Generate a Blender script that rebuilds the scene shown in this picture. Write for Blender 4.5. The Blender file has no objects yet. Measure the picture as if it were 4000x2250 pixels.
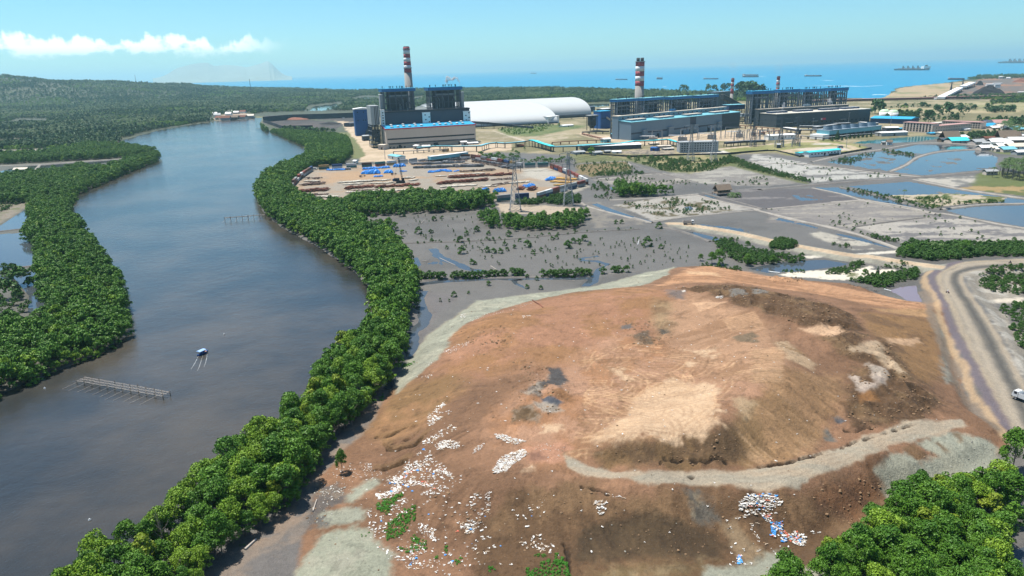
import bpy, math, random
import numpy as np
from mathutils import Vector, Matrix

SC = bpy.context.scene
COL = SC.collection
rnd = random.Random(7)
RS = np.random.RandomState(11)
rad = math.radians

# ------------------------------------------------------------------ camera
FPX, CAMH, PITCH, ROLL = 2773.0,110.0, rad(17.1), rad(1.56)
fw = np.array([0, math.cos(PITCH),-math.sin(PITCH)])
rt0 = np.array([1.0,0,0]); up0 = np.cross(rt0, fw)
RT = math.cos(ROLL) * rt0 - math.sin(ROLL) * up0
UP = math.cos(ROLL) * up0 + math.sin(ROLL) * rt0
cd = bpy.data.cameras.new('camera'); cam = bpy.data.objects.new('camera', cd); COL.objects.link(cam)
M = Matrix(((RT[0], UP[0], -fw[0], 0),(RT[1], UP[1], -fw[1], 0),(RT[2], UP[2], -fw[2], CAMH),(0,0,0,1)))
cam.matrix_world = M
cd.sensor_fit = 'HORIZONTAL'; cd.sensor_width = 36.0; cd.lens = 36.0 * FPX / 4000.0
cd.clip_start = 1.0; cd.clip_end = 400000.0
SC.camera = cam

# ------------------------------------------------------------------ light
SUN_EL, SUN_AZ = rad(70), rad(-62)          # azimuth measured from +Y (view direction) towards +X
sdir = Vector((math.sin(SUN_AZ) * math.cos(SUN_EL), math.cos(SUN_AZ) * math.cos(SUN_EL), math.sin(SUN_EL)))
sl = bpy.data.lights.new('sun', 'SUN'); so = bpy.data.objects.new('sun', sl); COL.objects.link(so)
sl.energy = 5.0; sl.angle = rad(0.53); sl.color = (1.0,0.95,0.87)
so.rotation_euler = (-sdir).to_track_quat('-Z', 'Y').to_euler()
so.location = (0,0,400)
W = bpy.data.worlds.new('World'); SC.world = W; W.use_nodes = True
nt = W.node_tree; nt.nodes.clear()
def N(t, ty, **kw):
    n = t.nodes.new(ty)
    for k, v in kw.items(): setattr(n, k, v)
    return n
sky = N(nt, 'ShaderNodeTexSky', sky_type='NISHITA', sun_disc=False)
sky.sun_elevation = SUN_EL; sky.sun_rotation = SUN_AZ
sky.altitude = 0; sky.air_density = 1.0; sky.dust_density = 0.15; sky.ozone_density = 2.0
bg = N(nt, 'ShaderNodeBackground'); bg.inputs['Strength'].default_value = 0.075
wo = N(nt, 'ShaderNodeOutputWorld')
# sky tint + clouds placed by direction (they are part of the sky, infinitely far)
tint = N(nt, 'ShaderNodeMix', data_type='RGBA', blend_type='MULTIPLY'); tint.inputs[0].default_value = 1.0
tint.inputs[7].default_value = (0.57,.935,1.13,1)
tc = N(nt, 'ShaderNodeTexCoord'); sx = N(nt, 'ShaderNodeSeparateXYZ')
L = nt.links.new
L(tc.outputs['Generated'], sx.inputs[0]); L(sky.outputs[0], tint.inputs[6])
def math_(t, op, a=None, b=None, clamp=False):
    n = N(t, 'ShaderNodeMath', operation=op); n.use_clamp = clamp
    for i, v in enumerate((a, b)):
        if v is None: continue
        if isinstance(v, (int, float)): n.inputs[i].default_value = v
        else: t.links.new(v, n.inputs[i])
    return n.outputs[0]
def maprange(t, v, a, b, c=0.0, d=1.0, smooth=True):
    n = N(t, 'ShaderNodeMapRange'); n.interpolation_type = 'SMOOTHSTEP' if smooth else 'LINEAR'
    t.links.new(v, n.inputs[0])
    for i, k in enumerate((a, b, c, d)): n.inputs[1 + i].default_value = k
    return n.outputs[0]
az = math_(nt, 'ARCTAN2', sx.outputs[0], sx.outputs[1])
el = math_(nt, 'ARCSINE', sx.outputs[2])
def sky_noise(sa, se, scale, detail, off, rough=0.6):
    cx = N(nt, 'ShaderNodeCombineXYZ')
    L(math_(nt, 'MULTIPLY', az, sa), cx.inputs[0]); L(math_(nt, 'MULTIPLY', el, se), cx.inputs[1]); cx.inputs[2].default_value = off
    n = N(nt, 'ShaderNodeTexNoise'); n.inputs['Scale'].default_value = scale; n.inputs['Detail'].default_value = detail
    n.inputs['Roughness'].default_value = rough
    L(cx.outputs[0], n.inputs['Vector']); return n.outputs['Fac']
# cumulus bank: low band of sky over the hills, between azimuth -36 and -16 degrees
n1 = sky_noise(1.0,1.5,44.0,7.0,3.1,0.6)
n1b = sky_noise(1.0,0.0,24.0,4.0,7.7,0.6)
top = math_(nt, 'ADD', math_(nt, 'MULTIPLY', n1b, 0.075),0.012)     # top of the bank in radians of elevation
dtop = math_(nt, 'SUBTRACT', top, el)
body = maprange(nt, dtop, -0.004,0.008)
bot = maprange(nt, el, 0.018,0.040)
azm = math_(nt, 'MULTIPLY', maprange(nt, az, -0.275,-0.36), maprange(nt, az, -1.2,-0.9))
dens = math_(nt, 'ADD', math_(nt, 'SUBTRACT', n1,0.52), math_(nt, 'MULTIPLY', math_(nt, 'MULTIPLY', body, bot),0.30))
cum = math_(nt, 'MULTIPLY', math_(nt, 'MULTIPLY', maprange(nt, dens, 0.05,0.27), math_(nt, 'MULTIPLY', body, bot)), azm, clamp=True)
# thin high cirrus
n2 = sky_noise(1.0,4.5,3.2,5.0,11.3,0.62)
cir = math_(nt, 'MULTIPLY', math_(nt, 'MULTIPLY', maprange(nt, n2,0.50,0.78), maprange(nt, el, 0.06,0.16)),0.8)
mc = N(nt, 'ShaderNodeMix', data_type='RGBA'); L(cir, mc.inputs[0]); L(tint.outputs[2], mc.inputs[6]); mc.inputs[7].default_value = (10.0,11.2,11.2,1)
mcu = N(nt, 'ShaderNodeMix', data_type='RGBA'); L(math_(nt, 'MULTIPLY', cum, 0.66), mcu.inputs[0]); L(mc.outputs[2], mcu.inputs[6]); mcu.inputs[7].default_value = (14.5,14.3,13.4,1)
L(mcu.outputs[2], bg.inputs['Color']); L(bg.outputs[0], wo.inputs[0])
SC.view_settings.view_transform = 'Standard'; SC.view_settings.look = 'None'
SC.view_settings.exposure = 0.78; SC.view_settings.gamma = 1.0
SC.render.engine = 'CYCLES'
SC.cycles.max_bounces = 5; SC.cycles.diffuse_bounces = 3; SC.cycles.glossy_bounces = 2; SC.cycles.transmission_bounces = 2
SC.cycles.volume_bounces = 0; SC.cycles.transparent_max_bounces = 8
SC.cycles.caustics_reflective = False; SC.cycles.caustics_refractive = False
SC.cycles.use_denoising = True
SC.cycles.sample_clamp_indirect = 4.0

# ------------------------------------------------------------------ picking ground points
CAM = np.array([0,0, CAMH])
def ray(x, y): return fw + RT * (x - 2000) / FPX + UP * (1125 - y) / FPX
def G(x, y, z=0.0):
    d = ray(x, y); return CAM + d * ((z - CAMH) / d[2])
def PZ(x, y, dist):
    d = ray(x, y); return CAM + d * (dist / math.hypot(d[0], d[1]))
def crop(x0, y0, s): return lambda x, y: (x0 + x / s, y0 + y / s)
W_ = crop(0,0,.644); A_ = crop(1300,150,3.22); B_ = crop(1700,330,3.68); C_ = crop(2250,200,3.6231)
D_ = crop(2850,220,3.6233); E_ = crop(3400,220,3.6233); Y_ = crop(1050,560,3.68); Z_ = crop(1650,560,3.68)
r1 = crop(0,0,1.932); r2 = crop(1000,120,1.932); r3 = crop(2000,120,1.932); r4 = crop(3000,120,1.932)
m1 = crop(0,700,1.932); m2 = crop(0,1400,1.7044); m3 = crop(1000,1400,1.7044); m4 = crop(2000,1400,1.7044)
m5 = crop(2870,1400,1.7044); m6 = crop(1500,750,1.932); m7 = crop(2400,750,1.932); m8 = crop(3000,750,1.932)
def px(c, *pts): return [c(*p) for p in pts]

# ------------------------------------------------------------------ noise and polygon maths
TAB = np.random.RandomState(3).rand(256,256).astype(np.float32)
def vnoise(x, y):
    xi = np.floor(x).astype(np.int64); yi = np.floor(y).astype(np.int64)
    fx = x - xi; fy = y - yi
    fx = fx * fx * (3 - 2 * fx); fy = fy * fy * (3 - 2 * fy)
    a = TAB[xi & 255, yi & 255]; b = TAB[(xi + 1) & 255, yi & 255]
    c = TAB[xi & 255,(yi + 1) & 255]; d = TAB[(xi + 1) & 255,(yi + 1) & 255]
    return (a * (1 - fx) + b * fx)*(1 - fy) + (c * (1 - fx) + d * fx) * fy
def fbm(x, y, o=4, g=0.5):
    s = 0; a = 1; t = 0
    for i in range(o):
        s = s + a * (vnoise(x * 2 ** i + 17.3 * i, y * 2 ** i + 5.1 * i) - 0.5); t += a; a *= g
    return s / t * 2            # about -1..1
def sstep(a, b, x):
    t = np.clip((x - a) / (b - a),0,1); return t * t * (3 - 2 * t)
def sdist(poly, X, Y):          # signed distance, positive inside
    P = np.asarray(poly, float)[:, :2]; n = len(P)
    d2 = np.full(X.shape, 1e18); ins = np.zeros(X.shape, bool)
    for i in range(n):
        ax, ay = P[i]; bx, by = P[(i + 1) % n]
        ex, ey = bx - ax, by - ay; wx, wy = X - ax, Y - ay
        t = np.clip((wx * ex + wy * ey) / (ex * ex + ey * ey + 1e-12),0,1)
        d2 = np.minimum(d2,(wx - ex * t) ** 2 + (wy - ey * t) ** 2)
        if ay != by:
            c = ((ay > Y) != (by > Y)) & (X < ex * (Y - ay) / ey + ax)
            ins ^= c
    return np.where(ins, 1,-1) * np.sqrt(d2)
def ldist(line, X, Y):
    P = np.asarray(line, float)[:, :2]; d2 = np.full(X.shape, 1e18)
    for i in range(len(P) - 1):
        ax, ay = P[i]; ex, ey = P[i + 1] - P[i]; wx, wy = X - ax, Y - ay
        t = np.clip((wx * ex + wy * ey) / (ex * ex + ey * ey + 1e-12),0,1)
        d2 = np.minimum(d2,(wx - ex * t) ** 2 + (wy - ey * t) ** 2)
    return np.sqrt(d2)
def smooth_line(P, n=6, closed=False):
    P = [np.asarray(p, float) for p in P]; out = []
    m = len(P)
    for i in range(m if closed else m - 1):
        g = (lambda k: P[k % m]) if closed else (lambda k: P[min(max(k, 0), m - 1)])
        a, b, c, d = g(i - 1), g(i), g(i + 1), g(i + 2)
        for k in range(n):
            t = k / n
            out.append(0.5*((2 * b) + (c - a) * t + (2 * a - 5 * b + 4 * c - d) * t * t + (3 * b - a - 3 * c + d) * t ** 3))
    if not closed: out.append(P[-1])
    return out
def bbox_idx(P, X, Y, pad):
    P = np.asarray(P, float)
    return np.nonzero((X > P[:, 0].min() - pad) & (X < P[:, 0].max() + pad) & (Y > P[:, 1].min() - pad) & (Y < P[:, 1].max() + pad))[0]
def prop(o, label=None, cat=None, group=None, kind=None):
    if label: o['label'] = label
    if cat: o['category'] = cat
    if group: o['group'] = group
    if kind: o['kind'] = kind
    return o
# ------------------------------------------------------------------ terrain heights
RIVER = [G(*p) for p in px(W_, (-500,1210),(-120,1050),(0,995),(120,942),(250,890),(338,832),(322,775))] + \
  [G(*p, 7) for p in px(W_, (318,735),(290,675),(240,600),(205,560),(172,520))] + \
  [G(*p) for p in px(W_, (170,505),(195,488),(260,462),(330,430),(400,403))] + [G(*p, 7) for p in px(W_, (402,385),(350,372),(300,358))] + \
  [G(*p) for p in px(W_, (312,352),(400,328),(480,314),(545,305),(600,300),(660,297))] + \
  [G(*p, 4) for p in px(W_, (652,308),(665,320),(700,330))] + [G(*p, 9) for p in px(W_, (735,340),(768,353),(775,368),(758,386),(700,411),(662,432),(640,470),(652,502),(700,542),
   (800,592),(880,642),(925,685),(938,725),(935,772),(880,822),(830,872),(776,925),(766,985),(680,1035),(560,1135),(440,1225),(270,1338),(120,1449),(-60,1560))]
RIVER = np.array(RIVER)
def poly(c, *pts, z=0.5): return np.array([G(*c(*p), z) for p in pts])
PONDS = [  # polygon, water level, mean bed, bed noise amplitude, noise scale
 (poly(r3,(600,1308),(645,1303),(760,1345),(900,1395),(1090,1445),(1010,1449),(850,1405),(720,1362)),.35,.0,.1,20),
 (poly(r4,(440,990),(560,960),(700,930),(870,905),(1120,945),(1030,1010),(900,1058),(700,1033)),.35,.25,.42,11),
 (poly(r4,(930,900),(1150,855),(1300,858),(1560,870),(1550,890),(1300,903),(1130,938)),.35,.22,.34,12),
 (poly(r4,(930,1063),(1050,1012),(1140,957),(1300,917),(1560,898),(1700,930),(1745,960),(1720,1030),(1600,1052),(1150,1093)),.35,.22,.36,16),
 (poly(r4,(590,1172),(1060,1137),(1350,1187),(1932,1268),(1990,1290),(1932,1300),(1600,1300),(1400,1280),(1320,1252),(1000,1240),(900,1245)),.35,.2,.34,18),
 (poly(r4,(350,1182),(540,1182),(900,1262),(1200,1330),(1000,1325),(700,1257)),.35,.0,.1,20),
 (poly(m8,(1310,130),(1600,105),(1932,92),(2100,85),(2100,300),(1932,262),(1500,183)),.35,.08,.25,26),
 (poly(r4,(600,855),(700,832),(1150,792),(1330,808),(1100,838),(800,850)),.35,-.5,.1,30),
 (poly(m7,(1010,578),(1120,555),(1250,532),(1500,512),(1700,508),(1830,522),(1700,558),(1400,598),(1150,608)),.35,-.3,.1,10),
 (poly(m8,(910,742),(1000,712),(1150,697),(1195,760),(1170,830),(1050,818)),.35,.16,.28,6),
 (poly(m1,(-300,420),(0,350),(200,220),(215,330),(160,372),(0,398),(-300,440)),.35,.05,.2,20),
 (poly(m1,(-300,450),(0,412),(190,402),(262,520),(272,645),(0,688),(-300,740)),.35,.06,.25,20),
 (poly(m1,(180,700),(275,690),(350,900),(330,1000),(200,1010),(215,880),(120,760),(0,790),(0,720)),.35,.12,.36,12),
 (poly(r1,(-80,1310),(60,1275),(300,1240),(560,1222),(980,1198),(960,1212),(700,1240),(560,1262),(330,1280),(160,1320),(-80,1350)),.35,.12,.3,20),
 (poly(r1,(-60,935),(120,915),(160,900),(330,905),(320,930),(0,950)),.35,.1,.2,60),
 (poly(r1,(-60,1000),(100,980),(320,970),(300,985),(0,1010)),.35,.3,.2,60),
 (poly(r2,(395,608),(420,570),(620,545),(645,580),(500,606)),.35,.25,.3,60),
 (poly(r2,(720,520),(820,495),(930,500),(925,525),(760,535)),.35,.25,.3,60),
 (poly(r2,(1195,505),(1250,498),(1250,530),(1200,535)),.35,.2,.3,60),
 (poly(r3,(520,565),(560,555),(740,548),(745,570),(640,578)),.35,.1,.1,60),
 (poly(m7,(480,292),(600,300),(720,330),(860,372),(820,378),(700,350),(540,318)),.35,.0,.1,10),
 (poly(m7,(560,250),(700,235),(840,258),(925,230),(965,268),(1065,282),(1010,305),(800,285)),.35,.36,.5,9),
 (poly(m7,(670,22),(760,15),(810,40),(740,52)),.35,.2,.2,9),
 (poly(m6,(180,490),(260,490),(300,560),(350,510),(440,515),(470,570),(250,600)),.35,.32,.4,8),
 (poly(m6,(1560,640),(1590,580),(1680,545),(1690,552),(1640,600),(1620,680),(1560,712),(1480,712),(1500,690)),.35,.25,.2,8),
 (poly(m8,(480,305),(620,325),(840,370),(1010,420),(1000,445),(900,420),(700,370),(540,330)),.35,.2,.25,9),
 (poly(m8,(0,170),(150,200),(400,270),(440,300),(300,260),(0,200)),.35,.3,.25,12),
 (poly(m2,(1850,1449),(1800,1350),(1900,1300),(1990,1330),(2000,1449)),.35,.36,.16,7),
 (poly(r3,(730,1180),(770,1178),(790,1210),(745,1200)),.35,.2,.2,9),
 (poly(m5,(1780,1290),(1960,1230),(2040,1449),(1830,1449)),.35,.22,.2,6),
 (poly(r3,(1290,1330),(1350,1320),(1380,1350),(1310,1360)),.35,.25,.25,8),
 (poly(m7,(1330,20),(1560,20),(1600,60),(1400,70)),.35,.42,.3,12),
 (poly(m8,(560,80),(900,80),(940,140),(620,130)),.35,.44,.3,14),
]
STREAMS = [  # line, half width
 (poly(m6,(290,745),(265,790),(275,860),(310,930),(300,985),(230,1045),(200,1100),(205,1160),(225,1235)),2.6),
 (poly(m6,(372,425),(395,470),(470,510),(560,545),(640,580),(760,600)),2.6),
 (poly(m6,(270,690),(480,668),(760,655),(1100,648),(1420,652),(1560,645)),2.4),
 (poly(m6,(1690,545),(1600,520),(1500,515),(1490,500),(1620,480)),1.5),
 (poly(m6,(1080,730),(1000,690),(985,670),(1040,660)),0.9),
 (poly(m3,(860,110),(900,160),(870,200)),1.0),
]
HILL = [PZ(*p) for p in ((-420,285,5600),(-200,292,5400),(0,303,5200),(160,312,5200),(300,315,5300),(385,318,5400))] + [PZ(460,331,5500), PZ(560,343,5600)]
HILL = np.array(HILL)
CTRL = [(W_(*p[:2]), p[2]) for p in [
 # outer rim
 (1000,965,1.2),(1040,890,1.2),(1080,842,1.2),(1150,795,1.2),(1200,760,1.2),(1330,742,1.2),(1500,722,1.2),(1600,694,1.4),(1700,674,3.5),(1790,670,3.5),(1900,692,3),(2000,703,2.5),(2120,712,2.5),(2250,750,3),(2360,775,3.6),
 (2385,810,3.4),(2400,900,2.6),(2425,980,2.6),(2450,1030,3.5),(2530,1080,3.5),
 (960,1010,1.2),(930,1080,1.0),(880,1120,0.8),(805,1200,0.8),(785,1300,0.9),(760,1365,0.9),(740,1460,.9),
 # gravel berm
 (1075,900,4.2),(1130,852,4.6),(1250,782,4.6),(1450,737,5),(1620,718,6.5),
 # west brown slope
 (1250,800,9.5),(1205,880,10),(1190,990,9.8),(1160,1090,8.5),(1130,870,5.5),(1080,960,5),(1020,960,2.4),(1000,1060,3),(1060,1050,5),(960,1130,1.8),(1040,1140,4),(1000,1190,2.2),(1090,1180,5),(900,1190,1.4),(880,1260,1.8),(980,1260,3),(1100,1260,5.5),(1180,1180,7.5),
 # plateau
 (1350,790,9),(1290,860,11),(1400,860,11.5),(1500,800,10),(1500,770,10.5),(1600,740,11),(1650,850,11.5),(1570,860,12.5),(1300,960,10.8),(1450,960,11),(1400,990,12),(1600,960,12),(1640,1050,12.2),(1750,1000,12.6),(1520,1060,11.4),(1340,1080,10),(1280,1120,9.5),(1420,1110,9.6),(1400,1150,8.6),(1300,1180,8.3),
 (1700,800,11.6),(1800,850,12.4),(1850,800,13),(1900,900,13.6),(1800,930,12.6),
 # upper brown back track
 (1700,692,6.5),(1800,688,7.2),(1900,715,7.5),(2000,735,7.4),(2100,750,7),(2200,765,6.2),(2300,778,5),
 # dark ridge
 (1680,728,11.6),(1780,735,12.6),(1900,765,14),(2050,815,14.8),(2130,855,13.8),(2120,905,12.0),(2000,850,13.2),(1900,825,12.5),(2250,950,11),(2300,1010,8.5),(2250,880,9.5),(2200,830,9.5),(2320,850,6),
 # ridge of light plateau, east slope
 (1965,880,14.4),(1978,930,14.6),(1940,985,14.2),(1900,1010,14),(1850,1050,13.8),(1815,1085,13.3),(1640,1108,12.6),(1500,1105,10.8),(1560,1110,12.0),
 (2080,930,11.5),(2140,960,10.6),(2100,1040,9.2),(2040,1090,8.8),(2180,1040,9),(2130,1085,8),(2250,1060,7.6),(2350,960,6.5),(2360,880,4.2),(2380,1000,5.2),
 # foot of plateau on the bench road
 (1500,1150,8.7),(1560,1170,8.2),(1700,1172,8.2),(1850,1168,8.2),(1950,1150,8.2),(2080,1110,7.8),(2220,1080,7.5),(2350,1040,6.4),(2420,1035,5),
 # bench road outer edge
 (1440,1205,8.2),(1560,1215,8),(1700,1222,7.9),(1850,1228,7.9),(1980,1222,7.8),(2080,1192,7.5),(2200,1150,7.2),(2350,1095,6.2),(2450,1070,4.6),
 (1280,1215,7.8),(1200,1240,7),
 # lower slope
 (1230,1320,3.8),(1150,1330,3.2),(1350,1330,3.4),(1450,1330,3.2),(1450,1270,5.5),(1650,1275,5.4),(1600,1320,3.0),(1800,1310,2.8),(1850,1270,5),(1950,1340,1.8),(1980,1290,4),(2080,1300,2.2),(2130,1240,4.2),(2200,1250,1.6),(2230,1185,4.5),
 (1250,1400,2.6),(1400,1449,2.0),(1550,1449,1.6),(1700,1400,1.6),(1850,1420,1.0),(1980,1400,.8),(1100,1400,2.4),(1000,1330,2.4),(1000,1430,2.2),(850,1400,2.8),(840,1350,2),(2300,1170,4),(2400,1110,4.6),(2450,1100,4.4),(2300,1210,1.5),(2420,1180,1.6),(2500,1120,2.2),(1400,1600,1.6),(1000,1600,1.6),(1800,1560,.8),
]]
CTRL = [(p, z * 1.12 if z < 8 else 8.96 + (z - 8)*1.3) for p, z in CTRL]
CP = np.array([G(*p, z) for p, z in CTRL]); S_ = 60.0
def tps_fit(P):
    n = len(P); d = np.sqrt(((P[:, None, :2] - P[None, :, :2]) ** 2).sum(-1)) / S_
    K = d * d * np.log(d + 1e-9) + np.eye(n)*0.004
    Q = np.c_[np.ones(n), P[:, :2] / S_]; A = np.zeros((n + 3, n + 3)); A[:n, :n] = K; A[:n, n:] = Q; A[n:, :n] = Q.T
    return np.linalg.solve(A, np.r_[P[:, 2], 0,0,0])
TW = tps_fit(CP)
def tps(X, Y):
    out = TW[-3] + TW[-2] * X / S_ + TW[-1] * Y / S_
    for (cx, cy, cz), w in zip(CP, TW):
        d2 = ((X - cx) ** 2 + (Y - cy) ** 2) / S_ ** 2
        out = out + w * 0.5 * d2 * np.log(d2 + 1e-12)
    return out
MOUND = np.array([G(*W_(*p[:2]), p[2]) for p in [(1000,965,1.2),(1040,890,1),(1080,840,1),(1150,792,1),(1200,757,1),(1330,740,1),(1500,720,1),(1600,692,1),(1700,670,3),(1790,667,3),(1900,690,2.5),(2000,702,2),(2120,710,2),(2250,747,2.5),(2370,772,3.5),
  (2385,810,3.4),(2400,900,2.4),(2425,980,2.4),(2450,1030,3.4),(2545,1085,3.4),(2540,1130,1.5),(2430,1190,1),(2300,1225,1),(2190,1270,1),(2080,1350,.8),(1980,1420,.6),(1860,1460,.6),(1850,1640,.6),(1300,1700,.7),(640,1640,.6),(740,1449,.7),(760,1365,.7),(785,1300,.7),(805,1200,.7),(880,1120,.7),(930,1080,.8),(960,1010,1)]])
MB0, MB1 = MOUND[:, :2].min(0) - 12, MOUND[:, :2].max(0) + 12
PLANT = np.array([G(*p, 1.5) for p in px(W_, (880,300),(905,350),(955,400),(1200,378),(1500,395),(1700,392),(1950,385),(2030,395),(2250,345),(2600,330),(2700,250),(2100,250),(1500,262),(1000,290))])
HAUL_L = [(1932 + 300,480),(1932,500),(1700,510),(1450,530),(1320,580),(1262,640),(1280,730),(1350,850),(1430,1050),(1560,1300),(1640,1449),(1760,1660),(1900,1900)]
HAUL_R = [(1932 + 300,560),(1932,572),(1700,582),(1550,602),(1470,640),(1500,730),(1600,870),(1700,1020),(1800,1190),(1932,1440),(2060,1700),(2250,2100)]
HAUL = np.array([G(*m8(*p),3.4) for p in smooth_line(HAUL_L, 4)] + [G(*m8(*p),3.4) for p in smooth_line(HAUL_R, 4)][::-1])
ACC = np.array(smooth_line([G(*m7(*p),1.8)[:2] for p in ((390,240),(480,238),(620,258),(900,305),(1200,375),(1500,435),(1800,487),(1932,497))] + [G(*m8(*p),2.4)[:2] for p in ((1000,528),(1200,558),(1330,575))], 5))
def H(X, Y):
    X = np.asarray(X, float); Y = np.asarray(Y, float); sh = X.shape; X = X.ravel(); Y = Y.ravel()
    z = 0.72 + 0.12 * fbm(X / 35, Y / 35,3)
    i = bbox_idx(PLANT, X, Y, 30)
    if len(i): z[i] += sstep(-15,12, sdist(PLANT, X[i], Y[i]))*0.9
    i = np.nonzero(Y > 1800)[0]
    if len(i): z[i] += sstep(1800,3000, Y[i])*1.5
    for P, lv, bed, amp, sc in PONDS:
        i = bbox_idx(P, X, Y, 6)
        if len(i):
            w = max(1.2, math.hypot(*P[:, :2].mean(0)) / 450)
            sd = sdist(P, X[i], Y[i]); m = sstep(-w, w, sd)
            z[i] = z[i] * (1 - m) + m * (bed + amp * fbm(X[i] / sc + 40, Y[i] / sc * 0.7 + 9,4,.6))
    for Lp, hw in STREAMS:
        i = bbox_idx(Lp, X, Y, 9)
        if len(i):
            d = ldist(Lp, X[i], Y[i]) + 1.6 * fbm(X[i] / 7, Y[i] / 7,3)
            m = sstep(hw * 1.9, hw * 0.5, d); z[i] = z[i] * (1 - m) + m * 0.05
    i = bbox_idx(HILL, X, Y, 2800)
    if len(i):
        best = np.zeros(len(i))
        for k in range(len(HILL) - 1):
            a, b = HILL[k], HILL[k + 1]; e = b[:2] - a[:2]; wx, wy = X[i] - a[0], Y[i] - a[1]
            t = np.clip((wx * e[0] + wy * e[1]) / (e @ e),0,1); d = np.hypot(wx - e[0] * t, wy - e[1] * t)
            best = np.maximum(best, (a[2] * (1 - t) + b[2] * t - 14) * np.exp(-(d / 750) ** 2))
        z[i] += best * (1 + 0.22 * fbm(X[i] / 260, Y[i] / 260,4))
    i = bbox_idx(RIVER, X, Y, 10)
    if len(i):
        sd = sdist(RIVER, X[i], Y[i]) + 1.5 * fbm(X[i] / 9, Y[i] / 9,3); m = sstep(-2.5,3.5, sd)
        z[i] = z[i] * (1 - m) - 2.2 * m
    # haul road and access road banks
    i = bbox_idx(HAUL, X, Y, 14)
    if len(i):
        m = sstep(-9,-1.5, sdist(HAUL, X[i], Y[i])); z[i] = z[i] * (1 - m) + 3.4 * m
    i = bbox_idx(ACC, X, Y, 14)
    if len(i):
        t = sstep(100,300, X[i]); m = sstep(9.5,4.2, ldist(ACC, X[i], Y[i])); z[i] = z[i] * (1 - m) + (1.8 + 1.4 * t) * m
    i = np.nonzero((X > MB0[0]) & (X < MB1[0]) & (Y > MB0[1]) & (Y < MB1[1]))[0]
    if len(i):
        sd = sdist(MOUND, X[i], Y[i]); j = i[sd > -3]; sd = sd[sd > -3]
        if len(j):
            x, y = X[j], Y[j]
            t = np.maximum(tps(x, y),0.35)
            inner = sstep(2,14, sd)
            for P_, amp_, w1_, w2_ in TERR:
                k = bbox_idx(P_, x, y, w2_)
                if len(k): q = sdist(P_, x[k], y[k]) + 1.6 * fbm(x[k] / 6, y[k] / 6,3); t[k] += inner[k] * amp_ * (sstep(-w1_, w1_, q) - sstep(-w2_, w2_, q))
            t = t + inner * (0.45 * fbm(x / 24, y / 24,5,.6) + 0.20 * fbm(x / 4.5, y / 4.5,4,.6))
            m = sstep(-3,5, sd); z[j] = z[j] * (1 - m) + t * m
    return z.reshape(sh)
TERR = []
LUMPS = []          # filled before the grid is built: (polygon, amplitude, scale)
def H2(X, Y):
    z = H(X, Y); sh = z.shape; X = np.asarray(X, float).ravel(); Y = np.asarray(Y, float).ravel(); z = z.ravel()
    for P, amp, sc in LUMPS:
        i = bbox_idx(P, X, Y, 3)
        if len(i):
            m = sstep(-2.5,4, sdist(P, X[i], Y[i])); n = np.abs(fbm(X[i] / sc + 3, Y[i] / sc + 8,4,.55))
            z[i] += m * amp * (0.75 - 2.2 * n)
    return z.reshape(sh)
def T(pts):         # pixels -> points on the terrain (fixed point iteration)
    out = []
    for p in pts:
        z = 1.0
        for _ in range(12):
            q = G(*p, z); z = 0.5 * z + 0.5 * float(H(q[0], q[1]))
        out.append(np.array([q[0], q[1], float(H(q[0], q[1]))]))
    return np.array(out)
def TP(c, *pts): return T(px(c, *pts))
def hz(x, y): return float(H2(np.array([x]), np.array([y]))[0])
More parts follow.
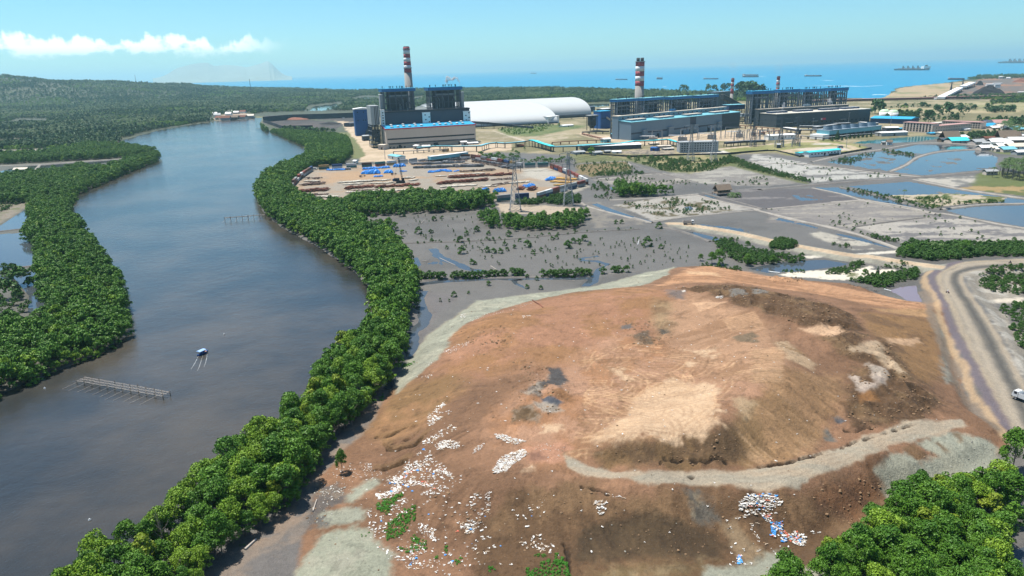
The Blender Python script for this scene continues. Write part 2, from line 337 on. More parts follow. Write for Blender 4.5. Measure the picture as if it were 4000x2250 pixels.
# ------------------------------------------------------------------ materials
MATS = {}
def nodes_of(name):
    m = bpy.data.materials.new(name); m.use_nodes = True; t = m.node_tree; t.nodes.clear()
    o = N(t, 'ShaderNodeOutputMaterial'); b = N(t, 'ShaderNodeBsdfPrincipled'); t.links.new(b.outputs[0], o.inputs[0])
    return m, t, b
def noise_tex(t, scale, detail=4, rough=.55, vec=None, stretch=None):
    n = N(t, 'ShaderNodeTexNoise'); n.inputs['Scale'].default_value = scale; n.inputs['Detail'].default_value = detail; n.inputs['Roughness'].default_value = rough
    if vec is not None:
        if stretch:
            mp = N(t, 'ShaderNodeMapping'); mp.inputs['Scale'].default_value = stretch; t.links.new(vec, mp.inputs[0]); vec = mp.outputs[0]
        t.links.new(vec, n.inputs['Vector'])
    return n.outputs['Fac']
def mat(name, col, rough=.7, var=.12, scale=.25, metal=0.0, ribs=None, spec=.3, streak=0.0, rand=0.0, emit=0):
    """painted / metal / concrete surface: colour broken up by two noises, optional cladding ribs as bump, rain streaks"""
    if name in MATS: return MATS[name]
    m, t, b = nodes_of(name); l = t.links.new
    tc = N(t, 'ShaderNodeTexCoord'); v = tc.outputs['Object']
    f = noise_tex(t, scale, 5,.6, v); f2 = noise_tex(t, scale * 7,3,.6, v)
    k = math_(t, 'ADD', math_(t, 'MULTIPLY', math_(t, 'SUBTRACT', f, .5), var * 3.2), math_(t, 'MULTIPLY', math_(t, 'SUBTRACT', f2,.5), var * 1.6))
    if streak:
        s = noise_tex(t, 1.0,4,.6, v, (.9,.9,.05)); k = math_(t, 'ADD', k, math_(t, 'MULTIPLY', math_(t, 'SUBTRACT', s, .5), streak * 3))
    if rand:
        oi = N(t, 'ShaderNodeObjectInfo'); k = math_(t, 'ADD', k, math_(t, 'MULTIPLY', math_(t, 'SUBTRACT', oi.outputs['Random'], .5), rand * 2))
    k = math_(t, 'ADD', k, 1.0)
    vm = N(t, 'ShaderNodeVectorMath', operation='SCALE'); vm.inputs[0].default_value = col[:3]; l(k, vm.inputs['Scale'])
    l(vm.outputs[0], b.inputs['Base Color'])
    b.inputs['Roughness'].default_value = rough; b.inputs['Metallic'].default_value = metal; b.inputs['Specular IOR Level'].default_value = spec
    if ribs:
        wv = N(t, 'ShaderNodeTexWave'); wv.bands_direction = ribs[0]; wv.inputs['Scale'].default_value = ribs[1]; l(v, wv.inputs['Vector'])
        bp = N(t, 'ShaderNodeBump'); bp.inputs['Strength'].default_value = ribs[2]; bp.inputs['Distance'].default_value = .25; l(wv.outputs['Fac'], bp.inputs['Height']); l(bp.outputs[0], b.inputs['Normal'])
    MATS[name] = m; return m
# ground: colour of each soil comes from the 'soil' attribute (what lies where), broken up by noise
def ground_mat():
    m, t, b = nodes_of('soil'); l = t.links.new
    at = N(t, 'ShaderNodeAttribute'); at.attribute_name = 'soil'
    ge = N(t, 'ShaderNodeNewGeometry'); v = ge.outputs['Position']
    a = noise_tex(t, .9,6,.7, v); c = noise_tex(t, .09,6,.65, v); d = noise_tex(t, 2.6,4,.7, v)
    k = math_(t, 'ADD', math_(t, 'ADD', math_(t, 'MULTIPLY', math_(t, 'SUBTRACT', a, .5),.8), math_(t, 'MULTIPLY', math_(t, 'SUBTRACT', c, .5),.35)), math_(t, 'ADD', math_(t, 'MULTIPLY', math_(t, 'SUBTRACT', d, .5),.8),1.0))
    vm = N(t, 'ShaderNodeVectorMath', operation='SCALE'); l(at.outputs['Color'], vm.inputs[0]); l(k, vm.inputs['Scale']); l(vm.outputs[0], b.inputs['Base Color'])
    l(at.outputs['Alpha'], b.inputs['Roughness']); b.inputs['Specular IOR Level'].default_value = .25
    bp = N(t, 'ShaderNodeBump'); bp.inputs['Strength'].default_value = .8; bp.inputs['Distance'].default_value = .6
    l(math_(t, 'ADD', a, math_(t, 'MULTIPLY', d, .4)), bp.inputs['Height']); l(bp.outputs[0], b.inputs['Normal'])
    return m
def water_mat(name, deep, rough, bump, scale, silt=None, stretch=(1,1,1), spec=.5, streak=None):
    m, t, b = nodes_of(name); l = t.links.new
    ge = N(t, 'ShaderNodeNewGeometry'); v = ge.outputs['Position']
    f = noise_tex(t, .012,5,.6, v)
    mx = N(t, 'ShaderNodeMix', data_type='RGBA'); l(maprange(t, f, .35,.7), mx.inputs[0]); mx.inputs[6].default_value = (*deep, 1); mx.inputs[7].default_value = (*(silt or deep),1)
    l(mx.outputs[2], b.inputs['Base Color']); b.inputs['IOR'].default_value = 1.33; b.inputs['Specular IOR Level'].default_value = spec
    b.inputs['Roughness'].default_value = rough
    if name == 'river_water': b.inputs['Specular Tint'].default_value = (.45,.76,1,1)
    if streak:      # slicks: calmer, smoother lanes on the surface
        s = noise_tex(t, streak[0], 5,.6, v, streak[1]); l(maprange(t, s, .45,.65, rough * 1.6, rough * .7), b.inputs['Roughness'])
    w1 = noise_tex(t, scale, 4,.65, v, stretch); w2 = noise_tex(t, scale * .17,3,.6, v, stretch)
    bp = N(t, 'ShaderNodeBump'); bp.inputs['Strength'].default_value = bump; bp.inputs['Distance'].default_value = 1.0
    h = math_(t, 'ADD', w1, math_(t, 'MULTIPLY', w2,2.0))
    l(h, bp.inputs['Height']); l(bp.outputs[0], b.inputs['Normal'])
    MATS[name] = m; return m

# ------------------------------------------------------------------ ground grid (fine near the viewer, coarser far away)
LUMPS += [
 (TP(m7,(480,735),(700,712),(890,708),(1100,742),(1300,790),(1600,862),(1800,930),(1890,1050),(1760,1070),(1560,1040),(1320,985),(1090,890),(900,840),(700,770)),1.9,9),
 (TP(m8,(380,1105),(600,1060),(760,1085),(700,1180),(900,1130),(1000,1260),(1120,1449),(900,1449),(760,1300),(540,1220)),1.2,8),
 (TP(m5,(730,230),(800,60),(960,60),(1300,230),(1400,300),(1260,400),(1080,450),(900,470),(760,470)),1.2,7),
 (TP(m4,(1000,590),(1400,540),(1450,700),(1000,700)),.8,6),
 (TP(m6,(560,1040),(860,1000),(1000,1060),(900,1240),(700,1240)),.9,9),
 (TP(m3,(1150,880),(1480,860),(1500,1150),(1250,1150)),.7,7),
 (TP(m7,(40,960),(460,980),(420,1150),(130,1160)),1.0,7),
 (TP(m7,(1150,640),(1440,650),(1440,680),(1180,690)),1.5,6),
 (TP(m8,(560,690),(860,740),(860,780),(560,720)),1.3,6),
 (TP(m4,(0,0),(250,60),(420,180),(350,330),(150,430),(0,420)),1.5,10),
]
NC, NR = 1250,880
th = np.radians(np.linspace(50.0,.85, NR)); az_ = np.radians(np.linspace(-50,50, NC))
dd = CAMH / np.tan(th)
GX = (dd[:, None] * np.sin(az_)[None, :]).ravel(); GY = (dd[:, None] * np.cos(az_)[None, :]).ravel()
GZ = H2(GX, GY); GC = np.empty((len(GX),4)); CLS = np.zeros(len(GX), np.int8)
CLASS = ['mudflat', 'landfill_mound', 'haul_road', 'access_road', 'bench_road', 'container_yard_ground', 'plant_yard_ground', 'beach', 'port_ground', 'field', 'plant_road', 'gravel_berm', 'hill', 'lawn']
def paint(P, col, soft=1.5, amp=2.0, sc=9.0, op=1.0, col2=None, sc2=20.0, lo=-.15, hi=.25, rough=.9, cls=None, st=(1,1), rot=0.0, dz=0):
    P = np.asarray(P, float); i = bbox_idx(P, GX, GY, soft + amp * 2)
    if not len(i): return
    x, y = GX[i], GY[i]
    d = sdist(P, x, y)
    dn = d + amp * (fbm(x / sc + 7, y / sc + 3,4,.6) + .45 * fbm(x / sc * 4.3 + 7, y / sc * 4.3 + 3,3,.6))
    if cls is None or cls == 'gravel_berm': soft = soft * 1.5
    m = sstep(-soft, soft, dn)
    c = np.broadcast_to(np.array(col, float),(len(i),3))
    if col2 is not None:
        cr, sr = math.cos(rot), math.sin(rot); u = (x * cr + y * sr) / sc2 * st[0]; v = (-x * sr + y * cr) / sc2 * st[1]
        w = sstep(lo, hi, fbm(u + 31, v + 77,5,.62))[:, None]; c = c * (1 - w) + np.array(col2) * w
    mm = (m * op)[:, None]; GC[i, :3] = GC[i, :3] * (1 - mm) + c * mm; GC[i, 3] = GC[i, 3] * (1 - m) + rough * m
    if dz: GZ[i] += dz * m
    if cls is not None: CLS[i[dn > 0]] = CLASS.index(cls)
def line_paint(Lp, w, col, soft=.4, op=1.0, amp=0.0, sc=5.0, dz=0, rough=.9):
    Lp = np.asarray(Lp, float); i = bbox_idx(Lp, GX, GY, w + soft + amp)
    if not len(i): return
    x, y = GX[i], GY[i]; d = ldist(Lp, x, y)
    if amp: d = d + amp * fbm(x / sc, y / sc, 3)
    m = sstep(w + soft, w - soft, d) * op
    GC[i, :3] = GC[i, :3] * (1 - m[:, None]) + np.array(col) * m[:, None]
    if dz: GZ[i] += dz * m
MUD, MUDD, PALE = (.152,.146,.138),(.085,.080,.085),(.36,.345,.32)
GRAV, ORNG, PINK, SAND = (.30,.31,.25),(.345,.182,.108),(.40,.235,.15),(.60,.43,.285)
DARK, OLIV, BRN = (.105,.062,.032),(.20,.125,.058),(.24,.135,.065)
TAN = (.56,.45,.33)
# default: grey tidal mud with wetter, darker drifts; green-brown litter under far woods
w = sstep(-.1,.35, fbm(GX / 60, GY / 45,5,.6))[:, None]
GC[:, :3] = np.array(MUD)*(1 - w) + np.array((.118,.114,.108)) * w; GC[:, 3] = .6
far = (sstep(900,1300, GY)*(GX < 1e9))[:, None]
g = sstep(-.3,.3, fbm(GX / 90, GY / 90,4))[:, None]
GC[:, :3] = GC[:, :3] * (1 - far) + (np.array((.06,.075,.03))*(1 - g) + np.array((.11,.12,.05)) * g) * far
CLS[(GY > 3300) & (GZ > 14)] = CLASS.index('hill')
i = np.nonzero((GX < -150) & (sdist(RIVER, GX, GY) < 0))[0]
GC[i, :3] = GC[i, :3] * .5 + np.array((.07,.075,.045)) * .5
exec_paint = []
def tuft(P, n=1):  # brown-green tufty patches inside a field
    paint(P, (.13,.125,.05), soft=.3, amp=0, op=0)
# ---- fish ponds and fields east of the river
paint(poly(m7,(0,100),(290,50),(620,25),(1040,130),(560,185),(290,215)), PALE, 2,4,12,1,(.12,.105,.06),14,.10,.3, cls='field')
paint(poly(m7,(1150,150),(1930,84),(2000,250),(1932,340),(1400,205)),(.20,.19,.185),2,4,12,1,(.33,.31,.28),16,-.05,.25, st=(.5,2), cls='field')
paint(poly(m8,(700,68),(1240,160),(960,212),(640,255),(180,180),(0,130),(470,80)),(.32,.30,.27),2,4,12,1,(.15,.145,.15),18,-.05,.22, st=(.5,2), cls='field')
paint(poly(m8,(660,265),(980,222),(1190,195),(1330,180),(1932,290),(2200,330),(2200,400),(1932,395),(1300,390),(1020,392)),(.38,.36,.33),2,3,12,1,(.17,.165,.17),16,0.05,.28, st=(.5,2), cls='field')
paint(poly(m8,(400,300),(560,340),(860,380),(860,430),(640,440),(360,350),(300,310)),(.42,.40,.35),2,3,8,1,(.17,.165,.16),10,-.05,.2, cls='field')
paint(poly(r4,(-100,935),(0,945),(230,990),(600,1052),(1000,1102),(700,1120),(330,1152),(0,1035),(-160,990)),(.42,.42,.40),2,5,20,1,(.18,.18,.18),18,.0,.22, st=(.6,2), cls='field')
paint(poly(r3,(1150,1085),(1500,1030),(1700,1015),(1932,1062),(2250,1145),(1932,1175),(1400,1155)),(.22,.21,.20),2,5,14,1,(.34,.33,.30),16,.0,.25, st=(.6,2), cls='field')
paint(poly(r3,(470,1012),(850,988),(920,1050),(600,1105),(480,1080)),(.21,.165,.085),2,6,20,1,(.12,.13,.05),14,.0,.2, cls='field')
paint(poly(r3,(600,1122),(1000,1080),(1140,1078),(1390,1150),(1060,1170),(760,1165)),(.19,.18,.17),2,5,14,1,(.34,.32,.29),15,.0,.22, st=(.6,2), cls='field')
paint(poly(r3,(1400,1240),(1640,1205),(1932,1185),(2260,1200),(2240,1300),(1932,1350),(1650,1300)),(.12,.115,.12),2,4,14,1,(.20,.19,.19),22,.1,.3, st=(.5,2), cls='field')
paint(poly(r4,(0,1205),(330,1192),(700,1282),(0,1335),(-200,1340)),(.115,.11,.118),2,4,14,1,(.20,.19,.19),22,.1,.3, st=(.5,2), cls='field')
paint(poly(r4,(0,1350),(760,1292),(1250,1392),(1260,1449),(0,1449)),(.20,.19,.19),2,4,14,.7,(.32,.30,.27),16,-.05,.2, st=(.5,2), cls='field')
paint(poly(r4,(890,1245),(1100,1238),(1350,1228),(1800,1252),(1790,1292),(1400,1315),(1250,1340),(1080,1285)),(.46,.40,.31),1.5,4,8,1,(.13,.15,.05),10,-.05,.15, cls='field', dz=.35)
paint(poly(r4,(1120,1122),(1600,1096),(1662,1130),(1400,1176)),(.42,.40,.36),1.5,3,9,1,(.2,.2,.19),16,.1,.3, cls='field')
paint(poly(r4,(1420,1192),(1700,1150),(2100,1150),(2100,1270),(1700,1222)),(.34,.25,.12),1.5,3,9,1,(.12,.14,.05),16,-.1,.1, cls='field')
paint(poly(m6,(850,85),(1000,92),(1300,108),(1480,120),(1510,150),(1300,178),(860,165)),(.44,.37,.29),1.5,5,10,1,(.18,.16,.12),14,.05,.3, cls='field')
paint(poly(m7,(1200,622),(1500,606),(1760,596),(1932,560),(1950,650),(1740,664),(1500,655),(1300,645)),(.70,.65,.56),.8,3,6,1,(.2,.2,.14),9,.25,.4, cls='field')
paint(poly(m8,(110,615),(350,598),(700,588),(960,588),(900,642),(640,658),(350,655)),(.70,.65,.56),.8,3,6,1,(.18,.19,.10),9,.2,.35, cls='field')
paint(poly(m7,(1360,488),(1690,472),(1690,486),(1480,505)),(.60,.57,.5),.6,1.5,5)
paint(poly(m8,(640,470),(1000,440),(1020,460),(700,480)),(.62,.59,.52),.6,1.5,5)
# muddy banks
paint(poly(m6,(1490,85),(1620,75),(2000,250),(1600,270)),(.24,.225,.2),1.5,4,9,.8,(.15,.145,.145),9)
paint(TP(m2,(1926,1060),(1700,1210),(1500,1400),(1380,1449),(2200,1449),(2300,1250),(2100,1150)),(.235,.19,.155),2,3,8,1,(.155,.145,.14),14,-.1,.2, rough=.6)
paint(TP(m3,(390,790),(560,560),(850,90),(960,70),(880,240),(760,480),(620,780),(430,1000),(250,1100),(0,1250),(0,1180)),(.26,.20,.155),1.5,3,7,1,(.17,.155,.145),8,.0,.2, rough=.7)
paint(TP(m3,(850,90),(950,68),(970,120),(890,205),(850,190)),(.44,.41,.37),.8,2,4,1,(.22,.2,.18),4,0,.2)
paint(poly(m6,(230,760),(330,750),(560,800),(360,1000),(240,1260),(140,1260),(180,1060),(240,960)),(.165,.15,.145),2,3,8,.8,(.12,.11,.11),9, rough=.5)
# ---- landfill mound
paint(MOUND, (.27,.152,.09),1.0,1.2,6,1,(.20,.113,.065),26,-.2,.25, cls='landfill_mound')
paint(TP(m6,(470,1090),(560,1020),(900,900),(1100,830),(1500,760),(1932,730),(2300,740),(2300,900),(1932,1100),(1500,1350),(1100,1300),(760,1420),(380,1449)), ORNG, 5,6,18,.9,(.30,.16,.075),18,-.1,.3)
paint(TP(m3,(760,480),(900,200),(1180,120),(1420,60),(1380,250),(1200,380),(1080,440),(850,560)),(.225,.135,.06),3,5,12,.9,(.31,.175,.085),16,-.1,.25)
paint(TP(m4,(-150,380),(300,40),(700,-150),(1250,-100),(1700,-80),(1760,180),(1400,340),(500,560),(330,680),(100,720),(-100,600)), PINK, 4,6,16,.95,(.36,.19,.10),15,-.1,.3)
paint(TP(m7,(560,770),(760,800),(1100,930),(1200,1060),(1270,1290),(1200,1449),(700,1449),(450,1200),(330,900)),(.40,.245,.15),4,5,14,.9,(.30,.175,.10),12,-.1,.25, st=(.4,2.0), rot=.5)
paint(TP(m7,(300,800),(420,820),(440,1060),(330,1100),(280,940)),(.31,.22,.125),2,3,7,.8,(.2,.13,.07),6)
paint(TP(m7,(540,585),(800,562),(1100,622),(1500,682),(1932,762),(2300,835),(2480,830),(2490,880),(2200,900),(1932,850),(1500,770),(1100,712),(800,690),(500,690),(300,720)),(.46,.26,.145),1.5,2,8,1,(.34,.185,.10),12,-.05,.25, st=(.35,2.4), rot=-.35)
paint(TP(m7,(540,600),(760,610),(800,640),(560,620)),(.6,.4,.24),.8,2,6,.8)
paint(TP(m8,(800,880),(1230,880),(1260,960),(1040,930),(860,900)),(.42,.26,.13),1,2,5,.8)
paint(TP(m8,(700,910),(1240,960),(1300,1150),(1320,1280),(1330,1449),(1080,1449),(900,1250),(760,1080)),(.25,.145,.065),2,4,10,.95,(.17,.10,.05),10,-.1,.2)
for P in LUMPS[:3]: paint(P[0], DARK, 1.2,3,7,.95,(.165,.105,.055),7,.0,.3)
paint(TP(m7,(860,755),(960,745),(1010,780),(880,800)),(.19,.18,.165),.6,1.5,4,.9)
paint(TP(m7,(1030,755),(1140,760),(1150,785),(1040,790)),(.19,.18,.165),.6,1.5,4,.9)
paint(TP(m7,(400,740),(540,745),(520,810),(420,790)),(.13,.12,.12),1.2,2,4,.8)
paint(TP(m7,(1400,1030),(1560,1020),(1620,990),(1760,1060),(1640,1100),(1420,1060)),(.55,.37,.24),.8,2,5,.95)
paint(TP(m8,(880,1100),(1130,1100),(1160,1140),(920,1150)),(.48,.32,.2),.8,2,5,.9)
paint(TP(m8,(620,1190),(830,1120),(880,1220),(1050,1380),(1000,1400),(800,1230),(650,1210)),(.42,.32,.22),.8,2,5,.9)
paint(TP(m8,(760,1300),(850,1330),(900,1400),(840,1449),(760,1400)),(.32,.28,.24),.8,2,5,.9,(.5,.42,.35),4)
paint(TP(m5,(760,110),(830,130),(840,160),(920,170),(940,110),(1000,140),(960,200),(840,230)),(.36,.30,.26),.6,1.5,3,.9,(.5,.42,.36),3)
paint(TP(m5,(800,240),(900,230),(960,290),(840,300)),(.24,.12,.045),.7,1.5,3,.9)
paint(TP(m8,(1240,900),(1300,960),(1340,1150),(1420,1449),(1340,1449),(1300,1250),(1320,1150),(1260,1000)),(.27,.265,.225),.9,2,5,.9,(.16,.16,.14),5)
paint(TP(m5,(585,480),(620,465),(660,530),(670,560),(600,555)),(.15,.14,.125),.5,1,3)
paint(TP(m5,(655,390),(690,385),(730,420),(680,430)),(.1,.105,.12),.4,1,3)
# plateau edge bank and slopes; brown soil with the bank's shade painted in
paint(TP(m4,(560,640),(620,595),(900,552),(1200,505),(1330,475),(1480,400),(1600,300),(1700,300),(1560,720),(800,742),(640,730)),(.17,.105,.05),1.5,3,7,.95,(.115,.072,.038),8,.0,.3)
paint(TP(m4,(1480,430),(1640,260),(1760,190),(1926,400),(2100,520),(1926,655),(1700,712),(1560,722)),(.25,.155,.075),2,3,9,.9,(.40,.26,.145),9,.08,.25, st=(.3,2.2), rot=-.75)
paint(TP(m5,(340,60),(720,110),(760,230),(720,300),(660,420),(560,540),(300,690),(200,560),(120,260)),(.33,.20,.105),2,4,9,.85,(.25,.15,.075),10,-.05,.22, st=(.25,2.2), rot=-.8)
paint(TP(m4,(1480,265),(1640,290),(1560,400),(1500,360)),(.42,.31,.19),1,2,4,.8)
paint(TP(m7,(1190,1130),(1300,1130),(1520,1310),(1480,1340),(1300,1260)),(.42,.31,.2),1,2,4,.8,(.26,.17,.09),4,.1,.3, st=(.3,2), rot=-.8)
# lower slopes: dark brown soil, colour lowered further to stand for shade
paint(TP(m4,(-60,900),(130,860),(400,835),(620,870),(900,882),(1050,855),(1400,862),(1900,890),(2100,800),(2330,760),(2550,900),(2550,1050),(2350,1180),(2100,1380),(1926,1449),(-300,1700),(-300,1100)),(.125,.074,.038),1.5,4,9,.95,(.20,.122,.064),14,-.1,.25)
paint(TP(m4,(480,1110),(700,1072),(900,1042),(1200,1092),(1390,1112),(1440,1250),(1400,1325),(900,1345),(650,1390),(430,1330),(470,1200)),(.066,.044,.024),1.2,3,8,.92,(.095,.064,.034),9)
paint(TP(m4,(600,1449),(700,1360),(900,1350),(1300,1330),(1280,1449),(1000,1500)),(.27,.21,.12),2,5,10,.7,(.17,.125,.06),9,-.1,.2)
paint(TP(m4,(1380,1090),(1480,1075),(1690,1320),(1600,1370),(1480,1290)),(.27,.20,.125),.8,1.5,4,.8)
paint(TP(m4,(1150,880),(1230,890),(1400,1060),(1380,1100),(1200,1080),(1170,960)),(.12,.115,.10),1.2,3,4,.85,(.22,.19,.14),3,.1,.3)
paint(TP(m4,(1560,1040),(1640,1035),(1740,1200),(1700,1240),(1600,1120)),(.075,.05,.03),.8,1.5,4,.9)
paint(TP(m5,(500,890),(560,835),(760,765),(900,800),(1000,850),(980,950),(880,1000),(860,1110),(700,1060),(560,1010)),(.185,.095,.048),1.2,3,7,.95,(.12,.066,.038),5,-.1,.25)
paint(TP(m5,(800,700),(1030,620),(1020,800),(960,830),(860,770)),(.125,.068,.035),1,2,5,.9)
# gravel
gravel = dict(soft=.9, amp=2.0, sc=6, op=1, col2=(.345,.345,.275), sc2=8, lo=-.1, hi=.35, cls='gravel_berm')
paint(TP(W_, (990,968),(1040,890),(1080,840),(1150,792),(1200,757),(1330,740),(1500,720),(1600,692),(1700,670),(1680,692),(1620,718),(1450,735),(1340,757),(1250,782),(1160,822),(1132,850),(1122,875),(1100,905),(1060,935),(1020,968),(1000,990)), GRAV, **gravel)
paint(TP(m3,(320,1330),(400,1240),(440,1180),(640,1118),(740,1150),(810,1260),(910,1310),(880,1449),(800,1600),(200,1600),(240,1440)),(.31,.325,.255), **gravel)
paint(TP(m3,(400,1060),(440,1020),(640,1000),(730,1020),(700,1070),(600,1100),(450,1110)),(.30,.31,.25), **gravel)
paint(TP(m3,(600,930),(660,870),(790,810),(830,830),(720,890),(640,950)),(.29,.30,.24), **gravel)
paint(TP(m5,(940,740),(1020,630),(1100,620),(1180,625),(1240,700),(1340,640),(1210,560),(1440,492),(1560,520),(1700,545),(1780,600),(1740,720),(1600,780),(1460,860),(1060,990),(1000,960),(1010,850)),(.32,.33,.27), **gravel)
paint(TP(m4,(1270,1449),(1290,1390),(1600,1372),(1700,1302),(1790,1280),(1850,1340),(1950,1372),(2200,1400),(2500,1290),(2430,1350),(2100,1470),(1250,1600)),(.30,.31,.255), **gravel)
paint(TP(m5,(1105,590),(1190,570),(1275,640),(1230,682),(1150,640)),(.19,.115,.06),.5,1,3)
paint(TP(m5,(1310,560),(1360,560),(1430,620),(1400,620)),(.2,.13,.07),.5,1,3,.8)
paint(TP(m5,(1460,500),(1500,500),(1540,560),(1500,560)),(.2,.13,.07),.5,1,3,.8)
paint(TP(m3,(330,1090),(400,860),(540,830),(600,900),(560,960),(440,990),(470,1110)),(.115,.11,.108),1,2.5,3,.9,(.2,.17,.14),4,.1,.3)
# pink clay pool, dark pit, light sand patch
paint(TP(m4,(60,580),(330,545),(410,600),(330,690),(120,700)),(.47,.255,.165),1,2,5,.95)
paint(TP(m4,(105,630),(180,620),(230,670),(110,690)),(.24,.13,.09),.8,1.2,3,.9)
paint(TP(m4,(250,70),(330,55),(375,160),(330,220),(250,180),(150,240),(180,170),(240,160)),(.085,.08,.08),.7,1.5,4,1,(.3,.27,.23),5,.2,.35)
paint(TP(m4,(190,262),(240,255),(345,290),(300,322),(210,300)),(.095,.105,.13),.4,.6,3)
paint(TP(m4,(270,220),(330,215),(420,270),(400,298),(280,260)),(.24,.125,.06),.5,.8,3)
paint(TP(m4,(60,230),(180,180),(200,250),(120,260)),(.34,.29,.235),.7,1.5,4,.9,(.13,.12,.11),3)
paint(TP(m4,(150,310),(240,300),(340,350),(200,380)),(.37,.33,.28),.7,1.5,4,.9)
paint(TP(m4,(0,350),(130,330),(200,390),(160,430),(0,420)),(.13,.09,.05),.7,1.5,4,.9,(.25,.2,.15),3)
paint(TP(m7,(880,1095),(1040,1055),(1085,1085),(1060,1110),(1110,1110),(1080,1135),(940,1130)),(.165,.125,.08),.7,1.5,4,.9)
paint(TP(m7,(45,1010),(130,1005),(130,1035),(50,1040)),(.12,.12,.125),.5,1,3,.9)
paint(TP(m7,(140,1090),(250,1060),(300,1140),(180,1160)),(.13,.1,.07),.7,1.5,4,.9)
paint(TP(m7,(340,1035),(400,1030),(410,1070),(350,1075)),(.11,.1,.08),.5,1.2,3,.9)
SANDP = TP(m4,(520,545),(620,490),(760,380),(800,300),(880,220),(1060,130),(1160,170),(1330,150),(1370,220),(1330,300),(1420,350),(1330,390),(1385,430),(1280,480),(1150,480),(950,510),(700,545))
paint(SANDP, SAND, 1.2,4.5,7,1,(.53,.335,.19),9,.15,.4, st=(.5,1.6), rot=.35)
for P in (((700,90),(850,150),(760,160)),((200,450),(330,440),(300,490),(210,490)),((60,720),(140,710),(130,740),(60,750)),((640,60),(740,70),(700,110)),((1100,20),(1240,30),(1180,60)),((1140,-60),(1330,-50),(1280,-20))):
    paint(TP(m4, *P), SAND, .8,2.5,5,.9)
for P in (((670,1240),(800,1215),(760,1270)),((700,1190),(780,1175),(760,1200)),((500,1290),(580,1280),(560,1320))): paint(TP(m7, *P), SAND, .8,2,5,.8)
# bench road across the mound
BENCH = TP(m4,(350,640),(420,690),(520,728),(640,748),(900,742),(1300,742),(1500,742),(1720,716),(1926,672),(2180,590),(2400,500),(2600,425),(2750,420),(2990,402),(3030,450),(2830,510),(2590,572),(2290,690),(2100,765),(1900,852),(1700,872),(1450,842),(1150,832),(900,832),(700,802),(500,792),(385,735))
paint(BENCH, (.42,.34,.25),.7,1.4,7,1,(.35,.315,.25),9,-.15,.2, st=(.3,2), cls='bench_road')
for k in range(7):
    o = .12 + .76 * k / 6
    top = np.array(TP(m4,(460,712),(640,750),(900,745),(1300,745),(1720,720),(2180,595),(2600,430),(2980,410))); botm = np.array(TP(m4,(420,750),(700,800),(900,828),(1300,838),(1740,866),(2290,688),(2620,565),(3020,448)))
    line_paint(smooth_line(top * (1 - o) + botm * o, 5),.35,(.29,.25,.195) if k % 2 else (.44,.40,.32),.5,.35,1.0,6)
# wheel tracks of the machines on the plateau: long arcs
cen = TP(m4,(900,300),(560,520),(880,120),(400,640),(1500,60),(640,250),(700,60))
PLAT = TP(m4,(330,640),(420,500),(520,120),(420,20),(700,-120),(1000,-160),(1700,-40),(1720,150),(1380,300),(1380,430),(1100,520),(620,580),(480,680))
for k in range(620):
    c = cen[k % len(cen)] + RS.normal(0,10,3); r = RS.uniform(5,40); a0 = RS.uniform(0,2 * math.pi); da = RS.uniform(.25,.9)*(10 / r + .35)
    for off in (0,2.1):
        an = a0 + da * np.arange(10) / 9; ar = np.c_[c[0] + (r + off) * np.cos(an), c[1] + .8*(r + off) * np.sin(an)]
        ar = ar[sdist(PLAT, ar[:, 0], ar[:, 1]) > 0]
        if len(ar) > 2: line_paint(ar, .32,(.27,.155,.085) if k % 3 else (.60,.39,.23),.25, RS.uniform(.25,.6),0)
paint(SANDP, SAND, .8,3,5,.5)
# straight bulldozer ribs on the east edges of the plateau
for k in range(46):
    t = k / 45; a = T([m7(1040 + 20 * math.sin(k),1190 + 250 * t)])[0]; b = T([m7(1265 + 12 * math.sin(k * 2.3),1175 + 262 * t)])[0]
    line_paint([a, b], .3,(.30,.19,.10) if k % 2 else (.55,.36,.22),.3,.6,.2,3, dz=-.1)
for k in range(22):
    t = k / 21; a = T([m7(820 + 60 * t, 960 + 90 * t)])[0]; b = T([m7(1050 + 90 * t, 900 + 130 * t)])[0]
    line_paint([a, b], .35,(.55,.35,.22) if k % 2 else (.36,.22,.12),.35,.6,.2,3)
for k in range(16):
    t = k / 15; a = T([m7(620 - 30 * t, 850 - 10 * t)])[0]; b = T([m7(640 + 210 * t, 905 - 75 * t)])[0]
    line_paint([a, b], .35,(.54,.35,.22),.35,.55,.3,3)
# slip scarps on the west slope: fresh dark breaks where the cover has slid
for Lp, w_ in (([(800,530),(880,520),(930,495),(1000,465),(1055,455)], .9),([(835,560),(870,590),(895,615),(1000,590),(1060,575),(1110,520),(1130,505)], 1.2),([(900,580),(960,555),(1040,530),(1080,490)], .6),([(790,745),(860,738),(930,715),(1000,680)], 1.2)):
    Q = TP(m3, *Lp); line_paint(smooth_line(Q, 5), w_ * .32,(.05,.03,.018),.3,.95,.9,2.2, dz=-1.0)
    up_ = Q + np.array([.4,1.6,0]); line_paint(smooth_line(up_, 5), w_, (.19,.115,.05),.9,.5,.9,3, dz=.3)
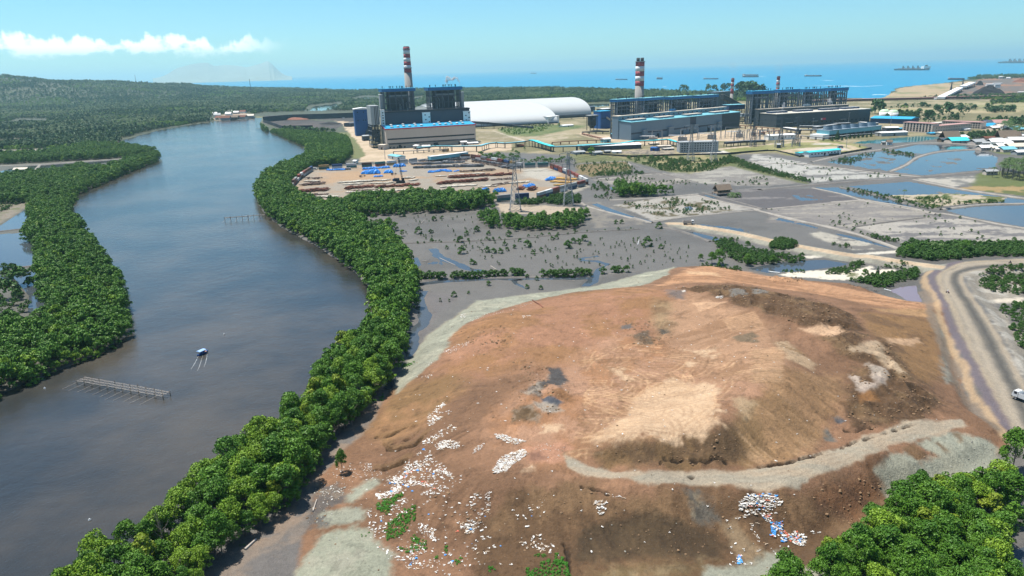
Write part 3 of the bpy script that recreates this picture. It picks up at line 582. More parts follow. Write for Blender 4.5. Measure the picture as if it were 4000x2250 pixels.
# ---- rain gullies and slumped soil: streaks that run down the fall of the slope, small patches of other soil
i = bbox_idx(MOUND, GX, GY, 2); dm = sdist(MOUND, GX[i], GY[i]); i = i[dm > 1.5]; dm = dm[dm > 1.5]; x, y = GX[i], GY[i]
e_ = 1.5; gx = (tps(x + e_, y) - tps(x - e_, y)) / (2 * e_); gy = (tps(x, y + e_) - tps(x, y - e_)) / (2 * e_); sl_ = np.hypot(gx, gy) + 1e-6; ux, uy = gx / sl_, gy / sl_
acc = np.zeros(len(i)); acc2 = np.zeros(len(i))
for k in range(-7,8):
    acc += fbm((x + ux * k * .9) / 1.3,(y + uy * k * .9) / 1.3,2); acc2 += fbm((x + ux * k * 1.6) / 4.5 + 50,(y + uy * k * 1.6) / 4.5,2)
acc /= acc.std(); acc2 /= acc2.std(); sf = sstep(.04,.16, sl_) * sstep(1,6, dm)
road_ = sdist(BENCH, x, y); sf = sf * sstep(.5,-1.5, road_) * sstep(2,-5, sdist(PLAT, x, y))
GZ[i] += sf * .05 * acc; kf = 1 + sf * (.10 * acc + .03 * acc2) * sstep(-.25,.35, fbm(x / 14, y / 14 + 40,3)); sand_ = sdist(SANDP, x, y)
p1_, p2_, p3_ = fbm(x / 3.2 + 9, y / 3.2,5,.62), fbm(x / 7 + 60, y / 7,5,.62), fbm(x / 1.7 + 90, y / 1.7,4,.65); off_ = sstep(1,4, dm) * sstep(.5,-1.5, road_)
off_ = off_ * sstep(1,-2, sand_); kf *= 1 - .20 * off_ * sstep(.24,.36, p1_) + .18 * off_ * sstep(.28,.40, p2_) - .16 * off_ * sstep(.34,.44, p3_)
GC[i, :3] *= np.clip(kf, .45,1.6)[:, None]
GZ[i] += off_ * (.12 * sstep(.2,.4, p1_) - .12 * sstep(.3,.42, p3_))
for Lp, w_ in (((m4,(985,700),(1030,682),(1080,690),(1140,682)),.7),((m4,(1165,695),(1220,690),(1300,690),(1350,668),(1420,690)),.6),((m4,(1640,728),(1720,716),(1926,668)),.3),((m5,(730,480),(790,492),(860,470),(910,470)),.7),((m5,(230,715),(500,655),(900,530),(1180,445)),.28),((m4,(460,855),(560,872),(640,905)),.3),((m4,(345,1240),(375,1330),(390,1449)),.35),((m4,(1130,790),(1210,793)),.25)):
    line_paint(smooth_line(TP(*Lp),6), w_ * .5,(.035,.024,.015),.25,.9,.8,1.6, dz=-.7)
# ---- haul road and access road
paint(HAUL, (.235,.205,.165),1.0,.8,5,1,(.29,.25,.19),12,-.1,.25, cls='haul_road', st=(1,.3), rot=.2)
hl = smooth_line([G(*m8(*p),3.4) for p in HAUL_L], 4); hr = smooth_line([G(*m8(*p),3.4) for p in HAUL_R], 4)
nmid = min(len(hl), len(hr)); rs = lambda Lq, n: np.array([Lq[int(round(k * (len(Lq) - 1) / (n - 1)))] for k in range(n)])
ha, hb = rs(hl, 40), rs(hr, 40)
for o, wd, c, op in ((.16,1.5,(.42,.35,.26),.6),(.3,1.2,(.30,.27,.225),.6),(.42,1.6,(.43,.37,.29),.6),(.55,1.5,(.26,.235,.2),.5),(.66,1.7,(.12,.115,.105),.8),(.75,1.4,(.085,.083,.08),.85),(.84,1.2,(.20,.185,.16),.6),(.94,1.0,(.44,.37,.28),.6)):
    line_paint(ha * (1 - o) + hb * o, wd, c, .9, op, 1.3,9)
out = ha + (ha - hb) / np.linalg.norm(ha - hb, axis=1)[:, None] * 1.5
line_paint(out[10:], 1.9,(.155,.125,.145),1.0,.85,1.0,5)
out2 = ha + (ha - hb) / np.linalg.norm(ha - hb, axis=1)[:, None] * 5.0
line_paint(out2[14:], 1.5,(.46,.33,.20),.9,.85,1.0,5)
out3 = ha + (ha - hb) / np.linalg.norm(ha - hb, axis=1)[:, None] * 8.5
line_paint(out3[20:], 1.8,(.215,.17,.13),1.1,.85,1.2,5)
paint(poly(m8,(1480,640),(1560,610),(1932,585),(1932,830),(1700,820),(1932,1060),(1932,1440),(1800,1190),(1700,1010),(1600,860),(1500,730), z=2),(.30,.275,.235),1,3,7,.95,(.42,.40,.36),8,.05,.3)
paint(poly(m8,(1700,790),(1932,780),(1932,815),(1720,815), z=2),(.62,.56,.47),.8,2,5,.9)
pa = ACC; nrm = np.gradient(pa, axis=0); nrm = np.c_[-nrm[:, 1], nrm[:, 0]] / np.linalg.norm(nrm, axis=1)[:, None]
strip = lambda a, b: np.r_[pa + nrm * a, (pa + nrm * b)[::-1]]
paint(strip(7.5,-9),(.34,.335,.28),1,1.6,5,.95,(.25,.245,.21),5)
paint(strip(3.6,-3.8),(.56,.44,.31),.7,.8,5,1,(.47,.36,.25),8, cls='access_road')
for o in (-1.6,.2,1.8): line_paint(pa + nrm * o, .35,(.42,.33,.235),.4,.6,.3,5)
# ---- plant grounds
paint(PLANT, (.20,.185,.10),6,10,40,1,(.36,.31,.20),60,-.1,.3, cls='plant_yard_ground')
paint(poly(A_, (-60,1170),(290,1180),(330,1230),(520,1449),(760,1449),(700,1500),(200,1500),(60,1330), z=1.6),(.17,.19,.08),4,6,20,.9)
paint(poly(A_, (-60,1010),(300,1000),(420,1240),(540,1390),(700,1400),(1900,1310),(2000,1380),(1800,1480),(560,1480),(250,1240),(100,1060), z=1.6), TAN, 2,4,20,1,(.44,.35,.25),25,-.1,.3, cls='plant_road')
paint(poly(r2,(700,690),(760,770),(900,880),(1650,860),(1932,850),(1932,900),(1650,925),(1000,985),(760,985),(830,930),(760,840), z=1.6), TAN, 2,4,20,1,(.46,.37,.26),25,-.1,.3, cls='plant_road')
paint(poly(r2,(250,650),(420,665),(640,680),(760,690),(760,620),(60,640),(50,690),(200,740),(430,740),(600,755),(660,700), z=1.6),(.065,.062,.062),3,6,30,1,(.10,.085,.08),40, cls='plant_yard_ground')
paint(poly(B_, (600,660),(800,670),(1200,790),(1300,815),(1000,830),(590,800), z=1.6),(.25,.22,.13),3,6,20,.9,(.36,.31,.23),20)
paint(poly(B_, (800,660),(840,665),(1310,800),(1260,815), z=1.6),(.52,.46,.38),1.5,1,9,1, cls='plant_road')
paint(poly(B_, (860,640),(1600,570),(2200,590),(2000,640),(1450,745),(1050,740), z=1.6),(.10,.15,.05),4,6,20,.95,(.16,.19,.07),18)
paint(poly(B_, (1190,770),(1440,740),(1900,700),(2100,760),(1700,800),(1440,790), z=1.6),(.30,.27,.16),4,6,20,.9,(.45,.39,.29),18)
paint(poly(C_, (0,1170),(90,1150),(480,1200),(700,1250),(950,1230),(1400,1180),(1900,1150),(2330,1100),(2330,1260),(1900,1280),(1400,1320),(900,1320),(600,1290),(300,1250), z=1.6), TAN, 2,4,18,1,(.42,.34,.24),25,-.1,.3, cls='plant_road')
paint(poly(D_, (0,1060),(500,1010),(1000,1110),(1100,1160),(1400,1200),(1000,1210),(600,1190),(0,1200), z=1.6), TAN, 2,4,18,.9,(.36,.31,.22),22,-.1,.3, cls='plant_road')
paint(poly(D_, (-200,1310),(0,1300),(640,1240),(1000,1190),(1400,1180),(2000,1290),(1800,1340),(1000,1420),(620,1340),(0,1385),(-240,1400), z=1.6),(.20,.215,.075),3,5,22,1,(.30,.29,.13),22, cls='lawn')
line_paint(poly(D_, (-250,1330),(0,1300),(500,1250),(1000,1210),(1250,1195), z=1.6),5,(.52,.43,.32),2)
line_paint(poly(D_, (1000,1200),(1400,1230),(1700,1270),(1790,1300),(1500,1330),(1000,1370),(780,1340),(1000,1310),(1500,1280), z=1.6),6,(.50,.41,.29),2)
paint(poly(D_, (1000,1300),(1640,1290),(1700,1320),(1200,1350),(960,1330), z=1.6),(.55,.49,.42),2,2,9)
paint(poly(D_, (1160,1235),(1420,1230),(1420,1250),(1180,1250), z=1.6),(.55,.52,.47),2,2,9)
paint(poly(r3,(1220,945),(1600,905),(1660,925),(1300,945), z=1.6),(.62,.60,.56),2,2,9, cls='plant_road')
paint(poly(C_, (900,1390),(1400,1400),(1390,1480),(500,1440), z=1.6),(.33,.28,.22),2,4,9,.9,(.13,.12,.11),8,.05,.2)
paint(poly(r3,(440,940),(1220,945),(1700,930),(1700,1010),(1350,1080),(1150,1060),(880,985),(480,1000), z=.8),(.15,.165,.065),3,6,16,.9,(.32,.28,.14),22,.05,.3)
# container yard
YARDP = np.array([G(*p, 1.2) for p in px(Y_, (290,665),(470,520),(640,380),(780,355),(1100,320),(1520,300),(2010,262)) + px(Z_, (700,190),(1080,250),(1450,345),(1830,320),(2100,420),(2370,560),(1960,690),(1640,790),(1080,830)) + px(Y_, (1800,860),(540,800),(380,730))])
paint(YARDP, (.32,.285,.24),1.5,2,9,1,(.35,.26,.18),35,-.1,.25, cls='container_yard_ground')
paint(poly(Y_, (600,420),(1300,400),(2200,480),(2000,520),(1000,520),(900,600),(860,500), z=1.2),(.44,.29,.17),6,9,20,.7)
paint(poly(Z_, (1450,360),(1800,350),(2000,430),(1750,520),(1500,480), z=1.2),(.44,.42,.37),4,6,16,.9)
paint(poly(Z_, (1640,770),(2330,590),(2420,620),(2200,700),(1700,800), z=1),(.36,.34,.29),2,3,10,.9)
# ---- far side: fields, spit, port
paint(poly(r4,(720,500),(980,460),(960,440),(1100,415),(1300,400),(1520,380),(1560,395),(1300,500),(1000,520),(720,525), z=2),(.42,.33,.21),8,20,90,1,(.24,.24,.12),90,0,.3, cls='beach')
paint(poly(r4,(1300,505),(1560,390),(1600,355),(2300,345),(2300,520),(1300,520), z=2),(.16,.135,.12),8,20,90,1,(.32,.17,.10),90,.0,.25, cls='port_ground')
paint(poly(r4,(780,590),(1100,575),(1500,590),(1900,600),(1900,620),(1200,620),(800,615), z=2),(.40,.34,.21),6,10,60,1,(.3,.28,.14),60, cls='field')
paint(poly(r4,(1350,545),(2300,520),(2300,570),(1950,600),(1500,565), z=2),(.29,.28,.14),6,12,60,1,(.4,.35,.22),60, cls='field')
paint(poly(r4,(1640,700),(1800,690),(1800,760),(1932,840),(1700,870),(1620,760), z=1.5),(.42,.35,.26),3,6,20,.9)
paint(poly(r4,(1580,860),(1760,850),(1932,900),(1932,940),(1740,930), z=1),(.14,.17,.06),2,4,12,.9)
paint(poly(r4,(1600,1060),(1720,1050),(1932,1080),(2200,1100),(2200,1200),(1932,1170),(1540,1165), z=1),(.12,.15,.05),2,4,12,.95)
paint(poly(r3,(1560,1000),(1700,960),(1932,1050),(2250,1150),(2250,1165),(1900,1085), z=.8),(.12,.14,.05),2,4,12,.9)
# west bank clearings
paint(poly(m1,(-200,180),(0,150),(210,160),(205,210),(0,340),(-300,400)),(.25,.22,.18),2,4,10,.9,(.15,.16,.08),10)
paint(poly(r1,(-60,1130),(100,1130),(330,1122),(320,1145),(0,1158), z=1),(.34,.32,.29),2,4,16)
paint(poly(r1,(-60,1060),(140,1055),(140,1075),(-60,1085), z=1),(.16,.22,.07),3,4,16)
paint(poly(r1,(1600,905),(1640,870),(1860,850),(1900,900), z=1.5),(.42,.33,.25),3,6,20)
paint(poly(r2,(0,640),(60,650),(20,720),(0,720), z=1.5),(.2,.2,.1),3,6,20)
# ---- shared-vertex meshes, one per kind of ground
SOIL = ground_mat()
XYZ = np.c_[GX, GY, GZ]
quad = (np.arange(NR - 1)[:, None] * NC + np.arange(NC - 1)[None, :]).ravel()
QD = np.c_[quad, quad + 1, quad + NC + 1, quad + NC]
keep = XYZ[QD].max(1)[:, 2] > -1.6          # drop the deep river and sea bed
# the land ends at the coast
COAST = np.array([(-9000,9500,0),(-5200,8200,0),(-4300,6900,0),(-3300,6100,0)] + [G(*p, 0) for p in px(W_, (330,224),(400,230),(650,226),(880,232),(1000,228),(1400,224),(1560,230),(1700,234),(1880,238),(2060,246),(2215,248),(2235,244))] +
   [G(*p, 0) for p in px(r4,(960,458),(985,450),(950,440),(1080,418),(1300,400),(1450,382),(1520,368),(1600,355),(1740,352),(1932,345),(2500,330))])
land = sdist(np.r_[COAST[:, :2], [[9000,60], [-9000,60]]], GX, GY) + sstep(1800,2600, GY)*18 * fbm(GX / 60, GY / 60,4)
XYZ[:, 2] = np.where(land < 0, np.minimum(XYZ[:, 2], np.maximum(land * .03,-2)), XYZ[:, 2])
keep &= (land[QD].max(1) > -60)
QD = QD[keep]; qc = CLS[QD].max(1)
nrmf = np.cross(XYZ[QD[:, 1]] - XYZ[QD[:, 0]], XYZ[QD[:, 3]] - XYZ[QD[:, 0]])
VN = np.zeros_like(XYZ)
for k in range(4): np.add.at(VN, QD[:, k], nrmf)
VN /= np.linalg.norm(VN, axis=1)[:, None] + 1e-12
if VN[QD[0,0], 2] < 0: QD = QD[:, ::-1]; VN = -VN
GC[:, :3] = np.clip(GC[:, :3] * .64*(np.array((1.03,1.0,.95))),.01,.8)
LABELS = {}
for ci, nm in enumerate(CLASS):
    q = QD[qc == ci]
    if not len(q): continue
    used, inv = np.unique(q, return_inverse=True); inv = inv.reshape(q.shape)
    me = bpy.data.meshes.new(nm); me.vertices.add(len(used)); me.vertices.foreach_set('co', XYZ[used].astype(np.float32).ravel())
    me.loops.add(q.size); me.loops.foreach_set('vertex_index', inv.astype(np.int32).ravel())
    me.polygons.add(len(q)); me.polygons.foreach_set('loop_start', np.arange(0, q.size, 4, dtype=np.int32))
    me.update(calc_edges=True); me.polygons.foreach_set('use_smooth', np.ones(len(q), bool))
    at = me.color_attributes.new('soil', 'FLOAT_COLOR', 'POINT'); at.data.foreach_set('color', GC[used].astype(np.float32).ravel())
    me.normals_split_custom_set_from_vertices(VN[used].tolist())
    me.materials.append(SOIL); o = bpy.data.objects.new(nm, me); COL.objects.link(o); prop(o, kind='structure')
# ---- water
def sheet(name, P, z, m, kind='structure'):
    me = bpy.data.meshes.new(name); P = np.asarray(P)[:, :2]
    me.from_pydata([(float(p[0]), float(p[1]), z) for p in P], [], [list(range(len(P)))]); me.update()
    if me.polygons[0].normal.z < 0: me.flip_normals()
    me.materials.append(m); o = bpy.data.objects.new(name, me); COL.objects.link(o); prop(o, kind=kind); return o
def grow(P, d):
    P = np.asarray(P, float)[:, :2]; c = P.mean(0); v = P - c; L_ = np.linalg.norm(v, axis=1)[:, None]; return c + v * (L_ + d) / L_
RW = water_mat('river_water', (.024,.026,.026),.07,.13,1.1,(.066,.056,.043),(1,1,1),.55,(.02,(.3,1.6,1)))
SW = water_mat('sea_water', (.008,.165,.30),.30,.25,.08,(.012,.20,.325),(1,1,1),.14)
PW = water_mat('pond_water', (.040,.050,.060),.04,.02,1.2,(.05,.055,.06),(1,1,1),.5)
PT = water_mat('reservoir_water', (.03,.13,.14),.08,.05,.6,(.03,.14,.15))
PP = water_mat('silty_water', (.15,.12,.14),.1,.03,1.2,(.18,.145,.16))
rp = np.r_[[[-700,20], [-60,20]], ]
sheet('river', [(-900,60),(-60,60),(120,330),(60,500),(-20,720),(-180,1300),(-420,2050),(-700,2150),(-900,2050),(-900,700)], 0.0, RW)
for k, (P, lv, *_r) in enumerate(PONDS):
    sheet('pond_water', grow(P, 2.5 if k not in (1,2,3,4,6) else 3.0), lv, {7: PT, 9: PP}.get(k, PW))
for Lp, hw in STREAMS:
    q = np.array(smooth_line(Lp, 4))[:, :2]; n_ = np.gradient(q, axis=0); n_ = np.c_[-n_[:, 1], n_[:, 0]] / (np.linalg.norm(n_, axis=1)[:, None] + 1e-9)
    w_ = hw * 1.7
    me = bpy.data.meshes.new('stream'); V = [(float(a[0]), float(a[1]),.33) for a in q + n_ * w_] + [(float(a[0]), float(a[1]),.33) for a in q - n_ * w_]; k = len(q)
    me.from_pydata(V, [], [(j, j + k, j + k + 1, j + 1) for j in range(k - 1)]); me.update(); me.materials.append(PW)
    o = bpy.data.objects.new('stream', me); COL.objects.link(o); prop(o, kind='structure')
sheet('sea', [(-160000,1500),(-9000,1500),(-2500,3200),(900,2300),(1100,1900),(9000,1900),(160000,1500),(160000,160000),(-160000,160000)], -.25, SW)
# ---- haze
me = bpy.data.meshes.new('haze'); s_ = 170000.0; lo_, hi_ = -4.0,520.0
me.from_pydata([(x, y, z) for z in (lo_, hi_) for y in (-s_, s_) for x in (-s_, s_)], [], [(0,2,3,1),(4,5,7,6),(0,1,5,4),(2,6,7,3),(0,4,6,2),(1,3,7,5)])
hz_m = bpy.data.materials.new('haze'); hz_m.use_nodes = True; t = hz_m.node_tree; t.nodes.clear()
ho = N(t, 'ShaderNodeOutputMaterial'); hv = N(t, 'ShaderNodeVolumePrincipled'); t.links.new(hv.outputs[0], ho.inputs['Volume'])
hv.inputs['Color'].default_value = (.52,.89,1.0,1); hv.inputs['Density'].default_value = 4.8e-5; hv.inputs['Anisotropy'].default_value = 0.3
me.materials.append(hz_m); o = bpy.data.objects.new('haze', me); COL.objects.link(o); prop(o, kind='stuff')
# ------------------------------------------------------------------ mesh builder
class MB:
    def __init__(s): s.v, s.f, s.m, s.mi = [], [], [], 0
    def add(s, V, F):
        b = len(s.v); s.v += [tuple(map(float, p)) for p in V]; s.f += [tuple(i + b for i in f) for f in F]; s.m += [s.mi] * len(F); return s
    def box(s, x0, y0, z0, x1, y1, z1):
        return s.add([(x0, y0, z0),(x1, y0, z0),(x1, y1, z0),(x0, y1, z0),(x0, y0, z1),(x1, y0, z1),(x1, y1, z1),(x0, y1, z1)],
                     [(0,3,2,1),(4,5,6,7),(0,1,5,4),(1,2,6,5),(2,3,7,6),(3,0,4,7)])
    def cbox(s, c, sz, rz=0.0, tilt=0.0):
        M_ = Matrix.Rotation(rz, 3, 'Z') @ Matrix.Rotation(tilt, 3, 'X'); V = []
        for z in (-.5,.5):
            for x, y in ((-.5,-.5),(.5,-.5),(.5,.5),(-.5,.5)): V.append(tuple(Vector(c) + M_ @ Vector((x * sz[0], y * sz[1], z * sz[2]))))
        return s.add(V, [(0,3,2,1),(4,5,6,7),(0,1,5,4),(1,2,6,5),(2,3,7,6),(3,0,4,7)])
    def prism(s, prof, y0, y1):        # profile in x-z, pushed along y
        n = len(prof); V = [(x, y0, z) for x, z in prof] + [(x, y1, z) for x, z in prof]
        return s.add(V, [tuple(range(n))[::1], tuple(range(2 * n - 1, n - 1,-1))] + [(i + n, (i + 1) % n + n, (i + 1) % n, i) for i in range(n)])
    def prismx(s, prof, x0, x1):       # profile in y-z, pushed along x
        n = len(prof); V = [(x0, y, z) for y, z in prof] + [(x1, y, z) for y, z in prof]
        return s.add(V, [tuple(range(n - 1,-1,-1)), tuple(range(n, 2 * n))] + [(i, (i + 1) % n, (i + 1) % n + n, i + n) for i in range(n)])
    def cone(s, a, b, r0, r1, n=10, cap=True):
        a, b = Vector(a), Vector(b); d = (b - a).normalized(); u = d.orthogonal().normalized(); w = d.cross(u); V = []
        for c, r in ((a, r0),(b, r1)):
            for k in range(n): t = 2 * math.pi * k / n; V.append(tuple(c + u * (r * math.cos(t)) + w * (r * math.sin(t))))
        F = [(k, (k + 1) % n, (k + 1) % n + n, k + n) for k in range(n)]
        if cap: F += [tuple(range(n - 1,-1,-1)), tuple(range(n, 2 * n))]
        return s.add(V, F)
    def tube(s, P, r, n=6):
        for i in range(len(P) - 1): s.cone(P[i], P[i + 1], r, r, n)
        return s
    def bar(s, a, b, w):               # square section bar
        a, b = Vector(a), Vector(b); d = (b - a)
        if d.length < 1e-6: return s
        d = d.normalized(); u = d.cross(Vector((0,0,1)))
        u = u.normalized() if u.length > 1e-3 else Vector((1,0,0)); v = d.cross(u); h = w / 2; V = []
        for c in (a, b):
            for p, q in ((-h, -h),(h, -h),(h, h),(-h, h)): V.append(tuple(c + u * p + v * q))
        return s.add(V, [(0,3,2,1),(4,5,6,7),(0,1,5,4),(1,2,6,5),(2,3,7,6),(3,0,4,7)])
    def build(s, name, mats, parent=None, smooth=False):
        me = bpy.data.meshes.new(name); me.from_pydata(s.v, [], s.f)
        if not isinstance(mats, (list, tuple)): mats = [mats]
        for m in mats: me.materials.append(m)
        if len(mats) > 1: me.polygons.foreach_set('material_index', s.m)
        if smooth: me.polygons.foreach_set('use_smooth', [True] * len(s.f))
        bm_fix(me)
        o = bpy.data.objects.new(name, me); COL.objects.link(o)
        if parent: o.parent = parent
        return o
import bmesh
def bm_fix(me):
    b = bmesh.new(); b.from_mesh(me); bmesh.ops.recalc_face_normals(b, faces=b.faces); b.to_mesh(me); b.free()
def empty(name, loc, rz=0.0, label=None, cat=None, group=None):
    o = bpy.data.objects.new(name, None); COL.objects.link(o); o.location = loc; o.rotation_euler = (0,0, rz); o.empty_display_size = 1
    return prop(o, label, cat, group)
def copy_tree(o, parent=None):
    c = o.copy(); COL.objects.link(c)
    if parent: c.parent = parent
    for ch in list(o.children): copy_tree(ch, c)
    return c
def frame(a, b):            # origin at a, local x towards b (level): returns loc, rz, length
    a, b = np.asarray(a, float), np.asarray(b, float); d = b - a
    return (float(a[0]), float(a[1]), float(a[2])), math.atan2(d[1], d[0]), math.hypot(d[0], d[1])
def top_z(base, pxy):       # height of the point above BASE (same distance) seen at pixel pxy
    d = ray(*pxy); t = math.hypot(base[0], base[1]) / math.hypot(d[0], d[1]); return CAMH + d[2] * t
def gpt(c, x, y, z=1.6): return G(*c(x, y), z)

# ------------------------------------------------------------------ plants
def leaf_mat(name, c1, c2, sub=.0, rough=.55):
    m, t, b = nodes_of(name); l = t.links.new
    at = N(t, 'ShaderNodeAttribute'); at.attribute_name = 'leaf'
    oi = N(t, 'ShaderNodeObjectInfo')
    k = math_(t, 'ADD', math_(t, 'MULTIPLY', at.outputs['Fac'], .62), math_(t, 'MULTIPLY', oi.outputs['Random'], .38))
    mx = N(t, 'ShaderNodeMix', data_type='RGBA'); l(k, mx.inputs[0]); mx.inputs[6].default_value = (*c1,1); mx.inputs[7].default_value = (*c2,1)
    l(mx.outputs[2], b.inputs['Base Color']); b.inputs['Roughness'].default_value = rough; b.inputs['Specular IOR Level'].default_value = .25
    MATS[name] = m; return m
L_MANG = leaf_mat('mangrove_leaf', (0.027,0.090,0.007),(0.098,0.207,0.016))
L_LIGHT = leaf_mat('bright_leaf', (0.073,0.156,0.008),(0.179,0.282,0.021))
L_YEL = leaf_mat('yellow_leaf', (.10,.16,.008),(.20,.25,.02))
L_DARK = leaf_mat('dark_leaf', (0.019,0.055,0.016),(0.050,0.111,0.027))
L_PALM = leaf_mat('palm_leaf', (0.024,0.061,0.014),(0.075,0.122,0.027))
L_WEED = leaf_mat('weed_leaf', (.035,.14,.012),(.08,.26,.025))
L_DRY = leaf_mat('dry_grass_leaf', (.07,.07,.03),(.15,.13,.06))
L_BUSH = leaf_mat('bush_leaf', (0.026,0.075,0.011),(0.068,0.150,0.021))
BARK = mat('bark', (.12,.10,.08),.9,.3,1.0)
PALMBARK = mat('palm_bark', (.16,.14,.115),.9,.2,1.0)
def leaves_mesh(name, centers, radii, n, size, matl, seed, flat=.75, droop=0.0):
    """leaf-clump quads scattered through the outer shell of many overlapping twigs' clumps"""
    r = np.random.RandomState(seed); nc = len(centers); pr = radii ** 2; pr = pr / pr.sum()
    ci = r.choice(nc, n, p=pr); d = r.normal(size=(n, 3)); d /= np.linalg.norm(d, axis=1)[:, None]; d[:, 2] = np.where(d[:, 2] < -.35,-d[:, 2], d[:, 2])
    rr = radii[ci] * r.uniform(.72,1.06, n); P = centers[ci] + d * rr[:, None] * np.array([1,1, flat])
    nn = d + r.normal(0,.55,(n, 3)); nn /= np.linalg.norm(nn, axis=1)[:, None]
    a = np.cross(nn, r.normal(size=(n, 3))); a /= np.linalg.norm(a, axis=1)[:, None]; b = np.cross(nn, a)
    s = size * r.uniform(.6,1.3, n)[:, None]; w = .62
    V = np.stack([P - a * s * .5, P + b * s * w * .5, P + a * s * .5, P - b * s * w * .5], 1).reshape(-1,3)
    F = np.arange(n * 4, dtype=np.int32)
    me = bpy.data.meshes.new(name); me.vertices.add(n * 4); me.vertices.foreach_set('co', V.astype(np.float32).ravel())
    me.loops.add(n * 4); me.loops.foreach_set('vertex_index', F); me.polygons.add(n); me.polygons.foreach_set('loop_start', np.arange(0, n * 4,4, dtype=np.int32)); me.update(calc_edges=True)
    tone = np.clip(r.uniform(0,1, nc)[ci] * .6 + r.uniform(0,1, n) * .4,0,1)
    at = me.attributes.new('leaf', 'FLOAT', 'FACE'); at.data.foreach_set('value', tone.astype(np.float32)); me.materials.append(matl); return me
def crown_mesh(name, R, Hc, nclump, n, size, matl, seed, base=0.0, flat=.8):
    r = np.random.RandomState(seed); C = []; rad_ = []
    for k in range(nclump):
        a = 2.4 * k + r.uniform(-.5,.5); q = math.sqrt((k + .5) / nclump); q = min(q, 1) * r.uniform(.75,1.05)
        C.append((R * .78 * q * math.cos(a), R * .78 * q * math.sin(a), base + Hc * (.28 + .52*(1 - q * q) + r.uniform(-.12,.14)))); rad_.append(R * r.uniform(.30,.46))
    for k in range(nclump // 2):                # lower skirt
        a = r.uniform(0,6.28); C.append((R * .8 * math.cos(a), R * .8 * math.sin(a), base + Hc * r.uniform(.0,.25))); rad_.append(R * r.uniform(.24,.36))
    return leaves_mesh(name, np.array(C), np.array(rad_), n, size, matl, seed + 5, flat)
def trunk_mesh(name, h, r, seed, limbs=5, spread=2.2, m=None):
    q = random.Random(seed); b = MB(); b.cone((0,0,-.4),(0.1,0, h * .5), r, r * .7,7); b.cone((.1,0, h * .5),(.15,.1, h * .85), r * .7, r * .35,6)
    for k in range(limbs):
        a = q.uniform(0,6.28); z0 = h * q.uniform(.3,.6); b.cone((.1,0, z0),(math.cos(a) * spread, math.sin(a) * spread, z0 + h * q.uniform(.2,.35)), r * .4, r * .13,5)
    for k in range(5):   # stilt roots
        a = q.uniform(0,6.28); b.cone((0,0, h * .18),(math.cos(a) * r * 5, math.sin(a) * r * 5,-.3), r * .3, r * .18,4)
    o = b.build(name, m or BARK); me = o.data; bpy.data.objects.remove(o); return me
def palm_mesh(name, R, n, seed, wd=.55, matl=None, seg=5, k2=1):
    """fronds as arched ribs with paired drooping leaflets"""
    q = np.random.RandomState(seed); V = []; F = []; tone = []
    for k in range(n):
        a = k * 2.4 + q.uniform(-.2,.2); up = q.uniform(-.25,1.0); L_ = R * q.uniform(.8,1.1); dirv = np.array([math.cos(a), math.sin(a),0]); sd = np.array([-math.sin(a), math.cos(a),0])
        pts = []
        for i in range(seg + 1):
            t = i / seg; pts.append(dirv * L_ * t * (1 - .12 * t) + np.array([0,0, L_ * (up * .75 * t - (.55 + .35 * up) * t * t)]))
        tn = q.uniform(0,1)
        for i in range(seg):
            t0, t1 = i / seg, (i + 1) / seg; w0 = wd * R * .32 * math.sin(math.pi * min(1, t0 * .86 + .12)); w1 = wd * R * .32 * math.sin(math.pi * min(1, t1 * .86 + .12))
            for sg in (-1,1):
                b = len(V); V += [pts[i], pts[i] * .35 + pts[i + 1] * .65, pts[i] * .2 + pts[i + 1] * .8 + sd * sg * w1 - np.array([0,0, w1 * .5]), pts[i] * .6 + pts[i + 1] * .4 + sd * sg * w0 - np.array([0,0, w0 * .5])]
                F.append((b, b + 1, b + 2, b + 3)); tone.append(tn * .6 + q.uniform(0,.4))
    me = bpy.data.meshes.new(name); me.from_pydata([tuple(map(float, p)) for p in V], [], F); me.update()
    at = me.attributes.new('leaf', 'FLOAT', 'FACE'); at.data.foreach_set('value', np.array(tone, np.float32)); me.materials.append(matl or L_PALM); return me
def palm_trunk(name, h, r, seed, m=None):
    q = random.Random(seed); bx, by = q.uniform(-.08,.08) * h, q.uniform(-.08,.08) * h; b = MB(); n = 6
    P = [(bx * (i / n) ** 2 - bx, by * (i / n) ** 2 - by, h * i / n - (0.4 if i == 0 else 0)) for i in range(n + 1)]
    for i in range(n): b.cone(P[i], P[i + 1], r * (1.25 - .5 * i / n), r * (1.25 - .5*(i + 1) / n),7)
    o = b.build(name, m or PALMBARK); me = o.data; bpy.data.objects.remove(o); return me
def plant(name, trunk, crown, loc, s, rz, label, cat='tree', group=None, sz=None, crown_name='crown', trunk_name='trunk', dz=0.0):
    r = empty(name, loc, rz, label, cat, group); r.scale = (s * (.85 + .3*((loc[0] * 7.1) % 1)), s * (.85 + .3*((loc[1] * 5.3) % 1)), sz or s)
    if trunk:
        o = bpy.data.objects.new(trunk_name, trunk); COL.objects.link(o); o.parent = r
    o = bpy.data.objects.new(crown_name, crown); COL.objects.link(o); o.parent = r; o.location = (0,0, dz)
    return r
def leafy(name, mesh, loc, s, rz, label, cat, group=None, sz=None):
    o = bpy.data.objects.new(name, mesh); COL.objects.link(o); o.location = loc; o.rotation_euler = (0,0, rz); o.scale = (s, s, sz or s); return prop(o, label, cat, group)
SRC = bpy.data.collections.new('sources')
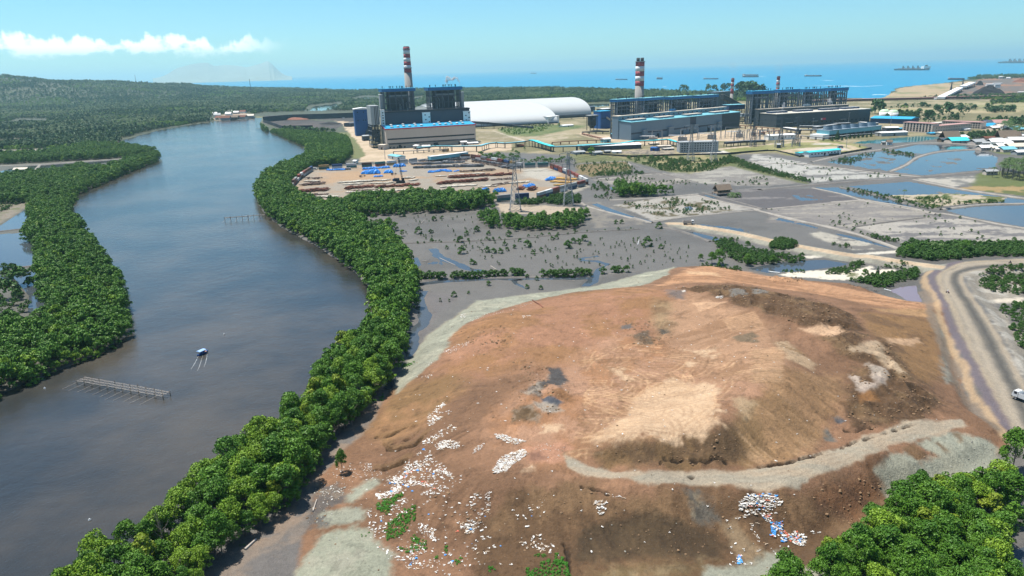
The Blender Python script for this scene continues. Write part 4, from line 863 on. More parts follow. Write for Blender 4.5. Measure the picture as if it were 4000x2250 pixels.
def swarm(name, pts, scales, kinds, meshes, seed=1, kind='stuff', szs=None):
    """one object: many plants of several shapes placed by geometry nodes on its own points"""
    r = np.random.RandomState(seed); n = len(pts)
    me = bpy.data.meshes.new(name); me.vertices.add(n); me.vertices.foreach_set('co', np.asarray(pts, np.float32).ravel())
    sc = np.asarray(scales, np.float32); szs = sc if szs is None else np.asarray(szs, np.float32)
    a = me.attributes.new('size', 'FLOAT_VECTOR', 'POINT'); a.data.foreach_set('vector', np.c_[sc, sc, szs].astype(np.float32).ravel())
    a = me.attributes.new('turn', 'FLOAT_VECTOR', 'POINT'); a.data.foreach_set('vector', np.c_[np.zeros(n), np.zeros(n), r.uniform(0,6.28, n)].astype(np.float32).ravel())
    a = me.attributes.new('sort', 'INT', 'POINT'); a.data.foreach_set('value', np.asarray(kinds, np.int32)); me.update()
    o = bpy.data.objects.new(name, me); COL.objects.link(o); prop(o, kind=kind)
    g = bpy.data.node_groups.new(name, 'GeometryNodeTree'); g.interface.new_socket('Geometry', in_out='INPUT', socket_type='NodeSocketGeometry'); g.interface.new_socket('Geometry', in_out='OUTPUT', socket_type='NodeSocketGeometry')
    gi = g.nodes.new('NodeGroupInput'); go = g.nodes.new('NodeGroupOutput'); jn = g.nodes.new('GeometryNodeJoinGeometry')
    def attr(nm, ty):
        x = g.nodes.new('GeometryNodeInputNamedAttribute'); x.data_type = ty; x.inputs[0].default_value = nm; return [s for s in x.outputs if s.enabled and s.name == 'Attribute'][0]
    for k, m_ in enumerate(meshes):
        so_ = bpy.data.objects.new(name + '_shape', m_); SRC.objects.link(so_)
        oi = g.nodes.new('GeometryNodeObjectInfo'); oi.inputs['Object'].default_value = so_; oi.inputs['As Instance'].default_value = True
        cp = g.nodes.new('FunctionNodeCompare'); cp.data_type = 'INT'; cp.operation = 'EQUAL'
        ins_ = [s for s in cp.inputs if s.enabled]; g.links.new(attr('sort', 'INT'), ins_[0]); ins_[1].default_value = k
        ip = g.nodes.new('GeometryNodeInstanceOnPoints'); g.links.new(gi.outputs[0], ip.inputs['Points']); g.links.new(cp.outputs[0], ip.inputs['Selection']); g.links.new(oi.outputs['Geometry'], ip.inputs['Instance'])
        g.links.new(attr('turn', 'FLOAT_VECTOR'), ip.inputs['Rotation']); g.links.new(attr('size', 'FLOAT_VECTOR'), ip.inputs['Scale']); g.links.new(ip.outputs[0], jn.inputs[0])
    g.links.new(jn.outputs[0], go.inputs[0]); md = o.modifiers.new('plants', 'NODES'); md.node_group = g; return o
def fill(P, step, seed=1, jit=.45, edge=0.0):
    """jittered points inside a world polygon, keeping off the roads of other plants"""
    P = np.asarray(P, float)[:, :2]; r = np.random.RandomState(seed); lo, hi = P.min(0), P.max(0)
    nx, ny = int((hi[0] - lo[0]) / step) + 2, int((hi[1] - lo[1]) / (step * .87)) + 2
    ix, iy = np.meshgrid(np.arange(nx), np.arange(ny)); X = lo[0] + (ix + .5*(iy % 2)) * step; Y = lo[1] + iy * step * .87
    X = (X + r.uniform(-jit, jit, X.shape) * step).ravel(); Y = (Y + r.uniform(-jit, jit, Y.shape) * step).ravel()
    k = sdist(P, X, Y) > edge; return X[k], Y[k]
# ------------------------------------------------------------------ tree shapes
MV = []   # near mangrove crowns (h about 10 m at scale 1)
for k in range(7): MV.append(crown_mesh('mangrove_crown', 3.4,7.0,20,3600,.46, L_MANG, 100 + k, base=3.2))
MVL = [crown_mesh('mangrove_crown', 3.4,7.0,20,3400,.46, L_LIGHT, 140 + k, base=3.2) for k in range(2)]
MVY = [crown_mesh('mangrove_crown', 2.9,6.4,12,1700,.6, L_YEL, 150, base=3.4)]
MT = [trunk_mesh('mangrove_trunk', 8.5,.17,30 + k) for k in range(3)]
MM = [crown_mesh('mangrove', 3.5,8.0,13,900,.82, L_MANG, 160 + k, base=1.6) for k in range(5)] + [crown_mesh('mangrove', 3.4,7.6,10,520,1.05, L_LIGHT, 170, base=1.8)]
BUSHN = [crown_mesh('bush', 1.6,2.9,9,620,.42, L_BUSH, 180 + k, base=.15) for k in range(3)]
SEED = [crown_mesh('seedling', .6,1.9,6,190,.42, L_BUSH, 190 + k, base=.1) for k in range(3)]
TUFT = [crown_mesh('tuft', .9,.6,5,70,.4, L_DRY, 195, base=-.1), crown_mesh('tuft', .8,.8,5,70,.4, L_BUSH, 196, base=-.1), crown_mesh('tuft', 1.0,.5,5,70,.4, L_DARK, 197, base=-.1)]
WEED = [crown_mesh('weed', .8,.55,6,130,.3, L_WEED, 198, base=-.1), crown_mesh('weed', .6,.7,5,100,.26, L_WEED, 199, base=-.1)]
FAR = [crown_mesh('far_tree', 5.2,11,9,190,2.6, L_DARK, 200 + k, base=2) for k in range(3)] + [crown_mesh('far_tree', 5.0,9,9,170,2.5, L_BUSH, 204, base=2)]
def tall_palm(seed, h=12, R=4.2, n=15):
    c = palm_mesh('palm', R, n, seed, .5, L_PALM, 3); b = MB(); b.cone((0,0,-h - .5),(0,0,0),.3,.2,5); t = b.build('palm_stem', PALMBARK); tm = t.data; bpy.data.objects.remove(t)
    a = bmesh.new(); a.from_mesh(tm); a.from_mesh(c); n0 = len(tm.polygons)
    me = bpy.data.meshes.new('palm'); me.materials.append(PALMBARK); me.materials.append(L_PALM); lay = a.faces.layers.float.get('leaf')
    a.to_mesh(me); a.free()
    mi = [0] * n0 + [1] * (len(me.polygons) - n0); me.polygons.foreach_set('material_index', mi)
    for v in me.vertices: v.co.z += h
    return me
FARP = [tall_palm(210 + k) for k in range(3)]
PALMC = [palm_mesh('palm_crown', 3.9,22,220 + k, .5, L_PALM, 6) for k in range(4)]
PALMT = [palm_trunk('palm_trunk', 10,.2,230 + k) for k in range(3)]
def wz(L9): return [G(x * 1 / .644, y / .644, z) for x, y, z in L9]
g0 = lambda L9, z=1.0: [(x, y, z) for x, y in L9]
cw = lambda c, L9, z: [(c(x, y)[0] * .644, c(x, y)[1] * .644, z) for x, y in L9]
EAST = np.array(wz(g0([(652,308),(665,322),(700,332)], 5) + g0([(735,342),(768,355),(775,370),(758,388),(700,412),(662,434),(642,470),(656,502),(706,542),(805,592),(884,642),(928,685),(940,725),(938,772),(884,822),(834,872),(780,925),(770,985),(685,1035),(565,1135),(445,1225),(275,1338),(125,1449),(-40,1560)], 9) +
   g0([(460,1560),(520,1449),(600,1388),(660,1342),(720,1292),(795,1207),(800,1167),(868,1082),(955,997),(1006,915),(1036,785),(1045,705),(1018,640),(985,602),(900,562),(830,537),(760,505),(735,485),(722,470),(784,420),(862,412)]) + g0([(884,374),(876,346),(858,338),(787,331),(710,326),(668,319)], 9)))
NORTHB = np.array(wz(g0([(800,505)], 9) + g0([(860,545),(966,542),(1186,529),(1250,514)]) + g0([(1248,482),(1150,480),(1062,480)], 9) + g0([(1044,477),(900,490),(790,500)], 9)))
S3P = np.array(wz(cw(m6, [(700,200),(860,150),(850,230),(880,282),(800,272),(740,235)], .7)))
S4P = np.array(wz(cw(m6, [(885,262),(1000,302),(1130,292),(1330,290),(1480,262),(1570,192)], .7) + cw(m6, [(1540,150),(1480,120),(1300,165),(1100,170),(950,155),(890,180)], 6)))
S5P = np.array(wz(cw(r3, [(785,1258),(1080,1250),(1290,1232)], .8) + cw(r3, [(1260,1165),(1080,1165),(900,1145),(790,1135)], 9)))
S5B = np.array(wz(cw(r3, [(1362,1222),(1450,1216)], .8) + cw(r3, [(1440,1165),(1370,1168)], 7)))
S6P = np.array(wz(cw(m6, [(175,358),(95,300),(0,278),(-100,240)], .7) + cw(m6, [(-80,190),(0,205),(60,225),(150,295)], 5)))
WEST = np.array(wz(g0([(-60,1020),(0,993),(120,942),(250,890),(336,834)]) + g0([(318,780),(316,735),(288,675),(238,600),(203,560),(170,520)], 7) + g0([(195,488),(260,462),(330,430),(398,404)]) +
   cw(r1, [(1205,1150),(980,1172),(800,1255),(620,1245),(350,1275),(0,1305),(-120,1310)], 7) + cw(m1, [(-120,140),(0,142),(212,140),(208,330),(172,400),(255,445),(262,640),(282,780),(352,910),(330,1000),(180,1022),(0,1012),(-200,1005)], 6.5)))
WEST2 = np.array(wz(cw(r1, [(-120,1245),(0,1240),(300,1228),(980,1190),(1190,1140)], .8) + cw(r1, [(1180,1110),(1060,1085),(950,1078),(640,1078),(330,1140),(0,1170),(-120,1170)], 7)))
SOUTH = np.array(wz(cw(m5, [(250,1430),(380,1370),(560,1295),(730,1200),(870,1150),(880,1010),(1050,1020),(1060,930),(1200,880),(1270,840),(1400,800),(1540,840),(1650,760),(1760,770),(1850,820),(1900,1000),(1840,1100),(1880,1200),(1800,1290),(1840,1400),(1900,1500),(1900,1650),(0,1650)], 5)))
allm = []
for P, step, nm in ((EAST, 3.8, 'e'),(NORTHB, 4.6, 'n'),(S3P, 4.4, 'c'),(S4P, 4.4, 'c'),(S5P, 4.6, 'f'),(S5B, 4.4, 'f'),(S6P, 4.4, 'c'),(WEST, 4.2, 'w'),(WEST2,4.8, 'w'),(SOUTH, 3.7, 's')):
    X, Y = fill(P, step, 5 + int(P[0,0]) % 50)
    for x, y in zip(X, Y):
        if abs(x) > .83 * y + 25: continue
        allm.append((x, y, nm))
AX = np.array([a[0] for a in allm]); AY = np.array([a[1] for a in allm]); AN = np.array([a[2] for a in allm]); AZ = H(AX, AY)
HT = {'e': .98, 'n': 1.0, 'c': .74, 'f': .95, 'w': .88, 's': .84}
ASZ = np.array([HT[n] for n in AN]) * RS.uniform(.55,1.3, len(AX))*(1 + .2 * fbm(AX / 25, AY / 25,2))
order = np.argsort(np.hypot(AX, AY) / ASZ); near = order[:300]; rest = order[300:]
MLAB = {'e': ('mangrove tree in the dense belt between the river and the landfill mound', 'mangroves of the belt between river and landfill'),
        'n': ('dark mangrove in the long strip in front of the container yard', 'mangroves in front of the container yard'), 'c': ('mangrove in the low grove by the pylon clearing', 'mangroves near the pylons'),
        'f': ('mangrove in the dark clump among the fish ponds', 'mangroves in the pond clump'), 'w': ('mangrove tree on the wooded bank behind the fish trap', 'mangroves of the bank behind the fish trap'),
        's': ('lush mangrove in the grove at the foot of the grey gravel slope', 'mangroves below the gravel slope')}
TINT = {'L': 'bright green ', 'Y': 'yellowish ', 'M': ''}
for k in near:
    u = rnd.random(); nm = AN[k]; d = math.hypot(AX[k], AY[k])
    tp = 'Y' if u < .03 else ('L' if u < (.42 if nm == 'e' and d < 230 else .22) else 'M')
    me = {'Y': MVY, 'L': MVL, 'M': MV}[tp]; lb, gp = MLAB[nm]
    lb = TINT[tp] + lb
    plant('mangrove_tree', rnd.choice(MT), rnd.choice(me),(float(AX[k]), float(AY[k]), float(AZ[k])), float(ASZ[k]), rnd.uniform(0,6.28), lb, 'tree', TINT[tp] + gp, sz=float(ASZ[k] * rnd.uniform(.88,1.12)))
kk = RS.choice([0,1,2,3,4,5], len(rest), p=[.18,.18,.18,.18,.18,.1])
swarm('mangrove_forest', np.c_[AX[rest], AY[rest], AZ[rest]], ASZ[rest] * 1.0, kk, MM, 3)
# three single trees that stand out of the belts
def at(c, x, y): q = T([c(x, y)])[0]; return (float(q[0]), float(q[1]), float(q[2]))
plant('mangrove_tree', MT[0], MV[2], at(m5,1845,760),1.12,1.0, 'lone slender tree at the end of the gravel slope beside the haul road', 'tree', sz=1.35)
plant('mangrove_tree', MT[1], MV[4], at(m3,575,762),.55,2.0, 'narrow dark shrub tree standing out of the belt on brown mud', 'tree', sz=.75)
plant('mangrove_tree', MT[1], MVY[0], at(m3,560,330),1.05,2.0, 'tall tree with golden yellow crown above the river belt', 'tree', sz=1.25)
plant('mangrove_tree', MT[2], MVY[0], at(m3,500,420),.7,.3, 'small golden yellow tree below the taller yellow one', 'tree')
b = MB(); q = random.Random(4)
for k in range(14):
    a = q.uniform(0,6.28); z0 = q.uniform(2.5,6); e = (math.cos(a) * q.uniform(1,2.4), math.sin(a) * q.uniform(1,2.4), z0 + q.uniform(1.5,3.5)); b.cone((0,0, z0), e, .07,.03,4); b.bar(e, (e[0] * 1.3, e[1] * 1.3, e[2] + .8),.05)
b.cone((0,0,-.3),(.2,0,8),.16,.05,6); o = b.build('bare_tree', mat('dead_wood', (.20,.17,.15),.9)); o.location = at(m3,640,450); prop(o, 'leafless grey tree at the edge of the belt above the landslip cracks', 'tree')
for c_, x_, y_ in ((m3,700,330),(m2,1640,900),(m2,1100,1290),(m6,150,760)): o2 = o.copy(); COL.objects.link(o2); o2.location = at(c_, x_, y_); o2.rotation_euler = (0,0, x_); o2.scale = (.9,.9,1.1); prop(o2, 'leafless grey tree poking out of the green river belt', 'tree', 'bare trees in the river belt')
# ---- bush hedge along the tidal channel
hedge = [(262,460,652),(512,560,652),(572,722,650),(742,855,640),(868,922,635),(962,1055,630),(1183,1213,636),(1232,1425,638),(1452,1560,627),(1642,1664,617),(1720,1782,608),(1815,1838,602)]
for x0, x1, y in hedge:
    n = max(1, int((x1 - x0) / 17))
    for k in range(n):
        p = at(m6, x0 + (x1 - x0)*(k + .5) / n, y - rnd.uniform(-3,4)); s = rnd.uniform(1.1,1.5)
        leafy('mangrove_bush', rnd.choice(BUSHN), p, s, rnd.uniform(0,6.28), 'clipped looking round bush in the broken row along the tidal channel', 'bush', 'row of bushes along the tidal channel', s * 1.0)
# ---- shrubs and seedlings on the mud flat
shr = [(380,218,40),(440,200,24),(260,315,60),(350,312,34),(625,325,40),(700,300,50),(575,380,55),(590,465,65),(780,455,50),(830,462,45),(880,462,45),(930,445,34),(1085,415,60),(1125,467,36),(1385,425,68),(1430,385,45),(1470,390,45),(1512,370,55),(1302,355,36),(1268,362,32),(1310,498,26),(945,335,50),(790,325,36),(130,185,60),(528,790,48),(790,705,42),(1080,728,38),(1155,665,36),(1080,650,36),(1185,735,36),(640,768,26),(665,545,46),(690,548,30),(985,425,34),(910,405,36),(1185,445,34),(1025,375,30),(475,430,30),(1750,240,34),(1795,238,34),(1440,305,30),(360,370,28),(1555,400,30)]
for x, y, h in shr:
    d = G(*m6(x, y),.7); s = h / 1.932 / FPX * math.hypot(*d[:2]) / 2.9
    leafy('mangrove_shrub', rnd.choice(BUSHN), at(m6, x, y), s * .95, rnd.uniform(0,6.28), 'low rounded mangrove shrub standing alone on grey mud', 'shrub', 'shrubs dotted over the mud flat', s * .95)
for x, y, h, lb in ((248,408,76, 'largest dark round tree standing alone on the grey mud flat'),(335,275,50, 'dark bush where the dyke meets the gravel road end'),(350,428,38, 'bright bush near the large lone mud flat tree')):
    d = G(*m7(x, y),.7); s = h / 1.932 / FPX * math.hypot(*d[:2]) / 2.9; leafy('mangrove_shrub', BUSHN[0], at(m7, x, y), s, 0, lb, 'shrub', None, s)
SX, SY = fill(poly(m6,(480,395),(1000,350),(1500,345),(2000,330),(2300,380),(2330,560),(1900,590),(1000,600),(720,560)),6.2,9)
SX2, SY2 = fill(poly(m6,(150,190),(650,170),(760,300),(500,370),(150,360)),7.5,10); SX3, SY3 = fill(poly(m6,(360,790),(600,740),(760,740),(500,860),(370,900)),4.5,12)
SX, SY = np.r_[SX, SX2, SX3], np.r_[SY, SY2, SY3]; dn = fbm(SX / 22, SY / 22,3) + RS.uniform(-.5,.5, len(SX)); k = dn > .08; SX, SY = SX[k], SY[k]; SZ = H(SX, SY); k = np.nonzero(SZ > .3)[0]; k = k[np.argsort(np.hypot(SX[k], SY[k]))][:250]
for j in k:
    s = rnd.uniform(.45,1.15); leafy('mangrove_seedling', rnd.choice(SEED),(float(SX[j]), float(SY[j]), float(SZ[j])), s, rnd.uniform(0,6.28), 'tiny mangrove seedling sprouting from the open grey mud', 'seedling', 'seedlings on the mud flat', s * rnd.uniform(.8,1.3))
# west mud islets
for x, y, h in ((50,760,80),(40,690,55),(90,670,35),(150,800,150),(75,900,140),(140,910,80),(45,990,70),(180,1000,60),(120,950,60),(215,960,50),(155,710,35),(195,705,25),(20,940,60)):
    d = G(*m1(x, y),.7); s = h / 1.932 / FPX * math.hypot(*d[:2]) / 3.2; leafy('mangrove_shrub', rnd.choice(BUSHN), at(m1, x, y), s, rnd.uniform(0,6), 'rounded mangrove shrub on the muddy islet in the pond behind the bank', 'shrub', 'shrubs on the pond islet', s)
# trees and scrub around the gravel road
for x, y, h, lb in ((790,545,118, 'broad leafy tree at the crest of the brown mound beside scrub'),(735,540,90, 'smaller round tree next to the broad leafy tree at the mound crest'),(800,560,60, 'low bright bush at the foot of the broad leafy tree'),(1005,425,56, 'conical tree standing between two scrub banks by the channel'),(1000,555,90, 'dark round bush on the bank of the blue pond'),(1190,545,70, 'rounded bush at the edge of the blue pond'),(650,520,55, 'thin grey green bush at the edge of the mud flat')):
    d = G(*m7(x, y),.8); s = h / 1.932 / FPX * math.hypot(*d[:2]) / 10; plant('broadleaf_tree', MT[0], MV[hash(lb) % 5] if False else MV[(x * 7) % 7], at(m7, x, y), s * 1.1, x, lb, 'tree', None, s)
for x, y, h, lb in ((1480,470,100, 'dark upright tree rising from the green scrub beside the road bend'),(730,655,72, 'dark leafy tree on the shrubby bank behind the purple pool'),(1060,480,80, 'round bush tree at the near end of the roadside scrub'),(990,640,40, 'small tree right behind the purple pool')):
    d = G(*m8(x, y),.8); s = h / 1.932 / FPX * math.hypot(*d[:2]) / 10; plant('broadleaf_tree', MT[1], MV[(x * 3) % 7], at(m8, x, y), s * 1.05, x, lb.replace('right behind', 'just behind'), 'tree', None, s)
CON = leaves_mesh('conifer_crown', np.array([(0,0,1.2 + .75 * i) for i in range(9)], float), np.array([1.7 - .16 * i for i in range(9)]),900,.6, L_DARK, 77,.5)
plant('conifer_tree', MT[2], CON, at(m8,822,650),.85,0, 'dark conical conifer beside the leafy tree behind the purple pool', 'tree')
def scrub(name, P, step, s0, s1, meshes, seed, pr=None, cond=None):
    X, Y = fill(P, step, seed); n = len(X)
    if cond is not None:
        k = fbm(X / cond[0], Y / cond[0], 3) + RS.uniform(-.3,.3, n) > cond[1]; X, Y = X[k], Y[k]; n = len(X)
    if n == 0: return None
    return np.c_[X, Y, H(X, Y)], RS.uniform(s0, s1, n), RS.choice(len(meshes), n, p=pr)
def multi(name, lst, meshes, seed=2):
    lst = [a for a in lst if a is not None]; swarm(name, np.concatenate([a[0] for a in lst]), np.concatenate([a[1] for a in lst]), np.concatenate([a[2] for a in lst]), meshes, seed)
SB = BUSHN + TUFT
multi('scrub', [
  scrub('', poly(m7,(730,375),(840,370),(980,430),(1200,475),(1430,505),(1420,530),(1250,540),(1000,560),(880,500),(800,440)),2.6,.6,1.2, SB, 1, [.27,.27,.26,.05,.1,.05]),
  scrub('', poly(m7,(1170,420),(1280,385),(1380,410),(1370,440),(1200,440)),1.9,.7,1.2, SB, 2, [.3,.3,.3,.0,.05,.05]),
  scrub('', poly(m7,(860,350),(940,355),(930,385),(860,370)),2.2,.4,.8, SB, 3),
  scrub('', poly(m7,(600,560),(720,550),(960,585),(1000,590),(900,600),(640,575)),2.2,.4,.8, SB, 4),
  scrub('', poly(m7,(1260,600),(1420,590),(1440,620),(1280,610)),2.0,.3,.6, SB, 5), scrub('', poly(m7,(1580,600),(1720,585),(1800,540),(1900,530),(1900,560),(1760,620),(1600,625)),2.2,.3,.8, SB, 6),
  scrub('', poly(m8,(960,490),(1010,420),(1080,395),(1200,400),(1400,410),(1550,410),(1932,405),(2200,405),(2200,490),(1932,490),(1640,490),(1500,505),(1250,525)),2.5,.7,1.5, SB, 7, [.29,.29,.29,.03,.07,.03]),
  scrub('', poly(m8,(600,675),(700,660),(900,640),(1120,600),(1130,660),(960,690),(880,740),(740,700)),2.2,.6,1.2, SB, 8, [.27,.27,.26,.05,.1,.05]),
  scrub('', poly(m8,(840,560),(1000,560),(1120,590),(1000,590),(860,575)),2.2,.4,.7, SB, 9), scrub('', poly(m8,(420,610),(560,580),(640,600),(620,625),(450,630)),2.2,.4,.8, SB, 10),
  scrub('', poly(m8,(620,560),(700,530),(740,550),(660,580)),2.2,.5,.9, SB, 11),
  scrub('', poly(m8,(1590,640),(1700,590),(1932,580),(2200,580),(2200,760),(1932,760),(1700,740),(1600,700), z=2),2.2,.4,1.0, SB, 12, [.2,.2,.2,.1,.1,.2]),
  scrub('', poly(m8,(1740,850),(1932,830),(2200,830),(2200,1300),(1932,1240),(1820,1000), z=1.5),2.2,.4,.9, SB, 13, [.2,.2,.2,.1,.2,.1], (9,-.3)),
  scrub('', poly(m8,(690,310),(840,335),(1010,375),(1000,385),(860,375),(720,335)),2.4,.4,.8, SB, 14), scrub('', poly(m8,(470,395),(640,410),(640,435),(500,415)),2.4,.4,.7, SB, 15),
  scrub('', poly(m8,(0,420),(60,385),(190,400),(200,440),(60,440)),2.0,.6,1.2, SB, 16), scrub('', poly(m8,(1640,385),(1730,375),(1880,375),(1870,400),(1660,400)),3,.5,1.0, SB, 16, None),
  # pond islands and banks
  scrub('', poly(r4,(540,1178),(760,1215),(1000,1270),(1250,1345),(1230,1355),(900,1275),(600,1200)),2.6,.4,.9, SB, 17), scrub('', poly(r4,(1090,1270),(1300,1260),(1400,1300),(1800,1280),(1790,1295),(1400,1320),(1240,1345)),2.8,.4,.9, SB, 18, None, (12,-.25)),
  scrub('', poly(r4,(860,900),(960,910),(1120,935),(1110,950),(900,925)),3,.4,.9, SB, 19), scrub('', poly(r4,(440,985),(620,945),(760,925),(860,915),(700,975),(620,1000)),3.4,.4,.9, SB, 20, None, (14,.0)),
  scrub('', poly(r4,(0,1050),(60,1060),(330,1140),(320,1150),(0,1085),(-250,1020)),3.0,.6,1.2, SB, 21), scrub('', poly(r3,(1560,985),(1640,950),(1932,1055),(1900,1070),(1700,1010)),3.0,.6,1.2, SB, 22),
  scrub('', poly(r3,(860,960),(1130,960),(1500,985),(1620,965),(1700,985),(1500,1060),(1300,1075),(1140,1060),(900,985)),3.6,.5,1.4, SB, 23, None, (20,-.12)),
  scrub('', poly(r3,(590,1090),(760,1070),(1000,1070),(1000,1085),(700,1105)),3.0,.5,1.1, SB, 24), scrub('', poly(r3,(590,1180),(650,1140),(780,1220),(760,1270),(620,1270)),3.6,.5,1.2, SB, 25, None, (10,0)),
  scrub('', poly(Z_, (1080,870),(1300,880),(1530,830),(1780,830),(1960,760),(2150,760),(2280,800),(2260,860),(2000,890),(1500,885)),3.0,.8,1.7, SB, 26, [.3,.3,.3,.03,.04,.03], (16,-.25)),
  scrub('', poly(r3,(440,1005),(860,985),(930,1050),(600,1105)),5,.4,.9, SB, 27), scrub('', poly(m7,(60,90),(290,60),(620,40),(900,130),(560,175),(290,200)),3.2,.4,.8, TUFT + TUFT, 28, None, (14,.05)),
  scrub('', poly(r3,(600,1122),(1000,1085),(1390,1150),(1932,1100),(1932,1170),(1060,1165),(760,1160)),5,.4,.9, TUFT + TUFT, 29, None, (14,.0)), scrub('', poly(r4,(0,950),(600,1055),(1000,1100),(330,1150),(0,1030)),6,.4,.8, TUFT + TUFT, 30, None, (18,.1)),
  scrub('', poly(m8,(0,130),(700,70),(1250,160),(1932,290),(1932,380),(1000,385),(200,190)),7,.3,.7, TUFT + TUFT, 31, None, (18,.12)),
  scrub('', poly(m1,(-120,150),(100,150),(200,165),(60,230),(-120,300)),3,.5,1.0, SB, 32, None, (9,-.1)),
  scrub('', poly(m6,(0,390),(560,370),(1000,345),(1500,300),(1932,275),(1932,285),(1500,312),(1000,360),(560,385),(0,400)),2.6,.3,.8, SB, 33, None, (12,-.1)),
  scrub('', poly(m2,(1560,1250),(1640,1210),(1680,1230),(1600,1290)),1.6,.3,.6, SB, 34),
], SB, 5)
WP = []
for P, sp, s0, s1 in ((TP(m3,(790,1000),(830,950),(980,895),(970,930),(900,1000),(870,1050)),.75,.7,1.2),(TP(m3,(930,1060),(1010,980),(1060,980),(1060,1080),(970,1180),(890,1210),(850,1190),(880,1100)),.8,.6,1.2),(TP(m3,(940,1270),(1050,1180),(1150,1200),(1130,1270),(1000,1300)),.85,.6,1.1),(TP(m3,(1245,1260),(1290,1245),(1290,1290),(1250,1290)),.8,.6,1.0),(TP(m3,(1190,1320),(1225,1310),(1220,1345),(1195,1345)),.8,.6,1.0),
   (TP(m3,(1320,1350),(1380,1310),(1370,1350),(1330,1390)),.8,.6,1.0),(TP(m4,(100,1400),(150,1310),(280,1290),(360,1340),(390,1449),(380,1600),(60,1600)),.85,.7,1.2),(TP(m3,(1545,1360),(1590,1360),(1590,1440),(1550,1440)),.9,.6,1.0),(TP(m3,(820,250),(850,235),(850,280),(825,290)),.9,.6,1.0),(TP(m3,(960,50),(1000,30),(1060,30),(1000,60)),.9,.6,.9),(TP(m6,(110,1300),(240,1275),(200,1310),(130,1330)),.9,.5,.9),(TP(m3,(680,1170),(760,1160),(750,1190),(690,1190)),.9,.4,.7)):
    X, Y = fill(P, sp, 3); X2 = X + .8 * fbm(X / 3, Y / 3,2); k = fbm(X2 / 4, Y / 4,3) > -.35; X, Y = X[k], Y[k]
    WP.append((np.c_[X, Y, H2(X, Y)], RS.uniform(s0, s1, len(X)) * .75, RS.randint(0,2, len(X))))
multi('weeds', WP, WEED, 8)
# ---- coconut palms one can tell apart
for c, x, y, yt, lb in ((r4,1025,1262,1188, 'coconut palm leaning over the pond island, the shorter of two'),(r4,1318,1340,1222, 'tall coconut palm at the edge of the grassy pond island'),(m8,1275,428,332, 'bushy low palm with arching fronds above the roadside scrub'),(r3,1680,1255,1180, 'palm beside the wooden stilt house on the pond dyke')):
    p = at(c, x, y); hh = top_z(p, c(x, yt)) - p[2]; low = c is m8 or c is r3
    s = hh / (12.2 if not low else 4.2)
    r = empty('coconut_palm', p, x, lb, 'palm'); r.scale = (s,)*3
    if not low:
        o = bpy.data.objects.new('trunk', PALMT[x % 3]); COL.objects.link(o); o.parent = r
    else:
        b = MB(); b.cone((0,0,-.4),(0,0,1.6),.35,.3,8); o = b.build('trunk', PALMBARK, r)
    o = bpy.data.objects.new('crown', PALMC[x % 4]); COL.objects.link(o); o.parent = r; o.location = (0,0,10 if not low else 1.6)
X, Y = fill(poly(r4,(1690,1110),(1760,1060),(1932,1030),(2250,1010),(2300,1130),(1932,1140)),7.0,4); X2, Y2 = fill(poly(r4,(1740,740),(1830,740),(1932,800),(1820,800)),9.0,4)
for j, (x, y) in enumerate(list(zip(X, Y)) + list(zip(X2, Y2))):
    s = rnd.uniform(.9,1.35); r = empty('coconut_palm', (float(x), float(y), hz(x, y)), rnd.uniform(0,6), 'coconut palm in the grove beside the village and ponds', 'palm', 'coconut palms beside the village'); r.scale = (s,)*3
    o = bpy.data.objects.new('trunk', PALMT[j % 3]); COL.objects.link(o); o.parent = r; o = bpy.data.objects.new('crown', PALMC[j % 4]); COL.objects.link(o); o.parent = r; o.location = (0,0,10)
# ---- far woods, palms and plantation out to the coast: one mass
def far_fill(P, step, seed):
    X, Y = fill(P, step, seed); k = np.abs(X) < .82 * Y + 60; return X[k], Y[k]
COASTP = np.r_[COAST[:, :2], [[9000,1200], [2000,1200]], [[400,1500], [-300,1250]], [[-520,1150], [-9000,300]]]
fx, fy, fs = [], [], []
CLEAR = [P for P, *_r in PONDS] + [poly(r1,(-60,1130),(100,1130),(330,1122),(320,1145),(0,1158), z=1), poly(r1,(-60,1060),(140,1055),(140,1075),(-60,1085), z=1), poly(r1,(1600,905),(1640,870),(1860,850),(1900,900), z=1.5), WEST, WEST2, EAST, RIVER,
   poly(r2,(20,630),(45,700),(200,750),(430,750),(600,765),(720,850),(800,850),(800,600),(60,618), z=1.5), PLANT, poly(r4,(780,590),(1100,575),(1500,590),(1900,600),(1900,622),(1200,622),(800,618), z=2), poly(r4,(1350,545),(2300,520),(2300,570),(1950,600),(1500,565), z=2),
   poly(r4,(560,535),(1300,505),(2500,480),(2500,340),(1300,380),(900,440),(560,500), z=2), poly(r4,(1600,690),(1800,680),(1932,720),(2200,740),(2200,1200),(1932,1200),(1600,900), z=1.5), poly(r4,(0,700),(1900,640),(2000,800),(1500,900),(0,1000), z=1.5), poly(r3,(520,545),(760,540),(760,640),(500,650), z=1.5)]
for y0, y1, st, sc in ((700,1400,7.0,.8),(1400,2200,8.5,.95),(2200,3400,10.5,1.0),(3400,6300,15,1.25)):
    band = np.array([(-.84 * y1 - 80, y0),(.84 * y1 + 80, y0),(.84 * y1 + 80, y1),(-.84 * y1 - 80, y1)]); X, Y = far_fill(band, st, int(y0) % 97)
    k = sdist(COASTP, X, Y) > 6; X, Y = X[k], Y[k]
    ok = np.ones(len(X), bool)
    for P in CLEAR: ok &= sdist(P, X, Y) < (-14 if y0 > 1000 else -5)
    # leave the fish-pond flats east of the river bare
    ok &= ~((X > -60) & (Y < 1500)) | (X > 640)
    ok &= ~((X > -420) & (X < 640) & (Y < 1250))
    X, Y = X[ok], Y[ok]
    fx.append(X); fy.append(Y); fs.append(np.full(len(X), sc))
